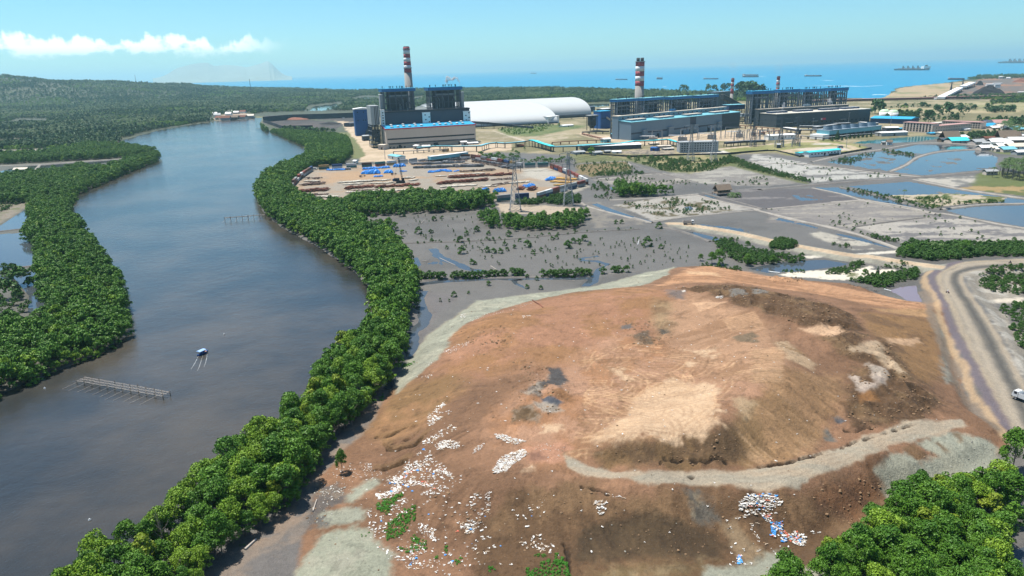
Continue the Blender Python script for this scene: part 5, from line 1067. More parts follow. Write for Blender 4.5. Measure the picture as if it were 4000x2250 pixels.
BANDS = [(B_, [(300,228),(820,228),(1000,192),(1900,182),(2080,205),(2150,258),(2560,240)], [(2560,70),(1900,45),(1200,55),(700,75),(300,80)], 9,.95),(C_, [(0,735),(480,695),(1260,645),(2000,605)], [(1900,560),(1260,560),(800,545),(400,520),(0,520)], 9,.95),
  (E_, [(0,745),(200,745),(600,728),(860,722)], [(850,655),(400,660),(180,690),(0,690)], 9,.9),(E_, [(900,745),(1400,755),(1880,775),(2060,735)], [(2050,715),(1700,725),(1440,670),(1100,670),(930,715)], 9,.95),(E_, [(220,815),(640,835),(700,885),(1000,905),(1540,905),(1700,935),(2300,1010)], [(2300,830),(1600,830),(1100,815),(600,815),(220,810)], 8,.8),
  (E_, [(1230,1115),(1500,1090),(1800,1065),(1930,1085),(1940,1165),(1700,1155),(1400,1165)], [], 6,.5),(E_, [(1700,645),(2300,610)], [(2300,580),(1700,625)], 9,.8),(r2, [(630,605),(760,598),(940,598)], [(930,548),(760,550),(650,560)], 9,.9),(r2, [(1240,525),(1400,520)], [(1400,500),(1260,495)], 9,.9),(B_, [(880,640),(1600,560),(1700,590),(1500,690),(1100,725)], [], 9,.28)]
for c_, g_, t_, st, sc in BANDS:
    X, Y = fill([G(*c_(*p),2) for p in g_] + [G(*c_(*p),12) for p in t_], st, 17); fx.append(X); fy.append(Y); fs.append(np.full(len(X), sc))
fx, fy, fs = np.concatenate(fx), np.concatenate(fy), np.concatenate(fs); n = len(fx)
pal = fbm(fx / 260 + 5, fy / 260,3); ispalm = (RS.uniform(0,1, n) < np.where((fy > 1500) & (pal > -.15),.55,.08)) & (fy > 1300)
hole = fbm(fx / 70, fy / 70,3) > .42
kinds = np.where(ispalm, 4 + RS.randint(0,3, n), np.where(fbm(fx / 170 + 30, fy / 120,3) + RS.uniform(-.25,.25, n) > .12,7, RS.choice([0,1,2,3], n, p=[.26,.26,.26,.22]))); keep_ = ~hole | (RS.uniform(0,1, n) < .35)
swarm('far_forest', np.c_[fx, fy, H(fx, fy) - .5][keep_], (fs * RS.uniform(.55,1.15, n)*(1 + .25 * fbm(fx / 120, fy / 120,2)))[keep_], kinds[keep_], FAR + FARP + [crown_mesh('far_tree', 5.0,8,9,170,2.4, L_LIGHT, 208, base=1)], 6)
print('FAR', keep_.sum(), 'MANG', len(rest))
# single trees in and around the plant
for c, x, y, yt, lb in ((B_, 2245,1020,890, 'bright round tree in front of the long black shed'),(B_, 1285,945,900, 'small tree in the plant yard below the blue pipe bridge'),(B_, 1780,615,555, 'round tree beside the white transfer building of the domes')):
    p = (*gpt(c, x, y)[:2], 1.5); hh = top_z(p, c(x, yt)) - p[2]; s = hh / 10; plant('broadleaf_tree', MT[0], MVL[0] if x == 2245 else MV[1], tuple(map(float, p)), s * 1.1,0, lb, 'tree', None, s)
rows = [(B_, (650,1060),(1240,1110),13,100, 'bush tree in the hedge between plant yard and container yard'),(B_, (1250,1130),(2000,1110),16,85, 'low tree in the green strip behind the container yard'),(B_, (1120,985),(1240,1050),3,80, 'taller dark tree at the container yard corner')]
for c, a, b_, n, hpx, lb in rows:
    for k in range(n):
        t = (k + rnd.uniform(-.3,.3)) / n; x, y = a[0] + (b_[0] - a[0]) * t, a[1] + (b_[1] - a[1]) * t + rnd.uniform(-25,25); p = gpt(c, x, y, 1.0); hh = hpx / 3.68 / FPX * np.hypot(*p[:2]) * rnd.uniform(.6,1.1)
        plant('yard_tree', MT[k % 3], MM[k % 5], (float(p[0]), float(p[1]),.9), hh / 9.5*1.3, k, lb, 'tree', 'trees: ' + lb[:40], hh / 9.5)
for k, (x, y, h) in enumerate(((1450,1205,80),(1520,1200,150),(1590,1195,70),(1650,1180,60),(1700,1170,75),(1760,1165,60),(1820,1160,70),(1880,1150,60),(1940,1150,55),(2000,1140,60),(1840,1285,40))):
    p = gpt(D_, x, y); s = h / 3.62 / FPX * math.hypot(*p[:2]) / 8.2; plant('conifer_tree', MT[2], CON, tuple(map(float, p)), s * 1.2, k, ['dark conifer in the row below the cooling towers', 'tallest conifer of the row below the cooling towers', 'tiny conifer alone on the lawn'][1 if k == 1 else 2 if k == 10 else 0], 'tree', 'conifers below the cooling towers' if k not in (1,10) else None, s)
PNE = [(E_, 60,800,640),(E_, 110,820,650),(E_, 160,790,680),(E_, 1100,850,690),(E_, 1265,840,740),(E_, 1370,800,735),(E_, 680,860,760),(E_, 640,870,790),(E_, 440,850,780),(E_, 500,845,790),(E_, 820,930,790),(E_, 850,920,800),(E_, 780,920,820),(E_, 990,850,770),(C_, 1500,560,490),(C_, 1545,570,495),(C_, 1580,560,510),(C_, 1870,590,490),(C_, 1960,600,500),(C_, 2080,580,480),(C_, 2150,570,475),(C_, 2290,590,475),(C_, 2340,590,490),(D_, 250,590,405),(D_, 330,590,420),(D_, 450,580,430),(D_, 170,580,400),(D_, 300,600,400),(D_, 390,590,440)]
for k, (c, x, y, yt) in enumerate(PNE):
    p = gpt(c, x, y + 8,2.0); hh = top_z(p, c(x, yt)) - 2; s = hh / 9.5; plant('casuarina_tree', MT[k % 3], [FAR[0], FAR[1]][k % 2], tuple(map(float, p)), s * .9, k, 'dusky green casuarina behind the dark halls and dormitories' if c is E_ else 'dark casuarina on the shore beyond the boiler houses', 'tree', 'casuarinas behind the dormitories' if c is E_ else 'casuarinas on the shore', s * .95)
# ------------------------------------------------------------------ power station
M_ = {k: mat(k, *v[:1], **v[1]) for k, v in {
 'beige_cladding': ((.50,.425,.36), dict(rough=.6, var=.06, scale=.03, ribs=('X', 1.2,.5), streak=.05)),
 'dark_cladding': ((.050,.058,.078), dict(rough=.55, var=.10, scale=.04, ribs=('X', 1.0,.5), streak=.08)),
 'steel_cladding': ((.15,.205,.255), dict(rough=.55, var=.08, scale=.03, ribs=('X', 1.0,.5), streak=.07)),
 'night_cladding': ((.040,.052,.062), dict(rough=.6, var=.10, scale=.03, ribs=('X', 1.0,.4), streak=.08)),
 'white_cladding': ((.70,.70,.67), dict(rough=.6, var=.07, scale=.05, streak=.07)),
 'grey_panel': ((.29,.30,.30), dict(rough=.6, var=.08, scale=.05, streak=.1)),
 'blue_roof': ((.03,.30,.50), dict(rough=.4, var=.10, scale=.04, ribs=('X', 2.0,.3))),
 'teal_roof': ((.16,.40,.46), dict(rough=.45, var=.12, scale=.04)),
 'turquoise_roof': ((.05,.48,.52), dict(rough=.45, var=.1, scale=.05)),
 'cream_roof': ((.50,.44,.36), dict(rough=.7, var=.12, scale=.05)),
 'pale_roof': ((.48,.45,.39), dict(rough=.6, var=.10, scale=.04)),
 'white_roof': ((.66,.65,.63), dict(rough=.5, var=.08, scale=.08)),
 'fascia_blue': ((.012,.11,.27), dict(rough=.45, var=.12, scale=.05)),
 'deep_blue': ((.015,.08,.26), dict(rough=.45, var=.12, scale=.05, ribs=('X', 1.0,.4))),
 'navy': ((.012,.035,.10), dict(rough=.5, var=.15, scale=.05)),
 'structural_steel': ((.085,.10,.12), dict(rough=.6, var=.15, scale=.2)),
 'mid_steel': ((.115,.14,.17), dict(rough=.6, var=.15, scale=.2)),
 'light_steel': ((.26,.27,.28), dict(rough=.55, var=.15, scale=.2)),
 'dark_steel': ((.030,.032,.038), dict(rough=.7, var=.25, scale=.12)),
 'boiler_casing': ((.045,.048,.055), dict(rough=.6, var=.3, scale=.12)),
 'silver_pipe': ((.55,.56,.57), dict(rough=.35, var=.1, scale=.2, metal=.3)),
 'red_paint': ((.27,.05,.065), dict(rough=.6, var=.1, scale=.1)),
 'white_paint': ((.56,.57,.57), dict(rough=.6, var=.08, scale=.1)),
 'concrete': ((.245,.235,.22), dict(rough=.85, var=.10, scale=.08, streak=.1)),
 'window_glass': ((.018,.022,.03), dict(rough=.15, var=.1, scale=.3, spec=.5)),
 'membrane': ((.42,.43,.42), dict(rough=.5, var=.03, scale=.015)),
 'crimson_trim': ((.42,.03,.06), dict(rough=.5, var=.05)),
 'rust': ((.155,.060,.036), dict(rough=.85, var=.3, scale=.5, rand=.3)),
 'rose_deck': ((.34,.20,.18), dict(rough=.8, var=.15, scale=.02)),
 'black_coal': ((.022,.021,.022), dict(rough=.9, var=.25, scale=.1)),
 'yellow_paint': ((.5,.26,.03), dict(rough=.6, var=.15)),
 'timber': ((.17,.13,.095), dict(rough=.9, var=.25, scale=.8)),
 'thatch': ((.15,.115,.085), dict(rough=.95, var=.25, scale=.5)),
 'tarp_blue': ((.03,.20,.55), dict(rough=.45, var=.25, scale=.4, rand=.25)),
 'rubber': ((.02,.02,.022), dict(rough=.8)),
}.items()}
def blk(mb, x0, y0, z0, x1, y1, z1): return mb.box(min(x0, x1), y0, z0, max(x0, x1), y1, z1)
class Bld:
    """a place whose local x runs along its front (left to right), y goes away from the viewer, z is up"""
    def __init__(s, a, b, z=1.6):
        s.a, s.b = G(*a, z), G(*b, z); s.loc, s.rz, s.L = frame(s.a, s.b); s.u = (s.b - s.a)[:2] / s.L; s.n = np.array([-s.u[1], s.u[0]]); s.z = z
    def P(s, dep, p):       # where the sight line of pixel p meets the plane local y = dep: local x and height
        d = ray(*p); o = -s.a[:2]; q0 = o @ s.n; t = (dep - q0) / (d[:2] @ s.n); w = d * t; return (w[:2] + o) @ s.u, CAMH + w[2] - s.z
    def root(s, name, label, cat, dep=0.0, x=0.0, group=None):
        p = s.a[:2] + s.u * x + s.n * dep; return empty(name, (float(p[0]), float(p[1]), s.z), s.rz, label, cat, group)
def windows(root, name, x0, x1, y, z0, z1, nx, nz, w, h, m='window_glass', proud=.06):
    for j in range(nz):
        for i in range(nx):
            cx = x0 + (x1 - x0)*(i + .5) / nx; cz = z0 + (z1 - z0)*(j + .5) / nz
            MB().box(cx - w / 2, y - proud, cz - h / 2, cx + w / 2, y + .1, cz + h / 2).build(name, M_[m], root)
# ---- west turbine hall
T1 = Bld(A_(682,1390), A_(1802,1318)); L1 = T1.L; h1 = T1.P(0, A_(655,1142))[1]; D1 = 32.0
r = T1.root('turbine_hall', 'long beige turbine hall with pale blue roof and rows of white vents', 'hall')
MB().box(0,0,-.5, L1, D1, h1 - .6).build('wall', M_['beige_cladding'], r)
MB().prismx([(-.5, h1 - .6),(D1, h1 + 3.2),(D1, h1 + 4),(-.5, h1 + .3)], -.4, L1 + .4).build('roof', M_['blue_roof'], r)
b = MB(); b.box(-.7,-.8, h1 - 1.2, L1 + .7,-.5, h1 + .5); b.prismx([(-.5, h1 - 1.2),(D1, h1 + 2.6),(D1, h1 + 4.3),(-.5, h1 + .5)], L1 + .4, L1 + .8); b.prismx([(-.5, h1 - 1.2),(D1, h1 + 2.6),(D1, h1 + 4.3),(-.5, h1 + .5)], -.8,-.4); b.build('roof_trim', M_['crimson_trim'], r)
for (x0, x1, yy) in ((680,1785,1262),(682,1790,1318)):
    za = T1.P(0, A_(x0, yy + 12 if yy < 1300 else 1333))[1]
    MB().box(2,-.12, za - .9, L1 - 2,.05, za + 1.3).build('window_band', M_['window_glass'], r)
MB().box(2,-2.2,5.4, L1 - 1,-.2,5.9).build('canopy', M_['grey_panel'], r)
for k in range(9): MB().box(4 + k * 5.5 + (k > 4)*30,-.15,.3,6.3 + k * 5.5 + (k > 4)*30,.05,2.6).build('window', M_['window_glass'], r)
for x0, w in ((72,7),(18,4),(112,5)): MB().box(x0,-.18,0, x0 + w, .05,5).build('door', M_['dark_steel'], r)
def vent(x, y, z, par, s=1.0):
    b = MB(); b.cone((x, y, z - .6),(x, y, z + .9 * s),1.5 * s, 1.5 * s, 10); b.cone((x, y, z + .9 * s),(x, y, z + 1.6 * s),2.5 * s, 1.2 * s, 12); b.build('roof_vent', M_['white_roof'], par, True)
for xx in (740,817,890,965,1040,1113,1275,1348,1420,1490,1562,1635):
    lx = T1.P(9, A_(xx, 1080))[0]; vent(lx, 9, h1 + 1.7, r, 1.15)
for xx in (730,880,1027,1330,1475,1615): lx = T1.P(23, A_(xx, 1058))[0]; vent(lx, 23, h1 + 3.2, r, 1.15)
hb = T1.P(D1, A_(900,912))[1]; xb0, xb1 = T1.P(D1, A_(645,1000))[0], T1.P(D1, A_(1722,1000))[0]
r = T1.root('bunker_bay', 'dark grey bunker bay with pale stair towers rising behind the beige hall', 'hall')
MB().box(xb0, D1 + .1,0, xb1, D1 + 13, hb - 2).build('wall', M_['dark_cladding'], r)
MB().box(xb0 - .5, D1 - .6, hb - 2, xb1 + .5, D1 + 13.5, hb + .4).build('parapet', M_['dark_steel'], r)
for (xa, xb_, yt, cells) in ((597,648,905, [(.55,.85),(.55,.68),(.55,.5),(.55,.33),(.55,.15)]),(1125,1224,937, [(.35,.82),(.85,.6),(.4,.35),(.85,.12)]),(1640,1729,920, [(.8,.88),(.35,.6),(.8,.37),(.4,.12)])):
    x0, zt = T1.P(D1 - 2, A_(xa, yt)); x1 = T1.P(D1 - 2, A_(xb_, yt))[0]
    MB().box(x0, D1 - 2,0, x1, D1 - .7, zt).build('stair_tower', M_['white_cladding'], r)
    MB().box(x0 - .3, D1 - 2.3, zt, x1 + .3, D1 + 2, zt + .7).build('stair_roof', M_['white_roof'], r)
    for fx_, fz in cells:
        cx = x0 + (x1 - x0) * fx_; cz = h1 + 3.5 + (zt - h1 - 4) * fz; MB().box(cx - 1.1, D1 - 2.12, cz - .8, cx + 1.1, D1 - 1.9, cz + .8).build('window', M_['window_glass'], r)
def boiler(B, dep, dl, pl, pr, pf, z0, label, group, nvent, light=False, seed=1, roofm='fascia_blue', over=2.5, case_x=(.16,.86), bays=5, levels=6, mirror=False, steelm='structural_steel'):
    """open boiler house: thick blue roof on a braced steel frame, dark furnace casing and pipework inside"""
    q = random.Random(seed); x0, zt = B.P(dep, pl); x1, zt2 = B.P(dep, pr); zf = B.P(dep, pf)[1]; zt = (zt + zt2) / 2; d_ = ray(*pl); lt = np.array([d_[1], -d_[0]]) / math.hypot(d_[0], d_[1]); x0 += dl * abs(B.n @ lt) / (B.u @ lt) + over * .5; w = x1 - x0 - over * .5
    r = B.root('boiler_house', label, 'boiler house', dep, x0, group)
    MB().box(-over, -over, zf, w + over, dl + over, zt - .3).build('roof', M_[roofm], r)
    MB().box(-over - .3,-over - .3, zt - .3, w + over + .3, dl + over + .3, zt + .25).build('roof_deck', M_['blue_roof'] if not light else M_['teal_roof'], r)
    for k in range(nvent):
        vx, vy = w * q.uniform(.04,.96), q.uniform(1, dl - 1); b = MB(); b.cone((vx, vy, zt + .2),(vx, vy, zt + 2.6),.55,.5,7); b.cone((vx, vy, zt + 2.6),(vx, vy, zt + 3.4),1.0,.8,7); b.build('roof_vent', M_['dark_steel'], r)
    b = MB(); zs = [z0 + (zf - z0) * k / levels for k in range(levels + 1)]; xs = [w * k / bays for k in range(bays + 1)]; xs = sorted(set(xs + [w * .03, w * .97])); ys = [0, dl * .35, dl * .7, dl]
    for x in xs:
        for y in ys: b.bar((x, y, z0),(x, y, zf),1.0)
    for z in zs[1:]:
        for y in (0, dl * .35, dl): b.bar((0, y, z),(w, y, z),.75)
        for x in xs: b.bar((x, 0, z),(x, dl, z),.6)
    for k in range(levels):
        i = q.choice(range(len(xs) - 1)); z, z2 = zs[k], zs[k + 1]
        for i in (0, len(xs) - 2, q.randrange(len(xs) - 1)): b.bar((xs[i], -.05, z),(xs[i + 1], -.05, z2),.5) if k % 2 else b.bar((xs[i], -.05, z2),(xs[i + 1], -.05, z),.5)
        b.bar((w, 0, z),(w, dl * .35, z2),.5); b.bar((0,0, z),(0, dl * .35, z2),.5)
    b.build('steel_frame', M_[steelm], r)
    f = MB()
    for k in range(1, levels):                       # grated floors with a real thickness, broken into platforms
        z = zs[k] + .4; f.box(.3,1, z, w * q.uniform(.15,.3), dl, z + .3); f.box(w * q.uniform(.7,.85),1, z, w - .3, dl, z + .3); f.box(w * .2,4.5, z, w * .8,7.5, z + .3)
        for x in (0, w * .25, w * .7): f.box(x, -.5, z + 1.0, x + w * .22,-.4, z + 1.2)
    f.build('platform', M_['dark_steel'], r)
    cx0, cx1 = w * case_x[0], w * case_x[1]
    c = MB(); c.box(cx0,8, z0 + (zf - z0) * .06, cx1, max(dl - 1.2,10.5), zf - 1); c.box(cx0 + w * .08,6, z0 + (zf - z0) * .45, cx1 - w * .08,8, zf - 4); c.prism([(cx0 + 3, z0 + (zf - z0) * .30),(cx1 - 3, z0 + (zf - z0) * .30),(cx1 - w * .2, z0 + 1),(cx0 + w * .2, z0 + 1)], 5.5,8); c.build('furnace', M_['boiler_casing'], r)
    for j, (fx0, fx1, fz, rr) in enumerate(((.22,.78,.36,.95),(.3,.5,.2,.6),(.55,.7,.2,.6))):
        z = z0 + (zf - z0) * fz; p = MB(); up = (zf - z0)*(.16 if j == 0 else -.14); p.tube([(w * fx0,2, z + up),(w * fx0,2, z),(w * fx1,2, z),(w * fx1,2, z + up)], rr, 7); p.build('steam_pipe', M_['silver_pipe' if j == 0 else 'light_steel'], r)
    for k in range(6):
        x = w * q.uniform(.2,.85); z = z0 + (zf - z0) * q.uniform(.25,.55); MB().tube([(x, 3, z),(x, 3, z + (zf - z0) * q.uniform(.12,.3)),(x + q.uniform(-4,4),5.5, z + (zf - z0) * .32)], .4,6).build('riser_pipe', M_['light_steel'], r)
    p = MB(); z = zf - (zf - z0) * .12; p.cone((w * .2,4.5, z),(w * .8,4.5, z),1.5,1.5,10); p.build('steam_drum', M_['light_steel'], r)
    return r, w, zf
db = D1 + 15
boiler(T1, db, 20, A_(585,632), A_(1024,628), A_(800,668), hb - 26, 'open steel boiler house with blue roof under the tall striped chimney', 'boiler houses behind the beige hall', 11, seed=3)
boiler(T1, db, 20, A_(1160,615), A_(1612,606), A_(1400,650), hb - 26, 'open steel boiler house with blue roof below the white curling steam', 'boiler houses behind the beige hall', 11, seed=5)
for xa, xb_, yt in ((587,626,705),(1612,1645,672)):
    x0, zt = T1.P(db + 2, A_(xa, yt)); x1 = T1.P(db + 2, A_(xb_, yt))[0]; r = T1.root('lift_tower', 'slim pale lift tower beside the ' + ('first' if xa < 900 else 'second') + ' boiler house from the river', 'tower', db + 2, x0)
    MB().box(0,0,0, x1 - x0,8, zt - .8).build('shaft', M_['grey_panel'], r); MB().box(-.4,-.4, zt - .8, x1 - x0 + .4,8.4, zt).build('roof', M_['white_roof'], r)
def chimney(name_lab, dist, cx_top, bands, wpx_top, wpx_bot, ybot, flues=None, grp=None, smooth_top=False, ring=None):
    """bands: list of (pixel y of band top, material) from the top down; widths in pixels"""
    (xt, yt) = cx_top; p = PZ(xt, yt, dist); base = np.array([p[0], p[1], 1.6]); s = math.hypot(dist, CAMH * .5) / FPX
    r = empty('chimney', tuple(map(float, base)),0, name_lab, 'chimney', grp)
    zof = lambda y: PZ(xt, y, dist)[2] - 1.6; zt = zof(bands[0][0]); zb = zof(ybot); r0, r1 = wpx_top * s / 2, wpx_bot * s / 2
    R_ = lambda z: r0 + (r1 - r0)*(zt - z) / (zt - zb)
    for k, (y, m) in enumerate(bands):
        z1 = zof(y); z0 = zof(bands[k + 1][0]) if k + 1 < len(bands) else -.5
        MB().cone((0,0, z0),(0,0, z1), R_(z0), R_(z1),28).build('shaft' if m == 'concrete' else 'band', M_[m], r, True)
    for y in (ring or []):
        z = zof(y); MB().cone((0,0, z),(0,0, z + 1.2), R_(z) + 1.1, R_(z) + 1.1,24).build('gallery', M_['grey_panel'], r)
    if flues:
        for sx_ in (-1,1): MB().cone((sx_ * r0 * .45,0, zt - 1),(sx_ * r0 * .45,0, zt + flues), r0 * .38, r0 * .38,18).build('flue', M_['dark_steel'], r, True)
    else: MB().cone((0,0, zt - .5),(0,0, zt + 1.0), r0 * .86, r0 * .84,20).build('flue', M_['dark_steel'], r)
    return r, zt
Ay = lambda y: A_(0, y)[1]; Cy = lambda y: C_(0, y)[1]; Dy = lambda y: D_(0, y)[1]
chimney('tall tapering chimney with red and white bands behind the beige hall', 1265, A_(924,106), [(Ay(108), 'red_paint'),(Ay(150), 'white_paint'),(Ay(197), 'red_paint'),(Ay(244), 'white_paint'),(Ay(291), 'red_paint'),(Ay(338), 'white_paint'),(Ay(380), 'red_paint'),(Ay(430), 'concrete')], 75 / 3.22,97 / 3.22, Ay(620), ring=(Ay(378), Ay(140)))
chimney('stout red and white chimney with two flues at its top', 1420, C_(908,146), [(Cy(148), 'red_paint'),(Cy(212), 'white_paint'),(Cy(284), 'red_paint'),(Cy(352), 'white_paint'),(Cy(421), 'red_paint'),(Cy(490), 'concrete')], 118 / 3.623,120 / 3.623, Cy(650), flues=7, ring=(Cy(150),))
chimney('thin sooty red and white chimney beside the long sloping conveyor', 1640, C_(2220,386), [(Cy(386), 'red_paint'),(Cy(436), 'white_paint'),(Cy(462), 'red_paint'),(Cy(494), 'white_paint'),(Cy(530), 'red_paint'),(Cy(600), 'concrete')], 38 / 3.623,44 / 3.623, Cy(700), ring=(Cy(400), Cy(500)))
chimney('thin sooty red and white chimney rising over the blue roofed boilers', 1640, D_(694,286), [(Dy(286), 'red_paint'),(Dy(334), 'white_paint'),(Dy(372), 'red_paint'),(Dy(404), 'white_paint'),(Dy(452), 'red_paint'),(Dy(500), 'concrete')], 40 / 3.623,46 / 3.623, Dy(520), ring=(Dy(296), Dy(400)))
# ---- coal towers on the river side of the hall
BT = Bld(A_(345,1225), A_(478,1218)); w_, zt = BT.P(0, A_(470,882)); r = BT.root('coal_tower', 'tall dark blue coal transfer tower nearest the river', 'tower')
MB().box(-7,0,0, w_, 22, zt - 1).build('wall', M_['deep_blue'], r); MB().prism([(-8, zt - 1),(w_ + 1, zt - 1),(w_ + 1, zt + .4),(w_ / 2 - 3, zt + 2),(-8, zt + .4)], -1,23).build('roof', M_['white_roof'], r)
for fx_, fz in ((.1,.9),(.5,.9),(.85,.85),(.1,.6),(.45,.6),(.6,.6)): cx = -5 + (w_ + 5) * fx_; MB().box(cx, -.12, zt * fz - 2, cx + 1.6,.05, zt * fz).build('window', M_['window_glass'], r)
xq, zq = BT.P(-6, A_(335,1180)); p0 = BT.P(-6, A_(400,1235)); p1 = BT.P(-6, A_(500,985))
r = BT.root('inclined_conveyor', 'steep enclosed conveyor climbing past the dark blue coal tower', 'conveyor', -6)
MB().prism([(p0[0], .5),(p0[0] + 5,.5),(p1[0] + 3, p1[1] - 5),(p1[0] + 3, p1[1]),(p1[0] - 1, p1[1])], -2,2).build('gallery', M_['dark_cladding'], r)
for k in range(3): x = p0[0] + 9 + k * 6; MB().bar((x, 0,0),(x, 0,10 + k * 13),.9).build('leg', M_['dark_steel'], r)
x0, zt = T1.P(20, A_(470,850)); x1, zb_ = T1.P(20, A_(597,1085)); r = T1.root('filter_block', 'pale ribbed filter block on dark steel legs left of the beige hall'.replace('left of', 'between coal tower and'), 'filter building', 20, x0); w = x1 - x0
MB().box(0,0, zb_, w, 30, zt).build('casing', M_['grey_panel'], r); b = MB()
for k in (.42,.6,.78): b.box(w * k, -.25, zb_, w * k + .9,-.02, zt - 1)
b.build('rib', M_['dark_steel'], r)
for k in range(4):
    for j in range(3): MB().bar((w * k / 3, j * 14 + .5,-.3),(w * k / 3, j * 14 + .5, zb_),.9).build('leg', M_['dark_steel'], r)
b = MB(); q = random.Random(9)
for k in range(5):
    z = zb_ * (k + .6) / 5; b.box(-1,1, z, w + 1,28, z + .35)
    b.bar((0,0, z),(w, 0, z + zb_ / 6),.45)
b.build('walkway', M_['structural_steel'], r)
for k in range(4): x = q.uniform(1, w - 1); MB().cone((x, 3, zb_ * q.uniform(.1,.5)),(x, 3, zb_ * .8),1.6,1.8,10).build('hopper', M_['boiler_casing'], r)
def shed(B, dep, x0, x1, dl, h, label, cat, wm, rm, name='shed', nwin=0, pitch=1.6, winz=.55, door=True, group=None, ww=1.6):
    r = B.root(name, label, cat, dep, x0, group); w = x1 - x0
    MB().box(0,0,-.4, w, dl, h).build('wall', M_[wm], r)
    MB().prismx([(-.6, h),(dl + .6, h),(dl + .6, h + .35),(dl / 2, h + pitch),(-.6, h + .35)], -.6, w + .6).build('roof', M_[rm], r)
    if nwin: windows(r, 'window', w * .04, w * .96,0, h * winz - .7, h * winz + .7, nwin, 1, ww, 1.4)
    if door: MB().box(w * .46,-.1,0, w * .46 + 2.6,.05, min(h * .8,3.4)).build('door', M_['dark_steel'], r)
    return r
for (c, a, bb, yt, dl, lb, wm, rm, nm) in (
   (A_, (385,1290),(468,1285),1225,14, 'small dark shed with grey roof beside the plant road', 'dark_cladding', 'grey_panel', 'shed'),
   (A_, (572,1400),(648,1402),1335,12, 'small pinkish annex block at the corner of the beige hall', 'beige_cladding', 'cream_roof', 'annex'),
   (Y_, (1712,212),(1850,236),165,12, 'white pump house with blue roof at the container yard edge', 'white_cladding', 'teal_roof', 'pump_house'),
   (A_, (1012,1390),(1062,1394),1345,9, 'white roofed transformer shelter by the middle of the beige hall', 'grey_panel', 'white_roof', 'shelter'),
   (A_, (1095,1384),(1222,1380),1352,8, 'low white roofed shelter along the front of the beige hall', 'grey_panel', 'white_roof', 'shelter'),
   (A_, (1618,1346),(1690,1342),1300,9, 'white roofed transformer shelter by the far end of the beige hall', 'grey_panel', 'white_roof', 'shelter'),
   (A_, (1700,1338),(1830,1330),1318,8, 'low white shelter next to the far transformer shelter', 'grey_panel', 'white_roof', 'shelter'),
   (A_, (218,1110),(320,1100),1065,20, 'flat dark store in front of the coal yard fence', 'dark_cladding', 'dark_cladding', 'shed'),
   (B_, (1462,552),(1545,545),437,16, 'white transfer house touching the end of the nearer white dome', 'white_cladding', 'white_roof', 'transfer_house'),
   (B_, (1622,565),(1782,548),460,16, 'larger white transfer house beside the round tree', 'white_cladding', 'white_roof', 'transfer_house'),
   (B_, (1840,612),(1990,600),588,14, 'low white hut in the green strip below the white domes', 'white_cladding', 'white_roof', 'hut'),
   (B_, (1190,905),(1275,900),870,8, 'small rusty brown store under the pipe bridge', 'rust', 'rust', 'shed'),
   (B_, (2430,838),(2525,830),782,10, 'pale blue box building at the end of the sand yard', 'teal_roof', 'white_roof', 'shed'),
   (Y_, (1210,280),(1250,282),250,5, 'tiny guard hut at the end of the plant road', 'white_cladding', 'white_roof', 'hut'),
   (C_, (495,1240),(640,1245),1165,14, 'small pavilion with pale teal roof at the corner of the steel blue hall', 'dark_cladding', 'teal_roof', 'pavilion'),
   (C_, (375,880),(490,870),815,20, 'low building with white roof behind the bright blue block', 'dark_cladding', 'white_roof', 'shed'),
   (C_, (80,870),(270,850),800,26, 'dark workshop between the far white dome and the orange gantry', 'night_cladding', 'dark_cladding', 'workshop'),
   (C_, (415,1448),(490,1444),1412,6, 'dark canopy in front of the long black shed', 'dark_steel', 'grey_panel', 'canopy'),(C_, (515,1449),(640,1446),1420,9, 'white roofed hut in front of the long black shed', 'white_cladding', 'white_roof', 'hut'),
   (C_, (1050,1410),(1130,1415),1362,10, 'blue container office in the scrap yard', 'deep_blue', 'deep_blue', 'site_office'),(C_, (1055,1330),(1180,1325),1310,12, 'flat concrete store below the turquoise pipe bridge', 'concrete', 'cream_roof', 'store'),(C_, (1170,1368),(1345,1362),1340,12, 'larger flat concrete store below the turquoise pipe bridge', 'concrete', 'cream_roof', 'store'),(C_, (1250,1405),(1390,1398),1382,10, 'third flat concrete store next to the office block', 'concrete', 'pale_roof', 'store'),
   (B_, (2010,1010),(2160,1000),970,14, 'grey hipped roof hut by the scrub', 'grey_panel', 'grey_panel', 'hut'),(B_, (2290,1015),(2410,1005),975,14, 'second grey hut beside the bright round tree', 'grey_panel', 'grey_panel', 'hut'),
   (D_, (1150,1135),(1300,1145),1105,12, 'blue grey pump shed beside the cooling towers', 'teal_roof', 'grey_panel', 'pump_shed'),(D_, (560,1190),(930,1170),1120,14, 'pale relay house behind the pylons', 'white_cladding', 'white_roof', 'relay_house'),
   (D_, (670,1300),(720,1300),1245,9, 'dark kiosk at the foot of the pylons', 'dark_cladding', 'grey_panel', 'kiosk'),
   (E_, (225,1068),(405,1064),1008,16, 'white roofed workshop with blue annex by the canal', 'dark_cladding', 'white_roof', 'workshop'),(E_, (410,1060),(490,1055),1018,14, 'small blue roofed annex of the canal workshop', 'dark_cladding', 'blue_roof', 'annex'),(E_, (155,1135),(525,1120),1080,16, 'long low white roofed shed on the canal edge', 'grey_panel', 'white_roof', 'shed'),
   (E_, (570,912),(695,905),885,16, 'low pale store behind the blue roofed long shed', 'grey_panel', 'pale_roof', 'store'),(E_, (852,1112),(940,1108),1085,9, 'blue canopy at the corner of the first dormitory', 'grey_panel', 'blue_roof', 'canopy'),(E_, (985,1115),(1262,1100),1080,12, 'flat cream canteen in front of the dormitories', 'beige_cladding', 'cream_roof', 'canteen'),(E_, (1330,1055),(1415,1050),1030,10, 'small white building beside the dormitories', 'white_cladding', 'white_roof', 'hut')):
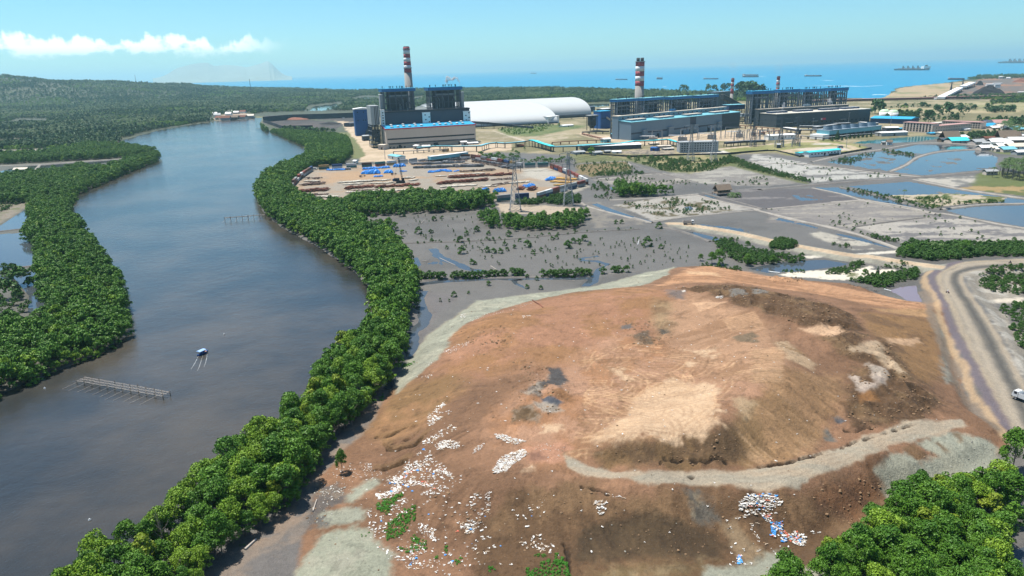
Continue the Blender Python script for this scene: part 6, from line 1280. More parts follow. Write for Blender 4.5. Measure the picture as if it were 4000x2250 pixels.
    B = Bld(c(*a), c(*bb)); zt = B.P(0, c(a[0] + 2, yt))[1]; dl_ = dl
    nw = 4 if nm in ('transfer_house', 'relay_house', 'canteen') else 0
    shed(B, 0,0, B.L, dl_, max(zt - .8,2.0), lb, 'building', wm, rm, nm, nwin=nw, pitch=.9 if nm in ('transfer_house', 'store', 'annex') else 1.6)
# ---- the two white storage domes
def dome(pl, pr, zr, pbase, ext, label, ribs):
    a, b_ = G(*pl, zr), G(*pr, zr); u = (b_ - a)[:2]; u = u / np.linalg.norm(u); nn = np.array([u[1], -u[0]]); bs = G(*pbase, 1.6)[:2]; hw = abs((bs - b_[:2]) @ nn); end = b_[:2]; st = a[:2] - u * ext; Ln = np.linalg.norm(end - st)
    r = empty('storage_dome', (float(st[0]), float(st[1]),1.6), math.atan2(u[1], u[0]), label, 'storage dome'); n = 36; V = []; F = []; xs = np.linspace(0, Ln, ribs)
    prof = [(-math.cos(math.pi * k / n), math.sin(math.pi * k / n) ** .82) for k in range(n + 1)]
    for x in xs:
        for c_, s_2 in prof: V.append((x, c_ * hw, s_2*(zr - 1.6) if s_2 > 0 else 0))
    for i in range(ribs - 1):
        for k in range(n): F.append((i * (n + 1) + k, (i + 1)*(n + 1) + k, (i + 1)*(n + 1) + k + 1, i * (n + 1) + k + 1))
    b = MB(); b.add(V, F); b.build('shell', M_['membrane'], r, True)
    for x, nm in ((0, 'gable'),(Ln, 'gable')):
        b = MB(); b.add([(x - .3 if x else .3, c_ * hw * .995, s_2*(zr - 1.7)) for c_, s_2 in prof], [tuple(range(n + 1))]); b.build(nm, M_['membrane'], r)
    b = MB(); b.box(0,-hw - .8,-.3, Ln, -hw + .6,2.6); b.box(0, hw - .6,-.3, Ln, hw + .8,2.6); b.build('plinth', M_['dark_cladding'], r)
    b = MB()
    for x in xs[1:-1:2]: b.add([(x + dx, c_ * (hw + .12), s_2*(zr - 1.6 + .12)) for dx in (-.2,.2) for c_, s_2 in prof], [(k, k + 1, k + n + 2, k + n + 1) for k in range(n)])
    b.build('seam', M_['membrane'], r)
    return r
dome(B_(415,290), B_(1345,252),38, B_(1462,572),90, 'nearer white barrel vaulted storage dome beside the beige hall', 20)
dome(B_(415,250), B_(1975,182),40, B_(2108,442),90, 'longer white barrel vaulted storage dome standing behind the first', 26)
# ---- middle station: steel blue hall, bay with pale roof, four boiler houses
T2 = Bld(C_(777,1262), C_(2312,1080)); L2 = T2.L; h2 = T2.P(0, C_(777,1012))[1]; D2 = 26
r = T2.root('turbine_hall', 'long steel blue turbine hall with teal roof and four sets of vents', 'hall')
xs = [0] + [T2.P(0, C_(x, 1000))[0] for x in (1615,1700,2062)] + [L2]
for k, m in enumerate(('steel_cladding', 'dark_cladding', 'steel_cladding', 'night_cladding')): MB().box(xs[k], 0,-.5, xs[k + 1], D2, h2).build('wall', M_[m], r)
MB().prismx([(-.6, h2),(D2, h2 + 1.6),(D2, h2 + 2.2),(-.6, h2 + .7)], -.6, L2 + .6).build('roof', M_['teal_roof'], r)
MB().box(.5,-.15, h2 * .33, L2 * .98,.05, h2 * .42).build('window_band', M_['dark_cladding'], r)
for x0, y0, w, hh in ((24,0,10, h2 * .5),(85,0,12, h2 * .5),(150,0,10, h2 * .5),(215,0,10, h2 * .5)): MB().box(x0,-4,0, x0 + w, -.02, hh).build('porch', M_['steel_cladding'], r); 
for k, x0 in enumerate((24,85,150,215)): MB().box(x0 - .5,-4.5, h2 * .5, x0 + 10.5 + 2*(k == 1),0, h2 * .5 + .6).build('porch_roof', M_['grey_panel'], r)
for x0 in (60,120,190): MB().box(x0,-.2,0, x0 + 6,.05,6).build('door', M_['dark_steel'], r)
def monitors(B, r, dep, hh, groups, c, col):
    for (xa, xb, yy) in groups:
        x0 = B.P(dep, c(xa, yy))[0]; x1 = B.P(dep, c(xb, yy))[0]; w = (x1 - x0) / 3
        for k in range(3):
            v = MB().box(x0 + w * k, dep - 5, hh, x0 + w * k + w * .8, dep + 7, hh + 2.6).build('roof_vent', M_[col[0]], r); MB().box(x0 + w * k - .3, dep - 5.3, hh + 2.6, x0 + w * k + w * .8 + .3, dep + 7.3, hh + 3.0).build('vent_cover', M_[col[1]], v)
monitors(T2, r, 12, h2 + .9,((745,975,970),(1140,1370,945),(1540,1765,925),(1920,2150,902)), C_, ('steel_cladding', 'cream_roof'))
x0, hb2 = T2.P(D2, C_(600,900)); hb2 = T2.P(D2, C_(1400,855))[1]; x1 = T2.P(D2, C_(2130,820))[0]
r = T2.root('deaerator_bay', 'narrow bay with cream roof and small windows behind the steel blue hall', 'hall', D2 + .1, x0); w = x1 - x0
MB().box(0,0,0, w, 13, hb2).build('wall', M_['steel_cladding'], r); MB().box(-.5,-.6, hb2, w + .5,13.5, hb2 + .8).build('roof', M_['cream_roof'], r)
windows(r, 'window', 4, w - 4,0, h2 + 3.2, hb2 - 1,22,1,3.6,2.2)
MB().box(w * .47,3, hb2 + .8, w * .47 + 11,9, hb2 + 4).build('roof_house', M_['fascia_blue'], r)
for k, (xa, xb, yt, yf, lb) in enumerate(((490,855,682,720, 'first blue roofed boiler house of the middle station, next to the blue block'),(868,1245,662,700, 'second blue roofed boiler house of the middle station, in front of the stout chimney'),(1262,1640,645,682, 'third blue roofed boiler house of the middle station'),(1660,2008,626,664, 'fourth blue roofed boiler house of the middle station, nearest the sloping conveyor'))):
    boiler(T2, D2 + 16,13, C_(xa, yt), C_(xb, yt - 10), C_((xa + xb) / 2, yf - 5),1.0 if k == 0 else hb2 - 12, lb, 'boiler houses of the middle station', 7, True, 20 + k, bays=4, levels=5 if k else 9, over=1.5, steelm='mid_steel')
BB = Bld(C_(347,1100), C_(500,1088)); zt = BB.P(0, C_(350,852))[1]; r = BB.root('coal_block', 'bright blue coal building with sloping chute next to the middle station', 'building')
MB().box(0,0,-.3, BB.L, 22, zt - .5).build('wall', M_['deep_blue'], r); MB().box(-.6,-.6, zt - .5, BB.L + .6,22.6, zt + .3).build('roof', M_['blue_roof'], r); MB().prism([(BB.L * .5, zt * .6),(BB.L + 1, zt * .35),(BB.L + 1, zt * .42),(BB.L * .5, zt * .68)], -4,-.1).build('chute', M_['pale_roof'], r); MB().box(BB.L * .08,-.1, zt * .58, BB.L * .95,.05, zt * .62).build('trim', M_['navy'], r)
SB_ = Bld(C_(195,1130), C_(318,1122)); zt = SB_.P(0, C_(200,912))[1]; r = SB_.root('ash_silo', 'dark round silo on legs with a flat roof beside the blue block', 'silo'); w = SB_.L
MB().cone((w / 2,8, zt * .35),(w / 2,8, zt - 2.5), w * .42, w * .44,20).build('tank', M_['dark_steel'], r, True); MB().cone((w / 2,8, zt * .14),(w / 2,8, zt * .35), w * .1, w * .42,16).build('hopper', M_['boiler_casing'], r, True); MB().box(0,1, zt - 2.5, w, 15, zt - .3).build('head_house', M_['dark_cladding'], r); MB().box(-.5,.5, zt - .3, w + .5,15.5, zt + .3).build('roof', M_['grey_panel'], r)
for px_ in (.1,.9):
    for py_ in (2,14): MB().bar((w * px_, py_, -.3),(w * px_, py_, zt - 2.5),.9).build('leg', M_['dark_steel'], r)
# ---- far station: near-black hall with pale roof
T3 = Bld(D_(655,1012), D_(1978,925)); L3 = T3.L; h3 = T3.P(0, D_(1300,786))[1]; D3 = 44
r = T3.root('turbine_hall', 'near black turbine hall with pale flat roof and dark vents', 'hall')
MB().box(0,0,-.5, L3, D3, h3).build('wall', M_['night_cladding'], r); MB().box(-.6,-.6, h3, L3 + .6, D3 + .3, h3 + .8).build('roof', M_['pale_roof'], r)
windows(r, 'window', 8, L3 - 8,0,4,7,20,1,3,2.4); MB().box(L3 * .46,-.3,8.5, L3 * .46 + 11,-.05,12).build('sign', M_['crimson_trim'], r); MB().box(L3 * .46,-.35,9, L3 * .46 + 3.4,-.06,11.5).build('sign_emblem', M_['white_paint'], r)
for x0 in (20,75,140): MB().box(x0,-5,7.5, x0 + 12,-.02,8.1).build('canopy', M_['grey_panel'], r)
monitors(T3, r, 24, h3 + .8,((560,810,780),(930,1170,755),(1290,1535,740),(1590,1825,718)), D_, ('navy', 'light_steel'))
x0 = T3.P(D3, D_(420,760))[0]; x1, hb3 = T3.P(D3, D_(1690,688)); hb3 = max(T3.P(D3, D_(1000,722))[1], h3 + 1.6)
r = T3.root('deaerator_bay', 'low bay with rosy roof behind the near black hall', 'hall', D3 + .4, x0); MB().box(0,0,0, x1 - x0,12, hb3).build('wall', M_['night_cladding'], r); MB().box(-.4,-.4, hb3, x1 - x0 + .4,12.4, hb3 + .7).build('roof', M_['cream_roof'], r); MB().box((x1 - x0) * .5,2, hb3 + .7,(x1 - x0) * .5 + 14,9, hb3 + 4.5).build('roof_house', M_['steel_cladding'], r)
for k, (xa, xb, yt, yf, lb) in enumerate(((245,625,492,532, 'first blue roofed boiler house of the far station, next to the transfer tower'),(632,982,472,512, 'second blue roofed boiler house of the far station, before the thin chimney'),(985,1338,464,504, 'third blue roofed boiler house of the far station'),(1345,1676,448,488, 'last blue roofed boiler house of the far station, nearest the sea'))):
    boiler(T3, D3 + 16,15, D_(xa, yt), D_(xb, yt - 6), D_((xa + xb) / 2, yf),2.0 if k == 0 else hb3 - 14, lb, 'boiler houses of the far station', 9, False, 40 + k, bays=4, levels=6, over=1.5, case_x=(.2,.55), steelm='mid_steel')
TT = Bld(C_(2150,1010), C_(2350,1000)); zt = TT.P(0, C_(2160,760))[1]; zm = TT.P(0, C_(2160,830))[1]; r = TT.root('transfer_tower', 'navy transfer tower on open steelwork between the two right hand stations'.replace('right hand ', 'blue roofed '), 'tower'); w = TT.L * 1.15
MB().box(0,0, zm, w, 22, zt - .6).build('cabin', M_['navy'], r); MB().box(-.5,-.5, zt - .6, w + .5,22.5, zt).build('roof', M_['teal_roof'], r); b = MB()
for x in (0, w * .33, w * .66, w):
    for y in (0,11,22): b.bar((x, y, -.3),(x, y, zm),.9)
for k in range(1,6):
    z = zm * k / 6; b.bar((0,0, z),(w, 0, z),.6); b.bar((0,11, z),(w, 11, z),.6); b.bar((0,0, z),(w * .33,0, z + zm / 6),.5); b.bar((w, 0, z),(w * .66,0, z + zm / 6),.5)
b.build('steel_frame', M_['rust'], r)
for k in range(3): MB().box(w * .2,2, zm * (.25 + .2 * k), w * .8,20, zm * (.25 + .2 * k) + 1.2).build('platform', M_['dark_steel'], r)
def gallery(pts, w, h, label, wm, rm, posts=24.0, name='conveyor_gallery', cat='conveyor', pm='dark_steel', pw=.8, roof_t=.35, over=.5):
    """raised covered gallery along 3-D points with legs to the ground"""
    pts = [np.asarray(p, float) for p in pts]; o = pts[0]; r = empty(name, (float(o[0]), float(o[1]),1.4),0, label, cat); a = MB(); c = MB(); lg = []; acc = 0.0
    for i in range(len(pts) - 1):
        p, q_ = pts[i], pts[i + 1]; d = q_ - p; Ln = np.linalg.norm(d[:2]); u = d[:2] / (Ln + 1e-9); n_ = np.array([-u[1], u[0]]); V = []; V2 = []
        for pt in (p, q_):
            for sx_, sz_ in ((-1,0),(1,0),(1, h),(-1, h)): V.append((*(pt[:2] - o[:2] + n_ * sx_ * w / 2), pt[2] - h + sz_ - 1.4))
            for sx_, sz_ in ((-1,0),(1,0),(1, roof_t),(-1, roof_t)): V2.append((*(pt[:2] - o[:2] + n_ * sx_ * (w / 2 + over)), pt[2] + .02 + sz_ - 1.4))
        F = [(0,3,2,1),(4,5,6,7),(0,1,5,4),(1,2,6,5),(2,3,7,6),(3,0,4,7)]; a.add(V, F); c.add(V2, F)
        t = (posts - acc) if acc else 0.0
        while t < Ln:
            pt = p + d * t / Ln
            if pt[2] - h > 2.5:
                for s_2 in (-1,1): lg.append((pt[:2] - o[:2] + n_ * s_2 * w * .42, pt[2] - h - 1.4))
            t += posts
        acc = (Ln - (t - posts))
    a.build('gallery', M_[wm], r); c.build('roof', M_[rm], r)
    for (xy, z) in lg[:96]: MB().bar((xy[0], xy[1], -.4),(xy[0], xy[1], z), pw).build('leg', M_[pm], r)
    return r
gz = lambda c, z, *pts: [G(*c(*p), z) for p in pts]
gallery(gz(B_, 9,(-260,905),(0,882),(300,885),(640,880),(760,845),(880,832),(1000,842),(1180,828),(1290,815)) + gz(B_, 11,(1380,800),(1440,810)) + gz(B_, 9,(1530,845),(1690,892),(2100,880),(2576,850)),4,1.2, 'long wavy blue roofed pipe bridge running across the plant yards', 'structural_steel', 'teal_roof', 18, 'pipe_bridge', 'pipe bridge')
gallery(gz(B_, 11.3,(1372,797),(1440,808)) + gz(B_, 9.4,(1530,842),(1688,888)),6,.5, 'bright turquoise roofed ramp of the pipe bridge', 'structural_steel', 'turquoise_roof', 10, 'pipe_bridge', 'pipe bridge')
gallery(gz(C_, 9,(20,1330),(640,1300),(830,1268),(1100,1262),(1300,1245)) + gz(C_, 9,(1440,1285),),4,1.0, 'turquoise roofed pipe bridge ending at the office block', 'structural_steel', 'turquoise_roof', 14, 'pipe_bridge', 'pipe bridge')
gallery(gz(r2,8,(1310,950),(1440,935),(1590,915)),6,4, 'pale blue walled canopy behind the container yard', 'teal_roof', 'white_roof', 14, 'covered_walkway', 'walkway')
gallery(gz(Y_, 6,(1790,112),(2000,105),(2300,92),(2576,78)),2.4,.8, 'bare steel pipe rack crossing the sand yard before the beige hall', 'structural_steel', 'cream_roof', 14, 'pipe_rack', 'pipe rack', roof_t=.15, over=0)
gallery(gz(B_, 6,(1680,830),(1900,815),(2430,790)),2.4,.8, 'rusty pipe rack behind the turquoise ramp', 'rust', 'rust', 14, 'pipe_rack', 'pipe rack', pm='rust', roof_t=.15, over=0)
gallery(gz(C_, 6,(90,1140),(320,1130),(470,1130)),5,1.5, 'dark pipe rack at the foot of the silo', 'dark_steel', 'dark_steel', 12, 'pipe_rack', 'pipe rack', roof_t=.15, over=0)
gallery(gz(C_, 4,(90,1160),(250,1200),(420,1240)),2.0,.6, 'rusty pipe rack around the sand yard corner', 'rust', 'rust', 8, 'pipe_rack', 'pipe rack', pm='rust', roof_t=.15, over=0)
gallery(gz(B_, 14,(530,530),(760,545)) + gz(B_, 5,(1100,580),(1400,608)),5,4, 'dark enclosed conveyor sloping down in front of the nearer dome', 'dark_cladding', 'dark_steel', 34, 'conveyor_gallery', 'conveyor')
gallery(gz(B_, 9,(1785,458),(2120,440),(2370,425)),5,4.5, 'dark enclosed conveyor running from the dome to the middle station', 'night_cladding', 'dark_steel', 30, 'conveyor_gallery', 'conveyor')
gallery([PZ(*C_(2070,612),1560), PZ(*C_(2180,665),1580), PZ(*C_(2330,745),1600)], 7,9, 'big pale roofed conveyor sloping down beside the thin chimney', 'night_cladding', 'pale_roof', 22, 'conveyor_gallery', 'conveyor', pw=1.2)
BQ = Bld(C_(1960,790), C_(2170,770)); zt = BQ.P(0, C_(1970,580))[1]; r = BQ.root('crusher_house', 'dark flat roofed crusher house beside the pale sloping conveyor', 'building'); MB().box(0,0,0, BQ.L, 20, zt - .6).build('wall', M_['night_cladding'], r); MB().box(-1,-1, zt - .6, BQ.L + 1,21, zt).build('roof', M_['steel_cladding'], r)
gallery(gz(D_, 20,(50,800),(200,815),(440,795)),6,5, 'curved grey gallery linking the transfer tower and the near black hall', 'steel_cladding', 'grey_panel', 20, 'conveyor_gallery', 'conveyor')
gallery(gz(D_, 8,(1000,1040),(1400,1025),(1720,975)),4,1.2, 'thin grey pipe bridge rising towards the cooling towers', 'structural_steel', 'grey_panel', 18, 'pipe_bridge', 'pipe bridge')
gallery(gz(D_, 6,(1010,1120),(1340,1150),(1700,1110),(2130,1085)),2.5,.8, 'low pipe rack along the front of the cooling towers', 'dark_steel', 'grey_panel', 14, 'pipe_rack', 'pipe rack', roof_t=.15, over=0)
gallery(gz(D_, 8,(-60,1215),(200,1195),(500,1185)),6,2.5, 'long dark pipe trestle on the lawn edge behind the pylons', 'dark_steel', 'structural_steel', 12, 'pipe_rack', 'pipe rack', roof_t=.2)
for k, (x0, y0, x1, y1, lb) in enumerate(((270,935,700,1030, 'rose'),(470,990,720,1045, 'rose'))): gallery(gz(D_, 7,(x0 - 120, y0 + 40 + 60 * k),(x1, y1 - 5)),2,.6, ['upper', 'lower'][k] + ' rusty pipe rack in the switchyard', 'rust', 'rust', 14, 'pipe_rack', 'pipe rack', pm='rust', roof_t=.15, over=0)
for k, (xa, ya, xb, yb) in enumerate(((990,985,1380,985),(1490,950,1700,940),(1840,930,2090,945),(1200,1000,1500,960),(780,1005,990,1035))): gallery(gz(D_, 9,(xa, ya),(xb, yb)),7,3, ['black roofed cable gallery along the near black hall', 'short pipe gallery at the middle of the near black hall', 'white topped gallery at the far end of the near black hall', 'sloping cable gallery crossing to the near black hall', 'small white gallery between pylons and near black hall'][k], 'dark_cladding', ['grey_panel', 'grey_panel', 'white_roof', 'grey_panel', 'white_roof'][k], 14, 'cable_gallery', 'gallery')
# ---- cooling towers, long sheds, offices, dormitories
CT = Bld(D_(1405,1168), D_(2140,1090)); zt = CT.P(0, D_(1405,1055))[1]; r = CT.root('cooling_tower', 'row of six joined blue grey cooling tower cells with round fan stacks', 'cooling tower'); w = CT.L
MB().box(0,0, zt * .5, w, 22, zt).build('casing', M_['teal_roof'], r); MB().box(1,1.5,0, w - 1,20.5, zt * .5).build('louvre', M_['dark_steel'], r); MB().box(-14,0,0,-.1,22, zt * .55).build('basin_house', M_['white_cladding'], r); MB().box(-.8,-.8, zt - .1, w + .8,22.8, zt + .5).build('deck', M_['steel_cladding'], r)
for k in range(7): x = w * k / 6; MB().box(x - .5,-.6,0, x + .5,1.4, zt * .5).build('pillar', M_['concrete'], r)
for k in range(6): x = w * (k + .5) / 6; MB().cone((x, 11, zt + .4),(x, 11, zt + 5.5),7.0,6.2,20, False).build('fan_stack', M_['steel_cladding'], r, True); MB().cone((x, 11, zt + .4),(x, 11, zt + 1.2),5.6,5.4,16).build('fan', M_['dark_steel'], r)
B = Bld(E_(-8,945), E_(565,962)); h = B.P(0, E_(300,885))[1]; r = shed(B, 0,0, B.L, 46, h, 'long shed with bright blue roof beyond the near black hall', 'shed', 'navy', 'blue_roof', 'long_shed', nwin=0, pitch=3)
for x, y, lb in ((190,836, 'pale green domed tank behind the blue roof'),(312,846, 'second pale green domed tank, nearer the dormitories')):
    p = gpt(E_, x, y + 38); r = empty('storage_tank', tuple(map(float, p)),0, lb, 'tank'); R_t = 58 / 3.62 / FPX * np.hypot(*p[:2]); MB().cone((0,0,-.3),(0,0,12), R_t, R_t, 28).build('wall', M_['white_cladding'], r, True); b = MB()
    for k in range(5): a0, a1 = k / 5,(k + 1) / 5; b.cone((0,0,12 + 5 * math.sin(a0*1.5)),(0,0,12 + 5 * math.sin(a1*1.5)), R_t * math.cos(a0*1.5), max(.2, R_t * math.cos(a1*1.5)),28, k == 4)
    b.build('dome', mat('pale_green', (.42,.52,.36),.6), r, True)
B = Bld(r3(540,908), r3(975,890)); h = B.P(0, r3(760,868))[1]; shed(B, 0,0, B.L, 26, h, 'long black walled shed with bright white roof', 'shed', 'night_cladding', 'white_roof', 'long_shed', pitch=1.8)
for x in (45,85): pass
def block(c, a, bb, yt, dl, rows, cols, label, wm, rm, name='office_block', ww=1.7, hh=1.5, parapet=.8, side=0):
    B = Bld(c(*a), c(*bb)); zt = B.P(0, c(a[0] + 3, yt))[1]; r = B.root(name, label, 'building'); w = B.L
    MB().box(0,0,-.4, w, dl, zt - .3).build('wall', M_[wm], r); MB().box(-.5,-.5, zt - .3, w + .5, dl + .5, zt + .2).build('roof', M_[rm], r)
    windows(r, 'window', w * .03, w * .97,0, zt * .08, zt * .94, cols, rows, ww, hh)
    for k in range(side):
        for j in range(rows): y = dl * (k + .5) / side; z = zt * (.08 + .86*(j + .5) / rows); MB().box(-.08, y - .6, z - .7,.05, y + .6, z + .7).build('window', M_['window_glass'], r)
    return r
block(r3,(1264,922),(1556,914),843,16,4,14, 'four storey grey office block with square windows by the switchyard', 'grey_panel', 'grey_panel', side=1)
block(E_, (448,1062),(868,1090),930,15,4,9, 'cream dormitory block with round topped windows facing the canal', 'beige_cladding', 'rose_deck', 'dormitory', 2.6,2.6)
block(E_, (892,1090),(1420,1042),992,14,2,14, 'lower cream dormitory wing stretching from the corner block', 'beige_cladding', 'rose_deck', 'dormitory', 1.6,1.8)
block(E_, (1000,1005),(1565,1032),912,15,3,15, 'rear dormitory wing with rosy roof beside the village', 'beige_cladding', 'rose_deck', 'dormitory', 2.2,1.9)
block(E_, (892,1000),(1200,975),948,12,2,6, 'pale roofed link building between the dormitory wings', 'beige_cladding', 'pale_roof', 'dormitory', 2.2,1.6)
B = Bld(D_(1122,1425), D_(1572,1382)); h = B.P(0, D_(1160,1362))[1]; shed(B, 0,0, B.L, 9, h, 'long white lodge with turquoise roof and dark windows on the lawn', 'building', 'white_cladding', 'turquoise_roof', 'lodge', nwin=9, pitch=1.6, ww=2.4)
B = Bld(D_(990,1412), D_(1116,1402)); h = B.P(0, D_(1000,1370))[1]; shed(B, 0,0, B.L, 8, h, 'small white gatehouse beside the turquoise roofed lodge', 'building', 'white_cladding', 'turquoise_roof', 'gatehouse', nwin=4, pitch=1.2, ww=1.2, door=False)
# ---- port beyond the beach
P3 = lambda c, x, y, z: G(*c(x, y), z)
gallery([P3(E_, -900,625,7), P3(E_, 0,598,8), P3(E_, 600,584,8), P3(E_, 1300,566,8), P3(E_, 2174,548,8), P3(E_, 2700,535,8)], 16,5, 'very long rosy roofed coal conveyor along the shore', 'rust', 'rose_deck', 60, 'shore_conveyor', 'conveyor', pw=2)
gallery([P3(E_, 1000,574,9), P3(E_, 1270,440,14)], 18,5, 'white sloping conveyor climbing from the shore line', 'white_cladding', 'white_roof', 60, 'shore_conveyor', 'conveyor', pw=2); gallery([P3(E_, 1310,420,14), P3(E_, 1450,365,18)], 20,5, 'farther white sloping conveyor ending at the jetty', 'white_cladding', 'white_roof', 60, 'shore_conveyor', 'conveyor', pw=2)
def heap(c, x0, x1, y, h, label, m='black_coal', name='coal_heap'):
    a, b_ = gpt(c, x0, y, 2), gpt(c, x1, y, 2); Ln = np.linalg.norm(b_ - a); ce = (a + b_) / 2; o = MB(); n = 22; V = [(0,0, h)]; q = random.Random(int(x0)); rings = 5
    for k in range(1, rings + 1):
        for i in range(n): t = 2 * math.pi * i / n; f = k / rings; V.append((Ln / 2 * f * math.cos(t) * q.uniform(.92,1.05), Ln * .22 * f * math.sin(t) * q.uniform(.9,1.1), h * (1 - f ** 1.4) * q.uniform(.85,1.1) - (.5 if k == rings else 0)))
    F = [(0,1 + i, 1 + (i + 1) % n) for i in range(n)] + [(1 + (k - 1) * n + i, 1 + k * n + i, 1 + k * n + (i + 1) % n, 1 + (k - 1) * n + (i + 1) % n) for k in range(1, rings) for i in range(n)]
    o.add(V, F); ob = o.build(name, M_[m]); ob.location = tuple(map(float, ce)); ob.rotation_euler = (0,0, frame(a, b_)[1]); return prop(ob, label, 'heap')
heap(E_, 1420,1920,535,26, 'wide black coal heap behind the rosy shore conveyor'); heap(E_, 1480,1610,410,18, 'smaller dark coal heap beside the white conveyor'); heap(E_, 1990,2300,365,16, 'reddish ore heap at the far end of the port', 'rust', 'ore_heap')
heap(r2,200,400,668,5, 'low reddish coal heap inside the coal yard', 'rust'); heap(r2,480,640,700,4, 'black coal heap near the road in the coal yard')
for k, (x, y, w_, h_, lb, m) in enumerate(((1640,450,105,55, 'pale block of flats in the port', 'white_cladding'),(1780,330,0,0, '', ''),(1760,445,80,50, 'second pale block beside the flats in the port', 'white_cladding'),(905,612,45,14, 'white hut below the rosy conveyor', 'white_roof'),(1580,322,45,10, 'white roofed jetty shed', 'white_roof'),(1820,318,80,26, 'large white tent roof at the jetty', 'white_roof'),(1925,318,55,12, 'low white jetty shed next to the tent roof', 'white_roof'),(2095,525,80,18, 'grey shed at the end of the port ground', 'grey_panel'),(1740,390,130,8, 'long low white store in the port', 'white_roof'))):
    if not w_: continue
    B = Bld(E_(x, y), E_(x + w_, y - w_ * .02),2.0); shed(B, 0,0, B.L, B.L * .4, max(3, B.P(0, E_(x + 1, y - h_))[1]), lb, 'building', m, 'white_roof' if k < 8 else 'grey_panel', 'port_building', nwin=4 if k < 3 else 0, door=False, pitch=4 if 'tent' in lb else 1.5, ww=4)
# ------------------------------------------------------------------ dykes between the fish ponds
DYKE_PALE = mat('dyke_soil', (.22,.20,.175),.95,.35,.12); DYKE_DARK = mat('dyke_mud', (.125,.115,.105),.95,.35,.12)
def dyke(pts, w=1.6, h=1.35, m=DYKE_PALE, top=None):
    w = w * .72
    q = np.array(smooth_line([p[:2] for p in pts], 6)); n_ = np.gradient(q, axis=0); n_ = np.c_[-n_[:, 1], n_[:, 0]] / (np.linalg.norm(n_, axis=1)[:, None] + 1e-9)
    wob = 1 + .35 * fbm(q[:, 0] / 9, q[:, 1] / 9,3); prof = [(-1.9,-.9),(-.8,.7),(0,1),(.8,.75),(1.9,-.9)]; V = []
    for i, p in enumerate(q):
        for a, b_ in prof: o_ = p + n_[i] * a * w * wob[i]; V.append((float(o_[0]), float(o_[1]),.3 + b_ * (h - .3)*(.85 + .15 * wob[i])))
    F = [(i * 5 + k, i * 5 + k + 1, i * 5 + k + 6, i * 5 + k + 5) for i in range(len(q) - 1) for k in range(4)]
    me = bpy.data.meshes.new('dyke'); me.from_pydata(V, [], F); me.update()
    if me.polygons[0].normal.z < 0: me.flip_normals()
    me.materials.append(m); o = bpy.data.objects.new('dyke', me); COL.objects.link(o); prop(o, kind='structure'); return o
def pl(c, *pts): return [G(*c(*p),1.0) for p in pts]
dyke(pl(m7,(-40,60),(0,58),(280,45),(620,15)) + pl(r3,(1345,1238),(1390,1232)),2.0)
dyke(pl(r3,(522,1296),(620,1340),(1000,1434)) + pl(m7,(150,192),(285,232)),1.8)
dyke(pl(m7,(340,265),(420,275),(560,310),(720,372)),1.8, m=DYKE_DARK)
dyke(pl(r3,(1392,1240),(1640,1302),(1850,1346)) + pl(m7,(1060,133),(1120,147),(1400,215),(1700,280),(1932,347)),2.2)
dyke(pl(r3,(1440,1220),(1700,1290),(1880,1340)) + pl(m7,(1080,120),),1.6, m=DYKE_DARK)
dyke(pl(m8,(350,240),(640,310),(840,372),(1010,432)),1.8)
dyke(pl(m7,(285,226),(400,208),(560,185),(1050,137)),1.6)
dyke(pl(m7,(1150,127),(1650,82),(1932,61)) + pl(m8,(470,76),(722,58)),1.7)
dyke(pl(r4,(-60,1200),(0,1192),(330,1163),(700,1132),(1110,1108),(1600,1062)),3.6,1.6, m=DYKE_DARK)
dyke(pl(r4,(-120,985),(0,1000),(240,1003),(600,1044),(900,1080),(1165,1102)),2.0); dyke(pl(r4,(300,1000),(620,1035),(900,1066),(1180,1096)),1.8, m=DYKE_DARK)
dyke(pl(r4,(1100,1122),(1400,1182),(1650,1222),(1932,1262),(2200,1300)),2.2)
dyke(pl(r4,(915,1064),(1042,1012),(1132,952),(1300,911),(1560,894)),2.4)
dyke(pl(r4,(335,1186),(560,1232),(760,1292),(1000,1332),(1262,1382)),1.5); dyke(pl(r4,(545,1178),(900,1256),(1040,1300),(1300,1350)),1.6, m=DYKE_DARK)
dyke(pl(r4,(1308,1345),(1600,1312),(1932,1302),(2200,1296)),1.8)
dyke(pl(m8,(720,60),(1000,102),(1250,156),(1330,162),(1500,192),(1750,242),(1932,272),(2200,320)),1.9)
dyke(pl(m8,(642,262),(980,216),(1180,192)),1.4, m=DYKE_DARK)
dyke(pl(r3,(430,1010),(600,996),(840,986),(880,1000),(930,1045)),1.3); dyke(pl(r3,(600,1112),(1000,1076),(1130,1072)),1.3, m=DYKE_DARK); dyke(pl(r3,(880,990),(1000,1040),(1150,1082),(1400,1142)),1.8, m=DYKE_DARK)
dyke(pl(r4,(330,990),(600,930),(860,895),(1160,848),(1560,862),(1700,905)),2.6,1.5); dyke(pl(m6,(0,390),(560,372),(1000,350),(1500,303),(1932,278)),1.2, m=DYKE_DARK)
dyke(pl(m6,(260,668),(500,648),(1000,638),(1440,632),(1560,628)),1.3,1.0, m=DYKE_DARK); dyke(pl(m6,(1640,618),(1840,604),(1960,590)),1.2,1.0, m=DYKE_DARK)
dyke(pl(m1,(-120,405),(0,392),(165,374)),1.4, m=DYKE_DARK); dyke(pl(m1,(-120,720),(0,695),(120,668),(272,650)),1.4, m=DYKE_DARK); dyke(pl(r1,(-120,1255),(300,1240),(560,1222),(990,1193)),2.0); dyke(pl(r1,(250,1295),(300,1243)),2.0)
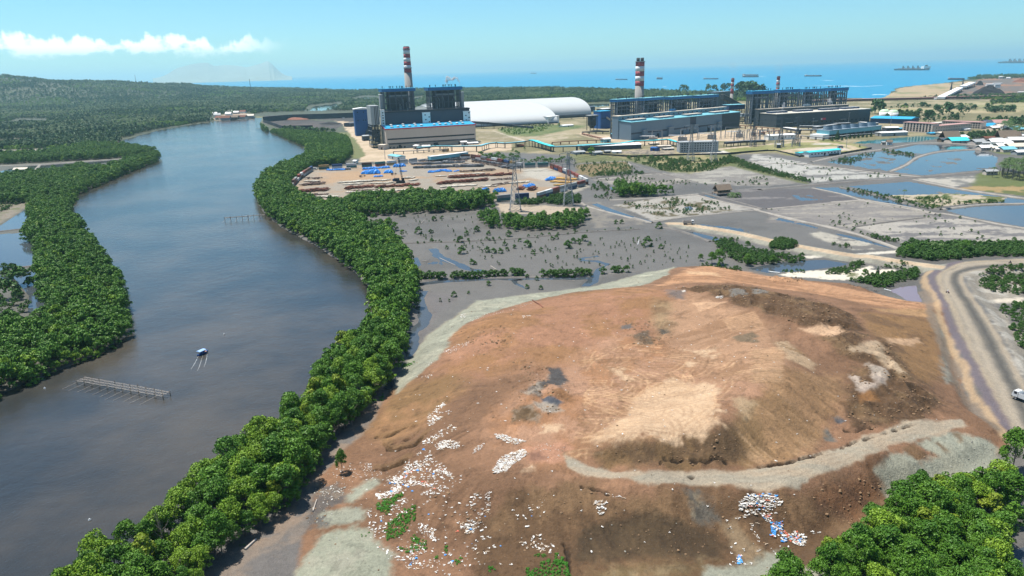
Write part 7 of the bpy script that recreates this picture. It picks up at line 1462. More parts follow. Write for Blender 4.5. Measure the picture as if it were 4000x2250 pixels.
# ------------------------------------------------------------------ container yard
CC = {'rusty red': (.17,.045,.032), 'dark blue': (.022,.05,.12), 'grey': (.22,.225,.225), 'white': (.45,.45,.44), 'brown': (.10,.05,.034), 'teal green': (.03,.11,.11), 'ochre': (.26,.17,.06)}
def container(col):
    b = MB(); L_, w, h = 12.2,2.44,2.59; nr = 24; V = []; 
    for s_2 in (-1,1):                     # corrugated long sides
        for i in range(nr * 2 + 1):
            x = -L_ / 2 + L_ * i / (nr * 2); y = s_2*(w / 2 - (.05 if i % 2 else 0)); V += [(x, y, .12),(x, y, h - .1)]
    n = nr * 2 + 1; F = []
    for s_2 in (0,1):
        o = s_2 * n * 2
        for i in range(n - 1): F.append((o + 2 * i, o + 2 * i + 2, o + 2 * i + 3, o + 2 * i + 1))
    b.add(V, F); b.box(-L_ / 2,-w / 2, h - .1, L_ / 2, w / 2, h); b.box(-L_ / 2,-w / 2,0, L_ / 2, w / 2,.12)
    for x in (-L_ / 2, L_ / 2 - .14):
        b.box(x, -w / 2,.12, x + .14, w / 2, h - .1)
    m = mat('container_' + col.replace(' ', '_'), CC[col], .6,.22,.3, rand=.2, streak=.12); o = b.build('shipping_container', m); me = o.data; bpy.data.objects.remove(o)
    d = MB(); [d.box(L_ / 2 + .005, sy * .62 - .55,.2, L_ / 2 + .06, sy * .62 + .55, h - .2) for sy in (-1,1)]; [d.bar((L_ / 2 + .09, y, .2),(L_ / 2 + .09, y, h - .2),.06) for y in (-.9,-.35,.35,.9)]
    o = d.build('door', m); dm = o.data; bpy.data.objects.remove(o); return me, dm
CMESH = {k: container(k) for k in CC}
LINES = [(px(Y_, (298,655),(450,500)) + px(Y_, (628,385),), 'along the river side of the yard', ('grey', 'brown', 'dark blue', 'rusty red', 'white'),2),
  (px(Y_, (290,665),(380,728),(545,800)), 'in the pale row at the mangrove corner of the yard', ('white', 'grey', 'ochre'),1),
  (px(Y_, (700,378),(1080,355),(1520,332),(2010,285)) + px(Z_, (60,245),(400,222),(690,210)), 'in the back row below the blue walkway', ('brown', 'rusty red', 'white', 'grey', 'dark blue', 'grey', 'teal green', 'ochre'),2),
  (px(Z_, (700,212),(1080,275),(1445,350)), 'in the slanting row between yard and green strip', ('grey', 'white', 'dark blue', 'rusty red', 'brown', 'ochre'),2),
  (px(Z_, (1455,350),(1825,335)), 'in the short row behind the empty grey corner', ('teal green', 'rusty red', 'grey', 'dark blue', 'brown'),2),
  (px(Z_, (1840,350),(2090,445),(2375,590)), 'in the slanting row beside the second pylon', ('rusty red', 'white', 'brown', 'dark blue', 'rusty red', 'grey'),2),
  (px(Z_, (2345,600),(1960,700),(1655,795)), 'in the row facing the mud flat', ('white', 'rusty red', 'grey', 'dark blue', 'grey', 'brown'),2),
  (px(Z_, (1615,790),(1250,815),(1085,832)), 'in the row behind the first pylon', ('grey', 'dark blue', 'teal green', 'rusty red'),2)]
nc_ = 0
for P, where, cols, st in LINES:
    Q = [G(*p, 1.25) for p in P]; q2 = random.Random(len(where))
    for i in range(len(Q) - 1):
        a, b_ = Q[i], Q[i + 1]; Ln = np.linalg.norm((b_ - a)[:2]); n = max(1, int(Ln / 12.5)); ang = math.atan2(b_[1] - a[1], b_[0] - a[0])
        for k in range(n):
            c_ = a + (b_ - a)*((k + .5) / n)
            for s_2 in range(st):
                if s_2 and q2.random() < .06: continue
                cl = q2.choice(cols); an = cl[0] in 'aeiou'; o = bpy.data.objects.new('shipping_container', CMESH[cl][0]); COL.objects.link(o); o.location = (float(c_[0]), float(c_[1]),1.27 + 2.6 * s_2); o.rotation_euler = (0,0, ang + q2.uniform(-.012,.012) + (math.pi if q2.random() < .5 else 0))
                lv = ('upper ' if s_2 else 'lower ') if st == 2 else ''
                prop(o, '%s%s shipping container %s' % (lv, cl, where), 'container', '%s%s containers %s' % (lv, cl, where)); d = bpy.data.objects.new('door', CMESH[cl][1]); COL.objects.link(d); d.parent = o; nc_ += 1
# goods laid out in rows
def goods_mesh(kind, seed):
    q = random.Random(seed); b = MB(); m = 'rust'
    if kind == 'pipe':
        for k in range(5): b.cone((-4.4 + q.uniform(-.4,.4), k * .95 - 1.9,.5),(4.4 + q.uniform(-.4,.4), k * .95 - 1.9,.5),.46,.46,8)
        for k in range(3): b.cone((-4, k * .95 - .9,1.3),(4, k * .95 - .9,1.3),.46,.46,8)
    elif kind == 'beam':
        for k in range(6): y = k * .8 - 2 + q.uniform(-.15,.15); b.cbox((q.uniform(-.6,.6), y, .35),(q.uniform(5,9),.5,.6), q.uniform(-.05,.05))
        m = 'pale_beam'
    elif kind == 'crate':
        for k in range(4): b.cbox(((k % 2)*2.7 - 1.4 + q.uniform(-.2,.2),(k // 2)*2.4 - 1.2,.95 + q.uniform(-.1,.2)),(2.4,2.0,1.9 + q.uniform(-.3,.5)), q.uniform(-.06,.06)); 
        for k in range(4): b.bar(((k % 2)*2.7 - 2.5,(k // 2)*2.4 - 1.2,2.0),((k % 2)*2.7 - .3,(k // 2)*2.4 - 1.2,2.0),.25)
        m = 'crate_grey'
    elif kind == 'tarp':
        n = 10
        V = []; 
        for i in range(n):
            for j in range(n): x, y = i / (n - 1)*2 - 1, j / (n - 1)*2 - 1; h = max(0,1 - max(abs(x), abs(y)) ** 3)*(1.9 + q.uniform(-.5,.45)); V.append((x * 3.4 + q.uniform(-.2,.2), y * 2.2 + q.uniform(-.2,.2), h + .05))
        b.add(V, [(i * n + j, (i + 1) * n + j, (i + 1) * n + j + 1, i * n + j + 1) for i in range(n - 1) for j in range(n - 1)]); m = 'tarp_blue'
    elif kind == 'scrap':
        for k in range(22): b.cbox((q.uniform(-3,3), q.uniform(-2,2), q.uniform(.2,1.2)),(q.uniform(.6,3.4), q.uniform(.2,.7), q.uniform(.2,.7)), q.uniform(0,3.1), q.uniform(-.4,.4))
        m = 'scrap_brown'
    mm = {'rust': M_['rust'], 'pale_beam': mat('pale_beam', (.44,.40,.33),.8,.3,.6, rand=.25), 'crate_grey': mat('crate_grey', (.15,.15,.155),.75,.35,.5, rand=.6), 'tarp_blue': M_['tarp_blue'], 'scrap_brown': mat('scrap_brown', (.13,.085,.07),.85,.4,.8, rand=.45)}[m]
    o = b.build(kind, mm); me = o.data; bpy.data.objects.remove(o); return me
GM = {k: [goods_mesh(k, s_) for s_ in range(3)] for k in ('pipe', 'beam', 'crate', 'tarp', 'scrap')}; OCH = goods_mesh('beam', 9).copy(); OCH.materials.clear(); OCH.materials.append(mat('ochre_timber', (.42,.25,.07),.85,.3,.6, rand=.3))
GN = {'pipe': 'pipe_stack', 'beam': 'beam_stack', 'crate': 'crate_stack', 'tarp': 'tarpaulin_heap', 'scrap': 'scrap_stack', 'ochre': 'timber_stack'}
ROWS = [(Y_, (840,382),(1085,380),5, 'tarp', 1, 'blue tarpaulin covered goods along the back row of containers'),(Y_, (1110,372),(1160,370),2, 'crate', .9, 'dark machine crate beside the back row tarpaulins'),(Y_, (1360,368),(1720,345),6, 'tarp', 1, 'blue covered crates under the middle of the back row'),
  (Y_, (1830,328),(1925,325),2, 'tarp', 1.7, 'big blue tarpaulin heap beside the crane mast'),(Y_, (1400,430),(1530,425),3, 'tarp', 2.0, 'largest bright blue tarpaulin mound in the middle of the yard'),(Y_, (1690,420),(1750,410),1, 'tarp', 1.5, 'lone blue tarpaulin mound near the crane'),(Y_, (1520,478),(1630,472),3, 'tarp', .9, 'small blue bundle in the open middle of the yard'),(Y_, (1320,478),(1380,470),1, 'scrap', 1.1, 'dark truck sized scrap stack in the open yard'),(Y_, (1800,445),(1800,445),1, 'scrap', 1, 'dark scrap stack left of the crane'.replace('left of', 'just before')),(Y_, (1890,400),(1980,400),3, 'tarp', .8, 'small blue tarpaulin behind the crane mast'),
  (Y_, (530,505),(760,500),4, 'scrap', 1, 'thin brown scrap row near the river side containers'),(Y_, (520,540),(720,540),4, 'beam', .9, 'pale beam stack near the river side containers'),(Y_, (460,600),(770,580),7, 'scrap', 1.3, 'bigger brown scrap stack near the river side containers'),(Y_, (510,590),(720,560),5, 'scrap', 1.0, 'bigger brown scrap stack near the river side containers'),(Y_, (410,695),(840,665),9, 'pipe', 1.2, 'reddish pipe stack at the river end of the yard'),(Y_, (430,680),(820,650),8, 'scrap', 1.0, 'brown scrap behind the reddish pipe stacks'),(Y_, (490,765),(830,740),7, 'scrap', 1.2, 'mixed scrap by the mangrove edge'),(Y_, (620,755),(980,765),7, 'beam', 1.0, 'pale beam stack by the mangrove edge'),
  (Y_, (1010,560),(1740,520),14, 'beam', 1.0, 'whitish beam stack in the long middle row'),(Y_, (1060,590),(1350,575),6, 'beam', .8, 'small white beam stack below the long middle row'),(Y_, (1440,572),(1780,560),6, 'beam', .9, 'white beam stack next to the crane tracks'),(Y_, (1920,498),(2090,492),3, 'beam', 1.3, 'long white beams behind the crane'),(Y_, (2040,530),(2120,525),2, 'beam', 1.2, 'long white beams beside the crane'),
  (Y_, (1130,650),(1500,615),9, 'pipe', 1.3, 'red brown pipe stack in front of the crane row'),(Y_, (1545,630),(2160,590),14, 'pipe', 1.15, 'red brown pipe stack in the row beside the crane'),(Y_, (1140,700),(2240,660),22, 'beam', 1.0, 'grey white tube stack at the foot of the yard'),(Y_, (1160,690),(1560,670),9, 'scrap', .9, 'dark scrap among the grey white tubes'),
  (Z_, (60,255),(690,222),15, 'crate', 1.0, 'grey crates in the farthest crowded row'),(Z_, (0,300),(600,270),15, 'crate', 1.0, 'grey crates in the second crowded row'),(Z_, (0,285),(640,250),10, 'scrap', 1.0, 'brown machinery in the crowded rows'),(Z_, (20,345),(870,325),20, 'crate', 1.15, 'large grey crates in the front crowded row'),(Z_, (560,305),(880,312),7, 'scrap', 1.1, 'dark machinery by the front crowded row'),(Z_, (720,240),(1400,345),18, 'crate', 1.0, 'crates along the slanting container row'),(Z_, (740,262),(1310,362),15, 'scrap', 1.1, 'dark machinery along the slanting container row'),(Z_, (1100,335),(1300,365),5, 'crate', 1.0, 'white topped crates at the end of the slanting row'),
  (Y_, (2050,300),(2560,275),12, 'crate', 1.0, 'crates just behind the blue covered row'),(Y_, (2090,352),(2560,340),11, 'crate', 1.1, 'crates just before the blue covered row'),(Z_, (105,415),(235,405),4, 'tarp', .9, 'blue covered crates in the middle blue row'),(Z_, (250,390),(400,400),4, 'tarp', .9, 'blue covered crates at the middle blue row end'),(Z_, (450,400),(530,395),2, 'tarp', .9, 'blue covered crates beside the brown hulls'),
  (Z_, (560,405),(1040,385),9, 'scrap', 1.25, 'dark red brown hull sections beyond the long pipe row'),(Z_, (370,490),(1290,440),20, 'pipe', 1.25, 'rusty pipe stack in the longest pipe row'),(Z_, (190,470),(340,465),4, 'beam', .8, 'pale beams at the head of the longest pipe row'),(Z_, (380,455),(900,425),9, 'beam', .8, 'pale beams behind the longest pipe row'),(Z_, (230,575),(930,525),15, 'pipe', 1.2, 'rusty pipe stack in the second pipe row'),(Z_, (990,525),(1290,510),6, 'scrap', 1.0, 'grey brown scrap at the end of the second pipe row'),(Z_, (270,625),(760,595),12, 'beam', 1.0, 'cream tube stack in the third row'),(Z_, (800,625),(1060,605),5, 'beam', .8, 'cream beams in the third row near the pylon'),(Z_, (1000,610),(1260,560),6, 'scrap', .9, 'scrap in the third row near the pylon'),(Z_, (1150,575),(1530,545),8, 'beam', .9, 'whitish tube stack beyond the first pylon'),
  (Z_, (880,668),(930,665),1, 'tarp', 1.0, 'small blue tarpaulin by the front trees'),(Z_, (1060,690),(1150,680),2, 'tarp', 1.7, 'black and blue tarpaulin heap by the front trees'),(Z_, (620,690),(820,690),4, 'scrap', 1.0, 'scrap stack by the front trees'),(Z_, (1330,650),(1660,660),4, 'pipe', 1.9, 'big rusty pipe stack beside the first pylon'),(Z_, (1440,630),(1600,605),2, 'tarp', 1.5, 'blue tarpaulin lying over the big rusty pipes'),(Z_, (1800,535),(1880,500),2, 'tarp', 1.6, 'blue tarpaulin heap beside the ochre timber'),(Z_, (1900,500),(2200,520),7, 'ochre', 1.2, 'ochre timber stack by the second pylon'),(Z_, (1880,545),(2130,560),5, 'ochre', 1.1, 'ochre timber stack in front of the second pylon'),(Z_, (1920,600),(2060,590),3, 'ochre', 1.0, 'low ochre timber pile near the mud flat containers')]
ng = 0
for c, a, b_, n, kd, sc, lb in ROWS:
    n = n if n < 4 else int(n * (.7 if kd == 'pipe' else 1.45))
    q = random.Random(hash((a, b_)) % 999)
    for k in range(n):
        t = (k + .5) / n; x, y = a[0] + (b_[0] - a[0]) * t, a[1] + (b_[1] - a[1]) * t + q.uniform(-3,3); p = G(*c(x, y),1.3); me = OCH if kd == 'ochre' else q.choice(GM[kd])
        o = bpy.data.objects.new(GN[kd], me); COL.objects.link(o); s = sc * .95 * q.uniform(.7,1.2); o.location = (float(p[0]), float(p[1]),1.22); rz = {'pipe': 1.25, 'beam': 1.2, 'crate': .22, 'tarp': .2, 'scrap': .5, 'ochre': .3}[kd] + q.uniform(-.12,.12)
        o.rotation_euler = (0,0, rz); o.scale = (s, s, s * q.uniform(.8,1.1)); prop(o, lb, {'tarp': 'tarpaulin', 'pipe': 'pipe stack', 'beam': 'beam stack', 'crate': 'crates', 'scrap': 'scrap stack', 'ochre': 'timber'}[kd], lb if n > 1 else None); ng += 1
print('CONT', nc_, 'GOODS', ng)
# ------------------------------------------------------------------ lattice towers
def lattice(b, hw0, hw1, z0, z1, n, w):
    P = lambda k, f: [( (hw0 + (hw1 - hw0) * f) * sx_, (hw0 + (hw1 - hw0) * f) * sy_, z0 + (z1 - z0) * f) for sx_, sy_ in ((-1,-1),(1,-1),(1,1),(-1,1))]
    for k in range(n):
        f0, f1 = 1 - (1 - k / n) ** 1.0,1 - (1 - (k + 1) / n) ** 1.0; a, c = P(k, f0), P(k, f1)
        for i in range(4):
            j = (i + 1) % 4; b.bar(a[i], c[i], w); b.bar(a[i], c[j], w * .55); b.bar(a[j], c[i], w * .55); b.bar(c[i], c[j], w * .55)
def pylon(base, h, label, arms, hw, w=.32, rz=0.0, m='light_steel', group=None):
    r = empty('power_pylon', tuple(map(float, base)), rz, label, 'pylon', group); b = MB(); lattice(b, hw, hw * .28,-.3, h * .72,7, w); lattice(b, hw * .28, hw * .2, h * .72, h, 4, w * .9); b.build('lattice', M_[m], r)
    for z, ln in arms:
        c = MB(); z = h * z
        for s_2 in (-1,1):
            for y in (-hw * .2, hw * .2): c.bar((0, y, z),(s_2 * ln, 0, z), w * .7); c.bar((0, y, z + h * .035),(s_2 * ln, 0, z), w * .6)
            c.bar((s_2 * ln * .5,-hw * .1, z),(s_2 * ln * .5, hw * .1, z + h * .017), w * .5); 
        c.build('cross_arm', M_[m], r); i_ = MB()
        for s_2 in (-1,1): i_.cone((s_2 * ln, 0, z),(s_2 * ln, 0, z - 2.4),.22,.22,6)
        i_.build('insulator', M_['dark_steel'], r)
    f = MB()
    for sx_ in (-1,1):
        for sy_ in (-1,1): f.box(sx_ * hw - .8, sy_ * hw - .8,-.6, sx_ * hw + .8, sy_ * hw + .8,.8)
    f.build('footing', M_['concrete'], r); return r
PY = []
for c, x0, x1, yb, xt, yt, lb, arms, m in ((Z_, 1235,1440,975,1345,205, 'nearest lattice pylon with one wide top arm on the sandy clearing', ((.985,8.5),(.86,5),(.80,5)), 'light_steel'),(Z_, 2010,2195,890,2115,130, 'lattice pylon standing before the slanting container row', ((.985,7),(.88,5.5),(.78,5)), 'light_steel'),
   (r3,1318,1385,985,1350,712, 'pylon with Y shaped head in front of the office block', ((.985,9),(.93,6)), 'light_steel'),(r3,1492,1555,990,1522,712, 'second pylon with Y shaped head, at the far corner of the office block', ((.985,9),(.93,6)), 'light_steel'),(D_, 285,390,1285,350,885, 'tall pylon with wide flat head above the switchyard', ((.985,15),(.86,11),(.75,9)), 'structural_steel'),(D_, 675,775,1285,745,878, 'tall pylon with wide flat head on the lawn', ((.985,14),(.80,10)), 'structural_steel'),(D_, 915,990,1270,950,860, 'slim pylon beside the relay house', ((.985,5),(.86,7),(.74,5)), 'structural_steel'),
   (E_, 1125,1160,495,1150,362, 'faint hazy pylon on the beach below the white conveyor', ((.97,8),(.8,8)), 'structural_steel'),(E_, 1290,1320,440,1308,330, 'second faint pylon, at the top of the white conveyor', ((.97,8),(.8,8)), 'structural_steel')):
    a, b_ = G(*c(x0, yb),1.2), G(*c(x1, yb),1.2); ce = (a + b_) / 2; hw = np.linalg.norm(a - b_) / 2; ce = ce + np.array([0, hw * .6,0]); h = top_z(ce, c(xt, yt)) - 1.2; far_ = np.hypot(*ce[:2])
    PY.append(pylon((ce[0], ce[1], .9), h, lb, arms, hw * .78, max(.3,.34 * far_ / 900),.05, m))
# portal gantries of the switchyard
def portal(c, x0, x1, yb, yt, lb, grp):
    a, b_ = gpt(c, x0, yb), gpt(c, x1, yb); loc, rz, Ln = frame(a, b_); h = top_z(a, c(x0, yt)) - 1.6; r = empty('switchyard_portal', loc, rz, lb, 'portal', grp)
    for x in (0, Ln):
        b = MB()
        for s_2 in (-1.6,1.6): b.bar((x + s_2 * .6, s_2,-.3),(x, 0, h),.5)
        for k in range(3): b.bar((x - 1 + .3 * k, -1.6 + .5 * k, h * (.2 + .2 * k)),(x + 1 - .3 * k, 1.6 - .5 * k, h * (.2 + .2 * k)),.35)
        b.build('post', M_['light_steel'], r)
    b = MB(); b.bar((0,-.5, h),(Ln, -.5, h),.45); b.bar((0,.5, h),(Ln, .5, h),.45)
    for k in range(8): b.bar((Ln * k / 8,-.5, h),(Ln * (k + 1) / 8,.5, h),.25)
    b.build('beam', M_['light_steel'], r); b = MB()
    for k in range(3): x = Ln * (k + .5) / 3; b.cone((x, 0, h),(x, 0, h - 3),.35,.25,6)
    b.build('insulator', M_['dark_steel'], r)
for k, (c, x0, x1, yb, yt) in enumerate(((C_, 1075,1215,1245,1120),(C_, 1480,1720,1260,1100),(C_, 1905,2045,1250,1065),(C_, 2110,2300,1235,1075),(D_, 60,200,1215,1065),(D_, 110,280,1190,1045),(D_, 240,420,1185,1035),(D_, 380,560,1205,1050),(D_, 430,620,1180,1040),(D_, 20,150,1160,1040),(D_, 560,700,1190,1060),(D_, 760,900,1260,1120),(D_, 880,990,1285,1160),(D_, 640,760,1290,1180))):
    portal(c, x0, x1, yb, yt, 'steel portal gantry of the switchyard between the halls and the lawn', 'portals of the switchyard')
for k, (c, x0, x1, yb, yt) in enumerate(((C_, 1442,1570,1270,1200),(C_, 1858,1985,1245,1170),(C_, 2265,2340,1210,1145),(C_, 1030,1150,1255,1210),(D_, 85,190,1150,1075),(D_, 300,370,1120,1060),(D_, 420,500,1110,1055),(A_, 1370,1440,1425,1380))):
    a, b_ = gpt(c, x0, yb), gpt(c, x1, yb); loc, rz, Ln = frame(a, b_); h = top_z(a, c(x0, yt)) - 1.6; r = empty('transformer', loc, rz, ['transformer bay beside the office block pylon', 'transformer bay under the second Y headed pylon', 'transformer bay at the end of the steel blue hall', 'transformer bay below the first white gantry', 'transformer bay in the switchyard sand', 'small transformer in the middle of the switchyard', 'small transformer nearest the tall pylon', 'yellow painted machine on the sand before the beige hall'][k], 'transformer')
    MB().box(0,0,-.2, Ln, 8, h * .8).build('tank', M_['beige_cladding' if k < 7 else 'yellow_paint'], r); b = MB()
    for i in range(6): b.box(Ln * (i + .2) / 6,-1.2,.5, Ln * (i + .6) / 6,-.05, h * .7)
    b.build('radiator', M_['grey_panel'], r); b = MB()
    for i in range(3): x = Ln * (i + .5) / 3; b.cone((x, 4, h * .8),(x, 4, h * .8 + 3.2),.5,.25,8)
    b.build('bushing', M_['dark_steel'], r)
    if k in (0,1,2,3): MB().box(-14,-1, h + .5, Ln * .7,3, h + 1.3).build('bus_duct', M_['white_roof'], r); MB().bar((-12,1,-.2),(-12,1, h + .5),.6).build('duct_post', M_['light_steel'], r)
# power lines between the first pylons
cab = MB()
for (a, b_) in ((PY[0], PY[1]),(PY[1], PY[3]),(PY[0], PY[2])):
    A0, B0 = np.array(a.location), np.array(b_.location)
    for s_2 in (-6,-4.5,4.5,6):
        za, zb = A0[2] + 34, B0[2] + 34; pts = [tuple((A0*(1 - t) + B0 * t)[:2] + np.array([s_2,0])) + (za * (1 - t) + zb * t - 16 * t * (1 - t),) for t in np.linspace(0,1,9)]
        for i in range(8): cab.bar(pts[i], pts[i + 1], .07)
prop(cab.build('power_line', M_['dark_steel']), 'thin sagging power lines strung between the pylons', 'power line')
# fences of the plant
def fence(P, h, label, m='dark_steel', gap=5.0, z=1.0):
    Q = [G(*p, z) for p in P]; o = Q[0]; r = empty('fence', (float(o[0]), float(o[1]), z - .2),0, label, 'fence'); a = MB(); n = 0
    for i in range(len(Q) - 1):
        p, q_ = Q[i] - o, Q[i + 1] - o; a.bar((p[0], p[1], h * .5),(q_[0], q_[1], h * .5),.12); a.add([(p[0], p[1], .2),(q_[0], q_[1], .2),(q_[0], q_[1], h),(p[0], p[1], h),(p[0], p[1] + .08, h),(q_[0], q_[1] + .08, h),(q_[0], q_[1] + .08,.2),(p[0], p[1] + .08,.2)], [(0,1,2,3),(4,5,6,7),(3,2,5,4)]); Ln = np.linalg.norm((q_ - p)[:2]); k = int(Ln / gap)
        for j in range(k):
            t = j / k; c = p + (q_ - p) * t
            if n < 95: MB().box(c[0] - .2, c[1] - .2,-.4, c[0] + .2, c[1] + .2, h + .25).build('post', M_[m], r); n += 1
    a.build('panel', M_[m], r)
fence(px(r3,(440,930),(900,955),(1220,945),(1660,935),(1932,910)) , 2.6, 'dark boundary fence between the plant and the fish ponds', gap=12); fence(px(D_, (-100,1395),(300,1360),(640,1345),(800,1380),(980,1425)),2.4, 'dark fence curving round the lawn', gap=12); fence(px(D_, (980,1428),(1500,1400),(2010,1310)),2.4, 'dark fence behind the white lodge', gap=12)
fence(px(r2,(55,690),(250,672),(500,665),(770,655)),13, 'tall dark dust screen around the coal yard', gap=22); fence(px(r2,(55,690),(200,742),(430,738)),7, 'lower dust screen of the coal yard by the river', gap=22)
# ------------------------------------------------------------------ crawler crane in the yard
p = G(*Y_(1895,562),1.25); zt = top_z(p, Y_(1868,208)); r = empty('crawler_crane', tuple(map(float, p)),.1, 'dark crawler crane with its lattice boom raised nearly upright', 'crane'); hh = zt - 1.25
for s_2 in (-1,1): b = MB(); b.prismx([(s_2*2.6 - .7,0),(s_2*2.6 + .7,0),(s_2*2.6 + .7,1.3),(s_2*2.6 - .7,1.3)], -4.5,4.5); b.build('track', M_['rubber'], r)
b = MB(); b.box(-6,-2.2,1.5,4,2.2,2.1); b.box(-6.5,-2,2.1,-1,2,4.6); b.build('house', M_['dark_steel'], r); MB().box(1.6,-2.1,2.1,4,-.4,4.7).build('cab', M_['window_glass'], r); MB().box(-8,-2.3,1.8,-6,2.3,4).build('counterweight', M_['navy'], r)
b = MB(); bx = (G(*Y_(1868,208),0)*0)[0] - 2.0
for k in range(14):
    f0, f1 = k / 14,(k + 1) / 14
    for sx_, sy_ in ((-.6,-.6),(.6,-.6),(.6,.6),(-.6,.6)):
        b.bar((sx_ + 2 + bx * f0*1.2, sy_, 2 + (hh - 2) * f0),(sx_ + 2 + bx * f1*1.2, sy_, 2 + (hh - 2) * f1),.3); b.bar((sx_ + 2 + bx * f0*1.2, sy_, 2 + (hh - 2) * f0),(-sx_ + 2 + bx * f1*1.2, sy_, 2 + (hh - 2) * f1),.16)
b.build('boom', M_['dark_steel'], r); MB().bar((2 + bx * 1.2,0, hh),(-6,0,4.6),.14).build('stay_rope', M_['dark_steel'], r)
# ------------------------------------------------------------------ masts
for c, x, yb, yt, lb in ((r1,1030,640,565, 'thin radio mast rising from the dark woods near the hill'),(r1,1890,660,595, 'second thin radio mast behind the riverside village')):
    base = G(*c(x, yb),4); d = 6200.0 if x < 1500 else 4200.0; base = PZ(*c(x, yb), d); base[2] = 2; h = PZ(*c(x, yt), d)[2] - 2; r = empty('radio_mast', tuple(map(float, base)),0, lb, 'mast'); b = MB(); lattice(b, 1.8,.6,-.3, h, 10,.4); b.build('lattice', M_['dark_steel'], r)
for c, x, yb, yt, lb in ((Y_, 1672,225,30, 'slim lamp mast beside the white pump house'),(E_, 283,985,810, 'slim mast behind the canal workshops'),(D_, 1175,1020,880, 'slim lamp mast before the near black hall'),(D_, 1680,960,800, 'slim lamp mast at the far end of the near black hall'),(D_, 990,1270,1170, 'lamp post on the lawn road'),(D_, 1650,1290,1140, 'lamp post at the lawn loop'),(r3,825,815,703, 'white lamp post at the corner of the steel blue hall')):
    p = gpt(c, x, yb); h = top_z(p, c(x, yt)) - 1.6; r = empty('lamp_mast', tuple(map(float, p)),0, lb, 'lamp post'); MB().cone((0,0,-.2),(0,0, h),.38,.2,8).build('pole', M_['light_steel'], r); MB().box(-1.6,-.3, h, 1.6,.3, h + .5).build('lamp_head', M_['grey_panel'], r)
# ------------------------------------------------------------------ ships
SHIPC = mat('ship_hull', (.055,.075,.10),.6,.15,.02); SHIPR = mat('ship_deck', (.16,.09,.08),.7,.15,.05)
def ship(c, x0, x1, y, hpx, label, kind):
    a, b_ = G(*c(x0, y),0), G(*c(x1, y),0); loc, rz, Ln = frame(a, b_); h = hpx / c(1,0)[0] * 0 + hpx * np.hypot(*a[:2]) / FPX; r = empty(kind, (loc[0], loc[1], -.2), rz, label, 'ship' if kind == 'bulk_carrier' else 'barge'); w = Ln * .15
    b = MB(); V = []; st = [(0,.75,0),(.04,1,0),(.9,1,0),(1,.12,.5)]
    for f, k, up in st: V += [(Ln * f, -w / 2 * k * .85,0 + up),(Ln * f, w / 2 * k * .85,0 + up),(Ln * f, w / 2 * k, h * (1 + up * .5)),(Ln * f, -w / 2 * k, h * (1 + up * .5))]
    F = [(4 * i + j, 4 * i + (j + 1) % 4,4 * i + 4 + (j + 1) % 4,4 * i + 4 + j) for i in range(3) for j in range(4)] + [(3,2,1,0),(12,13,14,15)]; b.add(V, F); b.build('hull', SHIPC, r)
    if kind == 'bulk_carrier':
        MB().box(Ln * .86,-w * .4, h, Ln * .95, w * .4, h * 2.6).build('bridge', M_['white_cladding'], r); MB().box(Ln * .9,-w * .1, h * 2.6, Ln * .93, w * .1, h * 3.4).build('funnel', M_['dark_steel'], r)
        for k in range(4):
            x = Ln * (.2 + .155 * k); q = MB(); q.cone((x, 0, h),(x, 0, h * 3.0), w * .1, w * .07,8); q.bar((x, 0, h * 2.2),(x + Ln * .06,0, h * 1.6), w * .06); q.build('deck_crane', SHIPC, r)
        for k in range(5): x = Ln * (.1 + .155 * k); MB().box(x, -w * .3, h, x + Ln * .09, w * .3, h * 1.25).build('hatch', SHIPR, r)
    else:
        MB().box(Ln * .1,-w * .4, h, Ln * .92, w * .4, h * 1.35).build('cargo', SHIPR, r); MB().box(Ln * .02,-w * .3, h, Ln * .09, w * .3, h * 2.0).build('cabin', M_['white_cladding'], r)
    return r
for c, x0, x1, y, hp, lb, kd in ((E_, 372,826,196,4.6, 'long bulk carrier with four deck cranes anchored off the beach', 'bulk_carrier'),(E_, 1890,2330,94,4.0, 'farthest dark bulk carrier near the horizon, above the port', 'bulk_carrier'),(D_, 1070,1300,284,3.0, 'laden barge alone between thin chimney and bulk carrier', 'cargo_barge'),(D_, 192,405,272,2.8, 'farther barge of the pair behind the thin chimneys', 'cargo_barge'),(D_, 193,408,294,3.2, 'nearer barge of the pair behind the thin chimneys', 'cargo_barge'),(C_, 1812,2015,396,2.6, 'long low barge between the stout chimney and the first thin chimney', 'cargo_barge'),(C_, 1145,1225,398,4.6, 'short stubby barge just beyond the stout chimney', 'cargo_barge'),(C_, 568,728,405,2.4, 'low barge on the dome side of the stout chimney', 'cargo_barge'),(r3,147,180,324,2.0, 'tiny distant barge above the white domes', 'cargo_barge'),(E_, 1100,1330,332,4.0, 'dark barge moored at the jetty by the beach', 'cargo_barge')):
    ship(c, x0, x1, y, hp, lb, kd)
FOAM = mat('surf_foam', (.7,.72,.72),.9,.2,.02)
def streak(name, c, pts, w, z=.05, label=None):
    q = np.array(smooth_line([G(*c(*p),0)[:2] for p in pts], 6)); n_ = np.gradient(q, axis=0); n_ = np.c_[-n_[:, 1], n_[:, 0]] / np.linalg.norm(n_, axis=1)[:, None]; k = len(q); ww = w * np.sin(np.linspace(.15, math.pi - .15, k))*(1 + .5 * fbm(q[:, 0] / w, q[:, 1] / w, 3)); V = [(*map(float, p), z) for p in q + n_ * ww[:, None]] + [(*map(float, p), z) for p in q - n_ * ww[:, None]]
    me = bpy.data.meshes.new(name); me.from_pydata(V, [], [(j, j + 1, j + k + 1, j + k) for j in range(k - 1)]); me.update()
    if me.polygons[0].normal.z < 0: me.flip_normals()
    me.materials.append(FOAM); o = bpy.data.objects.new(name, me); COL.objects.link(o); prop(o, kind='stuff'); return o
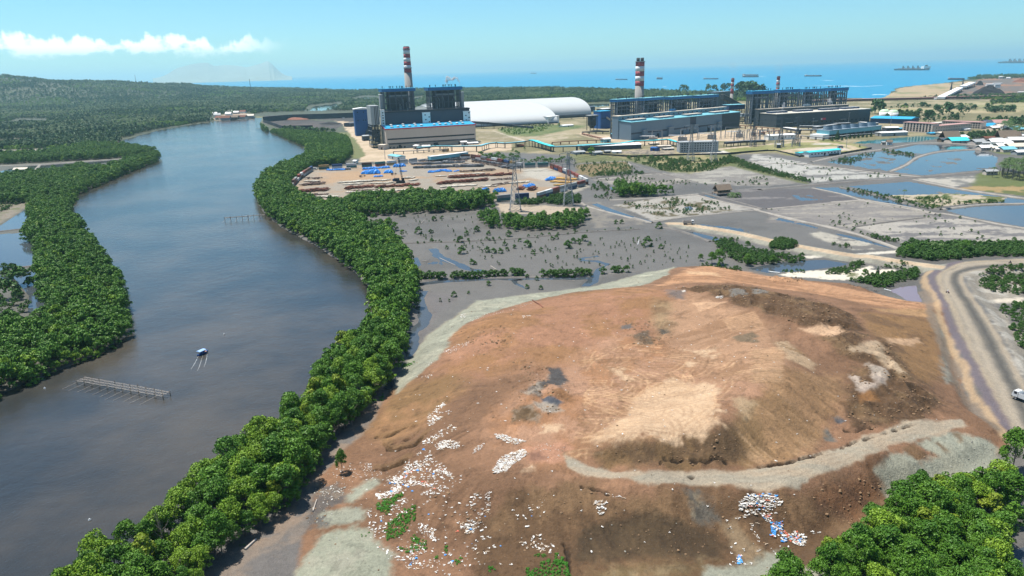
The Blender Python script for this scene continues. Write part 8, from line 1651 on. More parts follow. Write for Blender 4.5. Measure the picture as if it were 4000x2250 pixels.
for c, pts, w in ((D_, ((1140,417),(1400,416),(1700,421),(1900,424),(2174,412)),9),(E_, ((20,545),(120,540),(240,545)),6),(D_, ((1300,340),(1500,345)),6),(C_, ((1225,500),(1290,503)),7),(C_, ((1640,480),(1670,479)),6),(D_, ((410,285),(520,288)),8)): streak('surf_foam', c, pts, w, -.2)
# ------------------------------------------------------------------ boat and fish traps on the river
p = G(*m1(1530,1318),0); r = empty('river_boat', (float(p[0]), float(p[1]),.05), rad(66), 'small river boat with pale blue canopy heading upstream, trailing a wake', 'boat'); r.scale = (.62,.62,.7); b = MB(); V = []
for x, k, zz in ((-4.2,.75,.0),(-2,1,0),(2.5,.95,0),(4.6,.08,.35)): V += [(x, -.75 * k, -.2 + zz),(x, .75 * k, -.2 + zz),(x, 1.05 * k, .75 + zz),(x, -1.05 * k, .75 + zz)]
b.add(V, [(4 * i + j, 4 * i + (j + 1) % 4,4 * i + 4 + (j + 1) % 4,4 * i + 4 + j) for i in range(3) for j in range(4)] + [(3,2,1,0),(12,13,14,15)]); b.build('hull', M_['deep_blue'], r); MB().box(-3.6,-.9,.76,3.2,.9,.84).build('deck', mat('orange_deck', (.4,.2,.12),.8), r)
MB().prismx([(-1.75,2.35),(1.75,2.35),(1.75,2.45),(0,2.75),(-1.75,2.45)], -3.6,1.9).build('canopy', mat('canopy_blue', (.25,.38,.60),.5), r); b = MB()
for x in (-3.3,-.8,1.6):
    for y in (-.95,.95): b.bar((x, y, .8),(x, y, 2.4),.1)
b.build('post', M_['white_paint'], r); MB().box(-3.4,-.98,.84,1.2,-.9,1.9).build('side_cloth', M_['deep_blue'], r)
for (xa, ya, xb, yb) in ((1500,1330,1440,1440),(1530,1330,1490,1449),(1565,1320,1540,1420)): streak('wake', m1,((xa, ya),((xa + xb) / 2 + 3,(ya + yb) / 2),(xb, yb)),.03,.06)
def fish_trap(A0, B0, n, w, label, hp):
    A0, B0 = np.asarray(A0), np.asarray(B0); loc, rz, Ln = frame(A0, B0); r = empty('fish_trap', (loc[0], loc[1], 0), rz, label, 'fish trap'); q = random.Random(n)
    for k in range(n):
        for y in (-w / 2, w / 2): MB().cone((Ln * k / (n - 1) + q.uniform(-.3,.3), y, -2),(Ln * k / (n - 1) + q.uniform(-.25,.25), y, hp * q.uniform(.85,1.35)),.16,.12,6).build('post', M_['timber'], r)
    b = MB()
    for y in (-w / 2,0, w / 2): [b.bar((Ln * k / n, y + q.uniform(-.15,.15), hp * .8),(Ln * (k + 1) / n, y + q.uniform(-.15,.15), hp * .8),.17) for k in range(n)]
    for k in range(n * 3): x = Ln * (k + .5) / (n * 3); b.bar((x, -w / 2 - .2, hp * .86),(x + q.uniform(-.3,.3), w / 2 + .2, hp * .86),.11)
    b.build('deck', mat('bleached_pole', (.33,.29,.25),.9,.25,1), r)
    for k in range(n - 1): x = Ln * (k + .4) / (n - 1); MB().bar((x, -w / 2, hp * .8),(x - q.uniform(2.5,4),-w / 2 - q.uniform(5,7.5),-.15),.08).build('strut', mat('bleached_pole', (.33,.29,.25)), r)
    return r
fish_trap(G(*m2(540,158),0), G(*m2(1112,262),0),12,3.4, 'long bleached wooden fish trap platform with slanting poles, near the wooded bank', 1.7)
fish_trap(G(*W_(566,556),0), G(*W_(668,548),0),8,2.4, 'smaller distant row of fish trap stakes in the middle of the river', 3.2); fish_trap(G(*r2(5,745),0), G(*r2(40,745),0),3,2.5, 'tiny fish trap far upstream by the bend', 3.0)
for c, x, y, lb in ((m2,298,200, 'white float bobbing near the fish trap'),(m2,598,1077, 'white float drifting on the open river'),(m1,1693,1170, 'tiny white float beyond the boat')):
    p = G(*c(x, y),0); b = MB(); [b.cone((0,0,-.3 + .2 * k),(0,0,-.1 + .2 * k),.42 * math.sin(.6 + .55 * k),.42 * math.sin(1.15 + .55 * k) if k < 3 else .05,10) for k in range(4)]; o = b.build('float', M_['white_paint'], None, True); o.location = (float(p[0]), float(p[1]),0.05); prop(o, lb, 'float')
# ------------------------------------------------------------------ vehicles
def wheels(r, xs, y, R, w=.32):
    for x in xs:
        for s_2 in (-1,1): t = MB().cone((x, s_2 * y - w / 2, R),(x, s_2 * y + w / 2, R), R, R, 14).build('wheel', M_['rubber'], r, True); MB().cone((x, s_2*(y + w / 2 - .02), R),(x, s_2*(y + w / 2 + .03), R), R * .5, R * .5,10).build('rim', M_['light_steel'], t)
def truck(p, rz, label, tip):
    r = empty('dump_truck', tuple(map(float, p)), rz, label, 'truck'); MB().box(-3.6,-.5,.7,3.4,.5,1.0).build('chassis', M_['dark_steel'], r); wheels(r, (-2.9,-1.6,2.5),1.0,.55)
    b = MB(); b.prismx([(-1.2,1.1),(1.2,1.1),(1.2,3.1),(-1.2,3.1)], 2.0,3.3); b.prism([(3.3,1.1),(3.8,1.1),(3.8,1.9),(3.45,3.0),(3.3,3.0)], -1.2,1.2); b.build('cab', M_['white_paint'], r)
    MB().prism([(3.62,2.05),(3.80,2.02),(3.52,2.9),(3.36,2.9)], -1.05,1.05).build('windscreen', M_['window_glass'], r); [MB().box(2.3, s_2*1.21 - .02,2.1,3.2, s_2*1.21 + .02,2.9).build('side_window', M_['window_glass'], r) for s_2 in (-1,1)]; MB().box(3.78,-1.1,.7,3.95,1.1,1.1).build('bumper', M_['dark_steel'], r)
    bm_ = M_['beige_cladding'] if tip else M_['white_paint']; b = MB(); b.box(-4.0,-1.25,1.15,1.8,1.25,1.3); b.box(-4.0,-1.25,1.3,1.8,-1.15,2.7); b.box(-4.0,1.15,1.3,1.8,1.25,2.7); b.box(1.7,-1.15,1.3,1.8,1.15,3.0); b.box(-4.0,-1.15,1.3,-3.9,1.15,2.7)
    for k in range(6): b.box(-3.8 + k * 1.05,-1.33,1.3,-3.66 + k * 1.05,-1.251,2.7)
    b.build('tipper_body', bm_, r); return r
p = G(*m7(560,245),1.9); p[2] = hz(p[0], p[1]) + .05; truck(p, rad(-8), 'white cabbed tipper truck with cream body on the pale gravel track', True)
p = G(*m5(1935,292),3.4); p[2] = hz(p[0], p[1]) + .05; truck(p, rad(115), 'white truck driving along the dark haul road at the picture edge', False)
def skin_body(name, J, E, m, parent):
    me = bpy.data.meshes.new(name); me.from_pydata([j[:3] for j in J], E, []); o = bpy.data.objects.new(name, me); COL.objects.link(o); o.parent = parent; s = o.modifiers.new('skin', 'SKIN')
    for i, j in enumerate(J): me.skin_vertices[0].data[i].radius = (j[3], j[3])
    me.skin_vertices[0].data[0].use_root = True; o.modifiers.new('sub', 'SUBSURF').levels = 1; me.materials.append(m); return o
SKINM = mat('skin', (.25,.13,.08),.6,.05); 
for c, x, y, rz, lb, shirt in ((m8,1355,762, rad(-62), 'white', (.6,.6,.6)),(m8,1826,538, rad(5), 'dark', (.05,.05,.07))):
    p = G(*c(x, y),3.45); p[2] = hz(p[0], p[1]) + .03; r = empty('motorbike', tuple(map(float, p)), rz, 'motorbike ridden along the haul road ' + ('below the bend' if lb == 'white' else 'beyond the bend'), 'motorbike')
    for x_ in (-.62,.62): b = MB(); b.cone((x_, -.05,.3),(x_, .05,.3),.3,.3,14); b.build('wheel', M_['rubber'], r)
    b = MB(); b.cbox((0,0,.55),(.75,.22,.3)); b.bar((.3,0,.6),(.62,0,.3),.08); b.bar((-.3,0,.5),(-.62,0,.3),.08); b.bar((.28,0,.6),(.38,0,1.02),.07); b.bar((.38,-.32,1.05),(.38,.32,1.05),.05); b.cbox((.3,0,.8),(.2,.3,.35)); b.build('frame', M_['dark_steel'] if lb == 'dark' else M_['red_paint'], r); MB().cbox((-.25,0,.76),(.7,.24,.1)).build('seat', M_['rubber'], r)
    t = empty('person', tuple(map(float, p)), rz, 'motorbike rider in %s clothes on the haul road' % lb, 'person')
    J = [(-.2,0,.86,.14),(-.12,0,1.12,.17),(-.05,0,1.34,.15),(-.02,0,1.46,.055),(.0,0,1.6,.1),(-.05,.19,1.36,.07),(.1,.28,1.14,.05),(.34,.27,1.06,.04),(-.05,-.19,1.36,.07),(.1,-.28,1.14,.05),(.34,-.27,1.06,.04),(-.15,.12,.84,.1),(.25,.2,.8,.075),(.12,.2,.38,.05),(.25,.2,.33,.045),(-.15,-.12,.84,.1),(.25,-.2,.8,.075),(.12,-.2,.38,.05),(.25,-.2,.33,.045)]
    skin_body('body', J, [(0,1),(1,2),(2,3),(3,4),(2,5),(5,6),(6,7),(2,8),(8,9),(9,10),(0,11),(11,12),(12,13),(13,14),(0,15),(15,16),(16,17),(17,18)], mat('shirt_' + lb, shirt, .8,.05), t); b = MB(); [b.cone((0,0,1.52 + .06 * k),(0,0,1.58 + .06 * k),.14 * math.cos(k * .35),.14 * math.cos((k + 1) * .35),10) for k in range(4)]; b.build('helmet', M_['white_paint'] if lb == 'white' else M_['rubber'], t)
for k, (c, x, y, lb) in enumerate(((D_, 1565,1298, 'silver van parked on the lawn loop'),(Y_, 655,375, 'small white truck in the corner of the container yard'),(r2,660,662, 'white vehicle beside the coal yard screen'))):
    p = gpt(c, x, y, 1.62 if k != 1 else 1.25); r = empty('parked_van', tuple(map(float, p)),.2, lb, 'van'); s = 1.5 if k == 0 else 1.2; r.scale = (s, s, s); b = MB(); b.prism([(-2.6,.4),(2.6,.4),(2.6,1.1),(2.0,1.3),(1.4,2.1),(-2.6,2.1)], -1,1); b.build('body', M_['light_steel'] if k == 0 else M_['white_paint'], r); [MB().box(-2.2, s_2*1.0 - .02,1.3,1.3, s_2*1.0 + .02,1.9).build('side_window', M_['window_glass'], r) for s_2 in (-1,1)]; wheels(r, (-1.6,1.6),.85,.4)
# ------------------------------------------------------------------ village houses and huts
ROOFS = {'white': M_['white_roof'], 'grey': M_['grey_panel'], 'brown': M_['thatch'], 'blue': M_['blue_roof'], 'beige': M_['cream_roof'], 'turquoise': M_['turquoise_roof'], 'rust': M_['rust'], 'dark': M_['dark_cladding'], 'pink': M_['rose_deck'], 'pale blue': M_['teal_roof']}
def house(c, x, y, wpx, rf, label, group=None, h=3.0, deep=.8, rz=None, steep=.25, z=1.3):
    p = G(*c(x, y), z); w = wpx / c(1,0)[0] if False else wpx * np.hypot(*p[:2]) / FPX; dl = w * deep; q = random.Random(int(x * 7 + y)); r = empty('house', (float(p[0]), float(p[1]), z), q.uniform(-.25,.35) if rz is None else rz, label, 'house', group)
    MB().box(-w / 2,0,-.6, w / 2, dl, h).build('wall', M_[q.choice(('white_cladding', 'beige_cladding', 'timber', 'grey_panel'))], r); MB().prismx([(-.8, h - .2),(dl / 2, h + dl * steep - .2),(dl + .8, h - .2),(dl + .8, h + .1),(dl / 2, h + dl * steep + .2),(-.8, h + .1)], -w / 2 - .6, w / 2 + .6).build('roof', ROOFS[rf], r)
    for k in (-.28,.25): MB().box(w * k - .5,-.08,1.0, w * k + .5,.05,2.1).build('window', M_['window_glass'], r)
    MB().box(-.5,-.08,0,.5,.05,2.1).build('door', M_['dark_steel'], r); return r
VH = [(1660,1325,150, 'white'),(1785,1330,90, 'beige'),(1830,1345,80, 'white'),(1920,1300,170, 'white'),(1840,1245,190, 'white'),(1975,1350,160, 'pale blue'),(2090,1310,190, 'beige'),(2140,1390,120, 'white'),(1890,1335,90, 'grey'),(1960,1260,90, 'white'),(2090,1215,170, 'white'),(1960,1190,190, 'brown'),(1560,1240,150, 'grey'),(1700,1190,120, 'rust'),(1820,1215,130, 'grey'),(2010,1130,140, 'white'),(2030,1105,110, 'white'),(2100,1060,180, 'pale blue'),(2000,1040,130, 'white'),(1900,1015,140, 'beige'),(1720,1010,170, 'blue'),(1780,1035,110, 'white'),(1740,965,180, 'dark'),(1880,965,190, 'pink'),(1960,975,80, 'turquoise'),(1320,1180,160, 'white'),(1275,1225,210, 'turquoise'),(1165,1190,180, 'brown'),(1050,1205,90, 'dark'),(2070,1165,110, 'brown'),(1930,1230,90, 'white'),(2150,1150,60, 'white'),(1640,1260,80, 'grey'),(2040,1275,70, 'rust'),(190,1245,45, 'grey'),(270,1250,60, 'brown')]
for x, y, w, rf in VH:
    one = {(1165,1190): 'large steep brown thatched house at the pond corner', (1275,1225): 'long turquoise roofed house beside the thatched house', (1720,1010): 'bright blue roofed house by the dormitory end', (1740,965): 'dark roofed shed house behind the blue roof', (190,1245): 'tiny grey guard hut on the pond dyke', (270,1250): 'brown hut on the pond dyke by the reservoir', (1880,965): 'long pink roofed row house behind the blue roof'}.get((x, y))
    house(E_, x, y, w / 3.6233, rf, one or '%s roofed house in the crowded village beside the ponds' % rf, None if one else '%s roofed village houses' % rf, 2.8 if rf != 'brown' else 3.4,.75, steep=.22 if rf != 'brown' else .55)
for x, y, w, rf in ((1730,855,40, 'white'),(1780,860,34, 'white'),(1830,855,40, 'rust'),(1640,880,44, 'grey'),(1720,870,40, 'white'),(1650,903,50, 'rust'),(1700,905,60, 'rust'),(1765,900,55, 'brown'),(1825,897,50, 'rust'),(1890,888,46, 'beige'),(1690,725,20, 'white'),(1720,735,16, 'white'),(1628,712,14, 'white'),(1862,790,24, 'grey'),(1890,800,20, 'white'),(1780,752,16, 'white'),(1620,868,30, 'white')):
    house(r1, x, y, w / 1.932, rf, '%s roofed house of the riverside village at the bend' % rf, '%s roofed houses at the river bend' % rf, 5,.8, steep=.3)
# stilt house on the pond dyke
p = G(*r3(1600,1240),1.0); w = 100 / 1.932 / FPX * np.hypot(*p[:2]); r = empty('stilt_house', (float(p[0]), float(p[1]),.8),.25, 'dark wooden stilt house with steep thatched roof on the pond dyke', 'house'); MB().box(-w / 2,0,2.6, w / 2, w * .55,5.0).build('wall', M_['timber'], r); MB().prismx([(-1.4,4.4),(w * .28,4.4 + w * .36),(w * .55 + 1.4,4.4),(w * .55 + 1.4,4.75),(w * .28,4.8 + w * .36),(-1.4,4.75)], -w / 2 - 1.2, w / 2 + 1.2).build('roof', M_['thatch'], r); MB().box(-w / 2 - 2,-2.5,2.3, w / 2 + 1, w * .6,2.6).build('deck', M_['timber'], r)
for x in (-w / 2 - 1.5,-w / 6, w / 6, w / 2):
    for y in (-2, w * .25, w * .55): MB().bar((x, y, -.5),(x, y, 2.4),.3).build('stilt', M_['timber'], r)
windows(r, 'window', -w * .4, w * .4,0,3.2,4.4,3,1,1,.9)
house(r1,152,1298,76 / 1.932, 'beige', 'lone pale roofed hut by the pond on the wooded bank', None, 3.2,.5,.1); house(r4,1690,1085,70 / 1.932, 'grey', 'grey roofed hut at the edge of the coconut grove', None, 3,.6)
# ------------------------------------------------------------------ drift logs and pipes
for c, a, b_, rr, lb, m in ((m2,(1632,1276),(1706,1208),.34, 'pale drift log on the brown mud below the mangroves', 'bleached_pole'),(m3,(380,1020),(405,945),.22, 'thin pale branch lying on the black debris', 'bleached_pole'),(m7,(176,400),(186,364),.22, 'white dead stem leaning on the mud flat', 'white_paint'),(m6,(1325,668),(1440,672),.2, 'long pale pole floating in the tidal channel', 'bleached_pole'),(m6,(805,560),(850,590),.25, 'grey drift log on the mud flat near the bushes', 'bleached_pole'),(m6,(290,525),(340,520),.25, 'short drift log beside the blue puddle', 'bleached_pole'),(m6,(420,500),(540,555),.2, 'long thin log along the small creek', 'bleached_pole'),(m6,(280,240),(305,215),.2, 'bleached branch on the upper mud flat', 'bleached_pole'),(m6,(700,440),(760,432),.25, 'drift log lying between shrubs', 'bleached_pole'),(m6,(1110,468),(1165,462),.22, 'drift log in the middle of the seedlings', 'bleached_pole'),(m7,(1145,600),(1250,612),.3, 'white pipe lying along the blue pond edge', 'white_paint'),(m8,(875,735),(930,750),.3, 'white pipe crossing to the purple pool', 'white_paint'),(m6,(1165,845),(1200,875),.3, 'rusty beam sticking out of the gravel crest', 'rust'),(m6,(1120,820),(1165,850),.25, 'second rusty beam on the gravel crest', 'rust')):
    A0, B0 = at(c, *a), at(c, *b_); o = MB().cone((0,0,.2),(B0[0] - A0[0], B0[1] - A0[1], B0[2] - A0[2] + .25), rr, rr * .7,8).build('drift_log' if m != 'white_paint' else 'pipe', MATS.get(m) or M_[m]); o.location = A0; prop(o, lb, 'log' if m == 'bleached_pole' else 'pipe')
# ------------------------------------------------------------------ litter
def scrap_mat(name, c1, c2): return leaf_mat(name, c1, c2, rough=.6)
LW, LB_, LRD, LTN = scrap_mat('white_litter', (.36,.34,.31),(.72,.70,.66)), scrap_mat('blue_litter', (.02,.16,.50),(.10,.36,.70)), scrap_mat('red_litter', (.50,.08,.05),(.6,.24,.14)), scrap_mat('tan_litter', (.30,.22,.15),(.55,.45,.34))
def chips(seed, m, n=9, s=.45, sp=.5):
    r = np.random.RandomState(seed); V = []; s *= .62; sp *= .42
    for k in range(n):
        c_ = r.normal(0, sp, 3) * np.array([1,1,0]) + np.array([0,0, r.uniform(.0,.09)]); a = r.uniform(0,6.28); e1 = np.array([math.cos(a), math.sin(a), r.normal(0,.14)]); e2 = np.array([-math.sin(a), math.cos(a), r.normal(0,.14)]); h = s * r.uniform(.5,1.3)
        for u, v in ((-.5,-.3),(.4,-.4),(.55,.3),(-.35,.45)): V.append(c_ + e1 * u * h + e2 * v * h)
    me = bpy.data.meshes.new('litter'); me.from_pydata([tuple(map(float, p)) for p in V], [], [(4 * k, 4 * k + 1,4 * k + 2,4 * k + 3) for k in range(n)]); me.update(); at = me.attributes.new('leaf', 'FLOAT', 'FACE'); at.data.foreach_set('value', r.uniform(0,1, n).astype(np.float32)); me.materials.append(m); return me
CH = [chips(1, LW), chips(2, LW, 7,.6), chips(3, LW, 12,.34), chips(4, LTN, 6,.45), chips(5, LB_, 9,.5), chips(6, LRD, 8,.45)]
LP = []
def litter(P, dens, pr, s0=.5, s1=1.2, clump=None, seed=1):
    step = 1 / math.sqrt(dens * 2.0); X, Y = fill(P, step, seed, .5)
    if clump: k = fbm(X / clump[0] + seed, Y / clump[0], 4,.65) + RS.uniform(-.35,.35, len(X)) > clump[1]; X, Y = X[k], Y[k]
    if len(X): LP.append((np.c_[X, Y, H2(X, Y) + .10], RS.uniform(s0, s1, len(X)) ** 1.5 * .95, RS.choice(6, len(X), p=pr)))
PW1 = [.31,.22,.23,.24,0,0]; PW2 = [.33,.24,.25,.1,.05,.03]; PB = [.15,.1,.1,0,.6,.05]; PR = [.25,.15,.1,0,.05,.45]
litter(TP(m3,(1140,370),(1250,290),(1260,310),(1200,360),(1310,350),(1230,430),(1150,455)),1.5, PW1, clump=(3,-.1)); litter(TP(m3,(1190,580),(1250,545),(1355,555),(1350,600),(1200,612)),2.2, PW1, clump=(3,-.35)); litter(TP(m3,(1100,560),(1300,440),(1340,470),(1220,540),(1120,590)),1.0, [.25,.2,.2,.35,0,0], clump=(3,-.1))
litter(TP(m3,(780,930),(900,800),(1050,640),(1130,590),(1240,700),(1320,800),(1180,870),(1000,850),(900,920)),1.2, PW2, clump=(4,.02)); litter(TP(m3,(790,940),(880,880),(1010,850),(900,930)),1.2, PW1, clump=(3,-.1)); litter(TP(m3,(400,800),(640,690),(800,700),(960,760),(900,860),(760,900),(540,980),(400,960)),.45, PW1,.3,.8,(5,.1)); litter(TP(m3,(720,700),(780,690),(770,760),(720,750)),1.5, PW1,.3,.7,(3,-.1))
litter(TP(m3,(740,1000),(860,940),(880,1050),(850,1200),(960,1260),(1160,1210),(1330,1300),(1300,1449),(900,1380),(760,1200)),.8, PW2,.4,1.0,(4,.05)); litter(TP(m3,(890,990),(980,930),(1100,980),(1120,1020),(1060,1010),(960,1060),(900,1120)),1.6, PW1,.4,1.0,(3,-.1)); litter(TP(m3,(1060,1090),(1180,1120),(1200,1230),(1100,1160)),1.6, PW1,.4,1,(3,-.15)); litter(TP(m3,(1370,1100),(1480,1060),(1510,1150),(1440,1170),(1360,1130)),2.0, PW1,.5,1.2,(3,-.25)); litter(TP(m3,(1430,910),(1570,890),(1560,1020),(1460,1090),(1400,1080)),1.3, PW1,.4,1.0,(3,.0)); litter(TP(m3,(1330,1100),(1520,1150),(1600,1250),(1560,1350),(1400,1240)),.6, PW2,.5,1.2,(4,.1)); litter(TP(m3,(1110,900),(1200,850),(1320,820),(1290,880),(1170,960)),1.2, PW1,.4,1.0,(3,.0))
litter(TP(m3,(1570,745),(1640,650),(1790,605),(1810,640),(1720,700),(1660,760),(1590,770)),3.0, PW1,.5,1.1,(4,-.5)); litter(TP(m3,(1590,500),(1640,505),(1700,530),(1800,550),(1740,575),(1660,560),(1600,530)),2.4, PW1,.5,1.1,(4,-.4)); litter(TP(m3,(1450,600),(1520,560),(1510,600),(1440,640)),1.6, PW1,.4,.9,(3,-.1)); litter(TP(m3,(1820,600),(1926,560),(2050,600),(2020,680),(1900,700),(1960,640)),.5, PW1,.3,.7,(3,.05)); litter(TP(m3,(1640,1100),(1800,1000),(1926,900),(1926,1200),(1700,1240)),.25, PW1,.4,1.1,(4,.1))
litter(TP(m4,(540,955),(600,940),(630,960),(620,1030),(570,1045),(560,1000)),2.4, PW1,.5,1.1,(3,-.3)); litter(TP(m4,(440,1020),(480,1000),(490,1060),(460,1070)),1.6, PW1,.5,1,(3,-.1)); litter(TP(m4,(620,900),(760,930),(740,945),(640,915)),1.4, PW1,.5,1.1,(3,-.1)); litter(TP(m4,(0,880),(140,880),(140,1100),(0,1120)),.5, PW2,.4,1.1,(4,.1)); litter(TP(m4,(60,1190),(280,1240),(270,1300),(60,1260)),.9, PW1,.5,1.1,(3,.0))
litter(TP(m4,(1510,960),(1560,905),(1740,895),(1800,960),(1760,995),(1600,985),(1520,1010)),3.2, PW2,.5,1.2,(4,-.45)); litter(TP(m4,(1460,1060),(1500,1015),(1640,1005),(1620,1040),(1500,1070)),2.4, PW1,.5,1.1,(3,-.3)); litter(TP(m4,(1620,990),(1740,1000),(1770,1030),(1720,1060),(1660,1070)),2.0, PW2,.5,1.1,(3,-.2)); litter(TP(m4,(1660,1040),(1720,1040),(1740,1090),(1700,1090)),3.5, PR, .5,1.0,(3,-.5)); litter(TP(m4,(1725,1095),(1800,1085),(1805,1140),(1780,1150),(1770,1110),(1750,1190),(1725,1190)),4.5, PB, .5,1.1,(3,-.7)); litter(TP(m4,(1785,1190),(1830,1190),(1825,1225),(1795,1225)),4.5, PB, .5,1.0,(3,-.7)); litter(TP(m4,(1760,1120),(1830,1160),(1900,1220),(1870,1230),(1800,1180)),3.0, PR, .5,1.0,(3,-.4)); litter(TP(m5,(350,1180),(400,1150),(470,1180),(475,1240),(420,1250)),2.8, PW2,.5,1.1,(3,-.4)); litter(TP(m5,(505,1155),(575,1145),(575,1165),(515,1170)),2.6, PW1,.5,1.1,(3,-.4)); litter(TP(m4,(1498,1320),(1525,1305),(1528,1365),(1505,1372)),4.5, PB, .5,1.1,(3,-.7)); litter(TP(m4,(1830,1315),(1850,1315),(1850,1335),(1832,1335)),4, PB, .4,.8,(3,-.7)); litter(TP(m4,(1410,1075),(1440,1080),(1560,1280),(1530,1290)),1.2, PW1,.4,.9,(3,-.1)); litter(TP(m4,(1560,1090),(1590,1090),(1660,1220),(1640,1225)),1.8, PW1,.4,.9,(3,-.2)); litter(TP(m4,(1370,1380),(1700,1300),(1850,1240),(1880,1260),(1600,1370)),.7, PW2,.4,.9,(3,.0)); litter(TP(m4,(1430,1100),(1900,1000),(1926,1250),(1600,1370),(1400,1390)),.12, PW2,.4,1.0,(4,.1))
litter(TP(m6,(440,1215),(560,1150),(660,1130),(520,1230)),.9, PW1,.4,.9,(3,.0)); litter(TP(m6,(230,1400),(300,1370),(370,1385),(340,1405)),1.4, PW1,.4,.9,(3,-.1)); litter(TP(m6,(315,1305),(360,1285),(365,1300),(330,1312)),2, PW1,.4,.9,(3,-.2)); litter(TP(m6,(575,925),(620,920),(615,950),(580,950)),1.2, PW1,.5,.9,(3,-.1)); litter(TP(m6,(600,960),(900,900),(1200,800),(1260,790),(920,915),(640,985)),.3, PW1,.3,.7,(3,.05)); litter(TP(m6,(1040,935),(1110,935),(1100,950),(1050,955)),1.8, PW1,.5,.9,(3,-.2)); litter(TP(m7,(765,795),(830,800),(800,812),(770,805)),2, PW1,.6,1.2,(3,-.3)); litter(TP(m7,(510,748),(535,748),(535,760),(515,762)),2, PW1,.6,1.2,(3,-.3))
litter(TP(W_, (1000,1000),(1300,800),(1700,760),(2300,1000),(2400,1060),(2000,1250),(1500,1420),(1000,1400),(820,1240)),.006, [.45,.3,.15,.1,0,0], .4,.9, None, 3); litter(TP(W_, (960,1200),(1150,1180),(1250,1350),(1300,1440),(1000,1440)),.12, PW2,.4,1.0,(5,.0),4)
swarm('litter', np.concatenate([a[0] for a in LP]), np.concatenate([a[1] for a in LP]), np.concatenate([a[2] for a in LP]), CH, 4); print('LITTER', sum(len(a[0]) for a in LP))
# clods and stones on the fill
STN = mat('clod', (.16,.10,.055),.95,.3,1, rand=.35); STG = mat('stone', (.28,.27,.23),.95,.2,1, rand=.3)
def clod(seed, m):
    b = bmesh.new(); bmesh.ops.create_icosphere(b, subdivisions=1, radius=.3); q = random.Random(seed)
    for v in b.verts: v.co *= q.uniform(.65,1.25); v.co.z *= .7
    me = bpy.data.meshes.new('clod'); b.to_mesh(me); b.free(); me.materials.append(m); return me
CL = [clod(1, STN), clod(2, STN), clod(3, STG)]; CPTS = []
for P, dens, pr, s0, s1 in ([(L_[0], .55, [.5,.5,0], .5,2.0) for L_ in LUMPS] + [(TP(m4,(560,640),(900,552),(1330,475),(1600,300),(1926,640),(1500,730),(800,740)),.22, [.5,.5,0], .4,1.3),(TP(m4,(100,870),(900,890),(1900,900),(1926,1300),(900,1350),(100,1250)),.2, [.5,.45,.05], .4,1.4),(TP(m5,(500,890),(760,765),(1000,850),(860,1110),(560,1010)),.9, [.5,.5,0], .5,1.8),(TP(m5,(1010,850),(1250,790),(1440,500),(1700,560),(1740,720),(1460,860)),.3, [.05,.05,.9], .4,1.2),(TP(m3,(300,1330),(640,1120),(900,1310),(850,1449),(230,1449)),.25, [0,.05,.95], .3,1.0),(TP(m3,(330,1090),(400,860),(600,860),(470,1110)),.9, [.3,.2,.5], .4,1.5),(TP(W_, (1000,965),(1130,850),(1250,782),(1620,718),(1700,672),(1500,722),(1150,794),(1040,892)),.15, [0,.05,.95], .3,1.0),(MOUND, .02, [.5,.4,.1], .4,1.2)]):
    X, Y = fill(P, 1 / math.sqrt(dens),6,.5); k = fbm(X / 5, Y / 5,3) + RS.uniform(-.4,.4, len(X)) > 0; X, Y = X[k], Y[k]; CPTS.append((np.c_[X, Y, H2(X, Y)], s0 + (s1 - s0) * RS.uniform(0,1, len(X)) ** 3, RS.choice(3, len(X), p=pr)))
swarm('rubble', np.concatenate([a[0] for a in CPTS]), np.concatenate([a[1] for a in CPTS]), np.concatenate([a[2] for a in CPTS]), CL, 9)
# ------------------------------------------------------------------ steam and smoke
def plume(name, pts, label, dens, col=(1,1,1)):
    b = bmesh.new()
    for x, y, z, R in pts:
        m4_ = Matrix.Translation((x, y, z)); bmesh.ops.create_icosphere(b, subdivisions=2, radius=R, matrix=m4_)
    me = bpy.data.meshes.new(name); b.to_mesh(me); b.free(); o = bpy.data.objects.new(name, me); COL.objects.link(o); rm = o.modifiers.new('join', 'REMESH'); rm.mode = 'VOXEL'; rm.voxel_size = max(.5, min(p[3] for p in pts) * .35)
    m = bpy.data.materials.new(name); m.use_nodes = True; t = m.node_tree; t.nodes.clear(); ou = N(t, 'ShaderNodeOutputMaterial'); v = N(t, 'ShaderNodeVolumePrincipled'); t.links.new(v.outputs[0], ou.inputs['Volume']); v.inputs['Color'].default_value = (*col, 1)
    tc_ = N(t, 'ShaderNodeTexCoord'); nz = noise_tex(t, .22,3,.6, tc_.outputs['Object']); t.links.new(maprange(t, nz, .34,.62,0.0, dens * .4), v.inputs['Density']); me.materials.append(m); prop(o, label, 'steam', kind='stuff'); return o
def plume_px(c, dist, pts, label, dens, col=(1,1,1), name='steam'):
    P = []
    for i in range(len(pts) - 1):
        for k in range(5):
            t = k / 5; x, y, R = [pts[i][j] * (1 - t) + pts[i + 1][j] * t for j in range(3)]; q = PZ(*c(x, y), dist); P.append((*map(float, q), R * dist / FPX / c(1,0)[0] * 0 + R * dist / FPX))
    return plume(name, P, label, dens, col)
plume_px(A_, 1262, [(1598,600,1.8),(1590,545,2.8),(1560,500,4.2),(1530,495,5),(1500,520,6),(1470,510,7),(1440,490,6.5),(1430,550,6),(1425,590,3)], 'white steam curling off the second boiler roof behind the beige hall', 1.2)
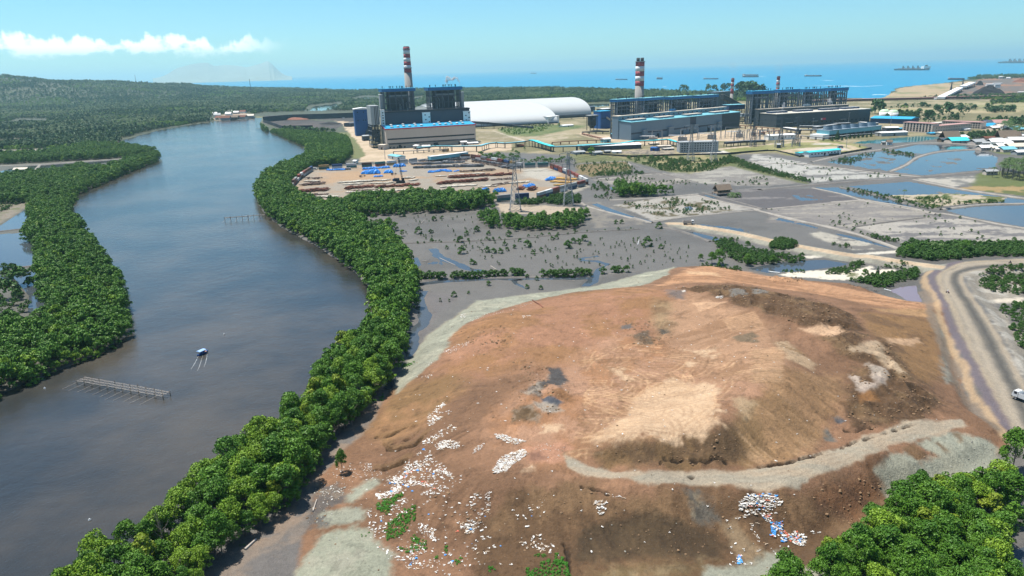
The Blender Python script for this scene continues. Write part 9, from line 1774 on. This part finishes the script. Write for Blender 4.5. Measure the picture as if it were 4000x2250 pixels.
plume_px(C_, 1215, [(985,870,7),(980,830,12),(985,790,14),(985,750,10),(985,735,6)], 'white steam puff rising at the first boiler houses of the middle station', .9)
plume_px(D_, 1370, [(750,745,4),(765,710,6),(770,680,5),(772,655,3)], 'small white steam puff at the near black hall roof', .7); plume_px(D_, 1440, [(1440,685,4),(1425,650,7),(1410,625,7),(1430,600,4)], 'larger white steam puff at the far end of the near black hall', .7)
plume_px(D_, 1640, [(693,275,5),(680,240,10),(700,200,16),(690,160,18)], 'thin brownish smoke above the thin chimney over the boilers', .02,(.75,.7,.65), 'smoke'); plume_px(C_, 1640, [(2222,375,5),(2215,330,10),(2225,270,15),(2220,210,18)], 'thin smoke above the thin chimney by the sloping conveyor', .016,(.75,.7,.65), 'smoke')
# ------------------------------------------------------------------ distant island
V = []; F = []; sky_ = [r1(1150,586), r1(1210,574), r1(1270,548), r1(1330,510), r1(1400,490), r1(1480,473), r1(1560,468), r1(1620,490), r1(1700,484), r1(1800,490), r1(1860,500)] + [r2(0,250), r2(40,240), r2(85,224), r2(120,245), r2(150,275), r2(190,310), r2(230,332), r2(270,338)]
top_ = [PZ(x, y, 24000.0) for x, y in smooth_line([np.array(p) for p in sky_], 6)]; n = len(top_)
for row, (f, off) in enumerate(((0,-4200),(.35,-2600),(.75,-1000),(1,0),(.7,1300),(0,4000))):
    for i, p in enumerate(top_):
        d = np.array([p[0], p[1]]) / np.hypot(p[0], p[1]); q = np.array([p[0], p[1]]) + d * off; jt = (1 + .2 * float(fbm(np.array([i * .22]), np.array([row * 2.3]),3)[0])) if 0 < f < 1 else 1; V.append((q[0], q[1], max(p[2] - 25,3) * f * jt - (5 if f == 0 else 0)))
for r_ in range(5):
    for i in range(n - 1): F.append((r_ * n + i, r_ * n + i + 1,(r_ + 1) * n + i + 1,(r_ + 1) * n + i))
b = MB(); b.add(V, F); o = b.build('island_hills', mat('island_hazed_green', (.22,.25,.21),.95,.2,.0005), None, True); prop(o, kind='structure')  # green paled so the colour itself carries part of the haze
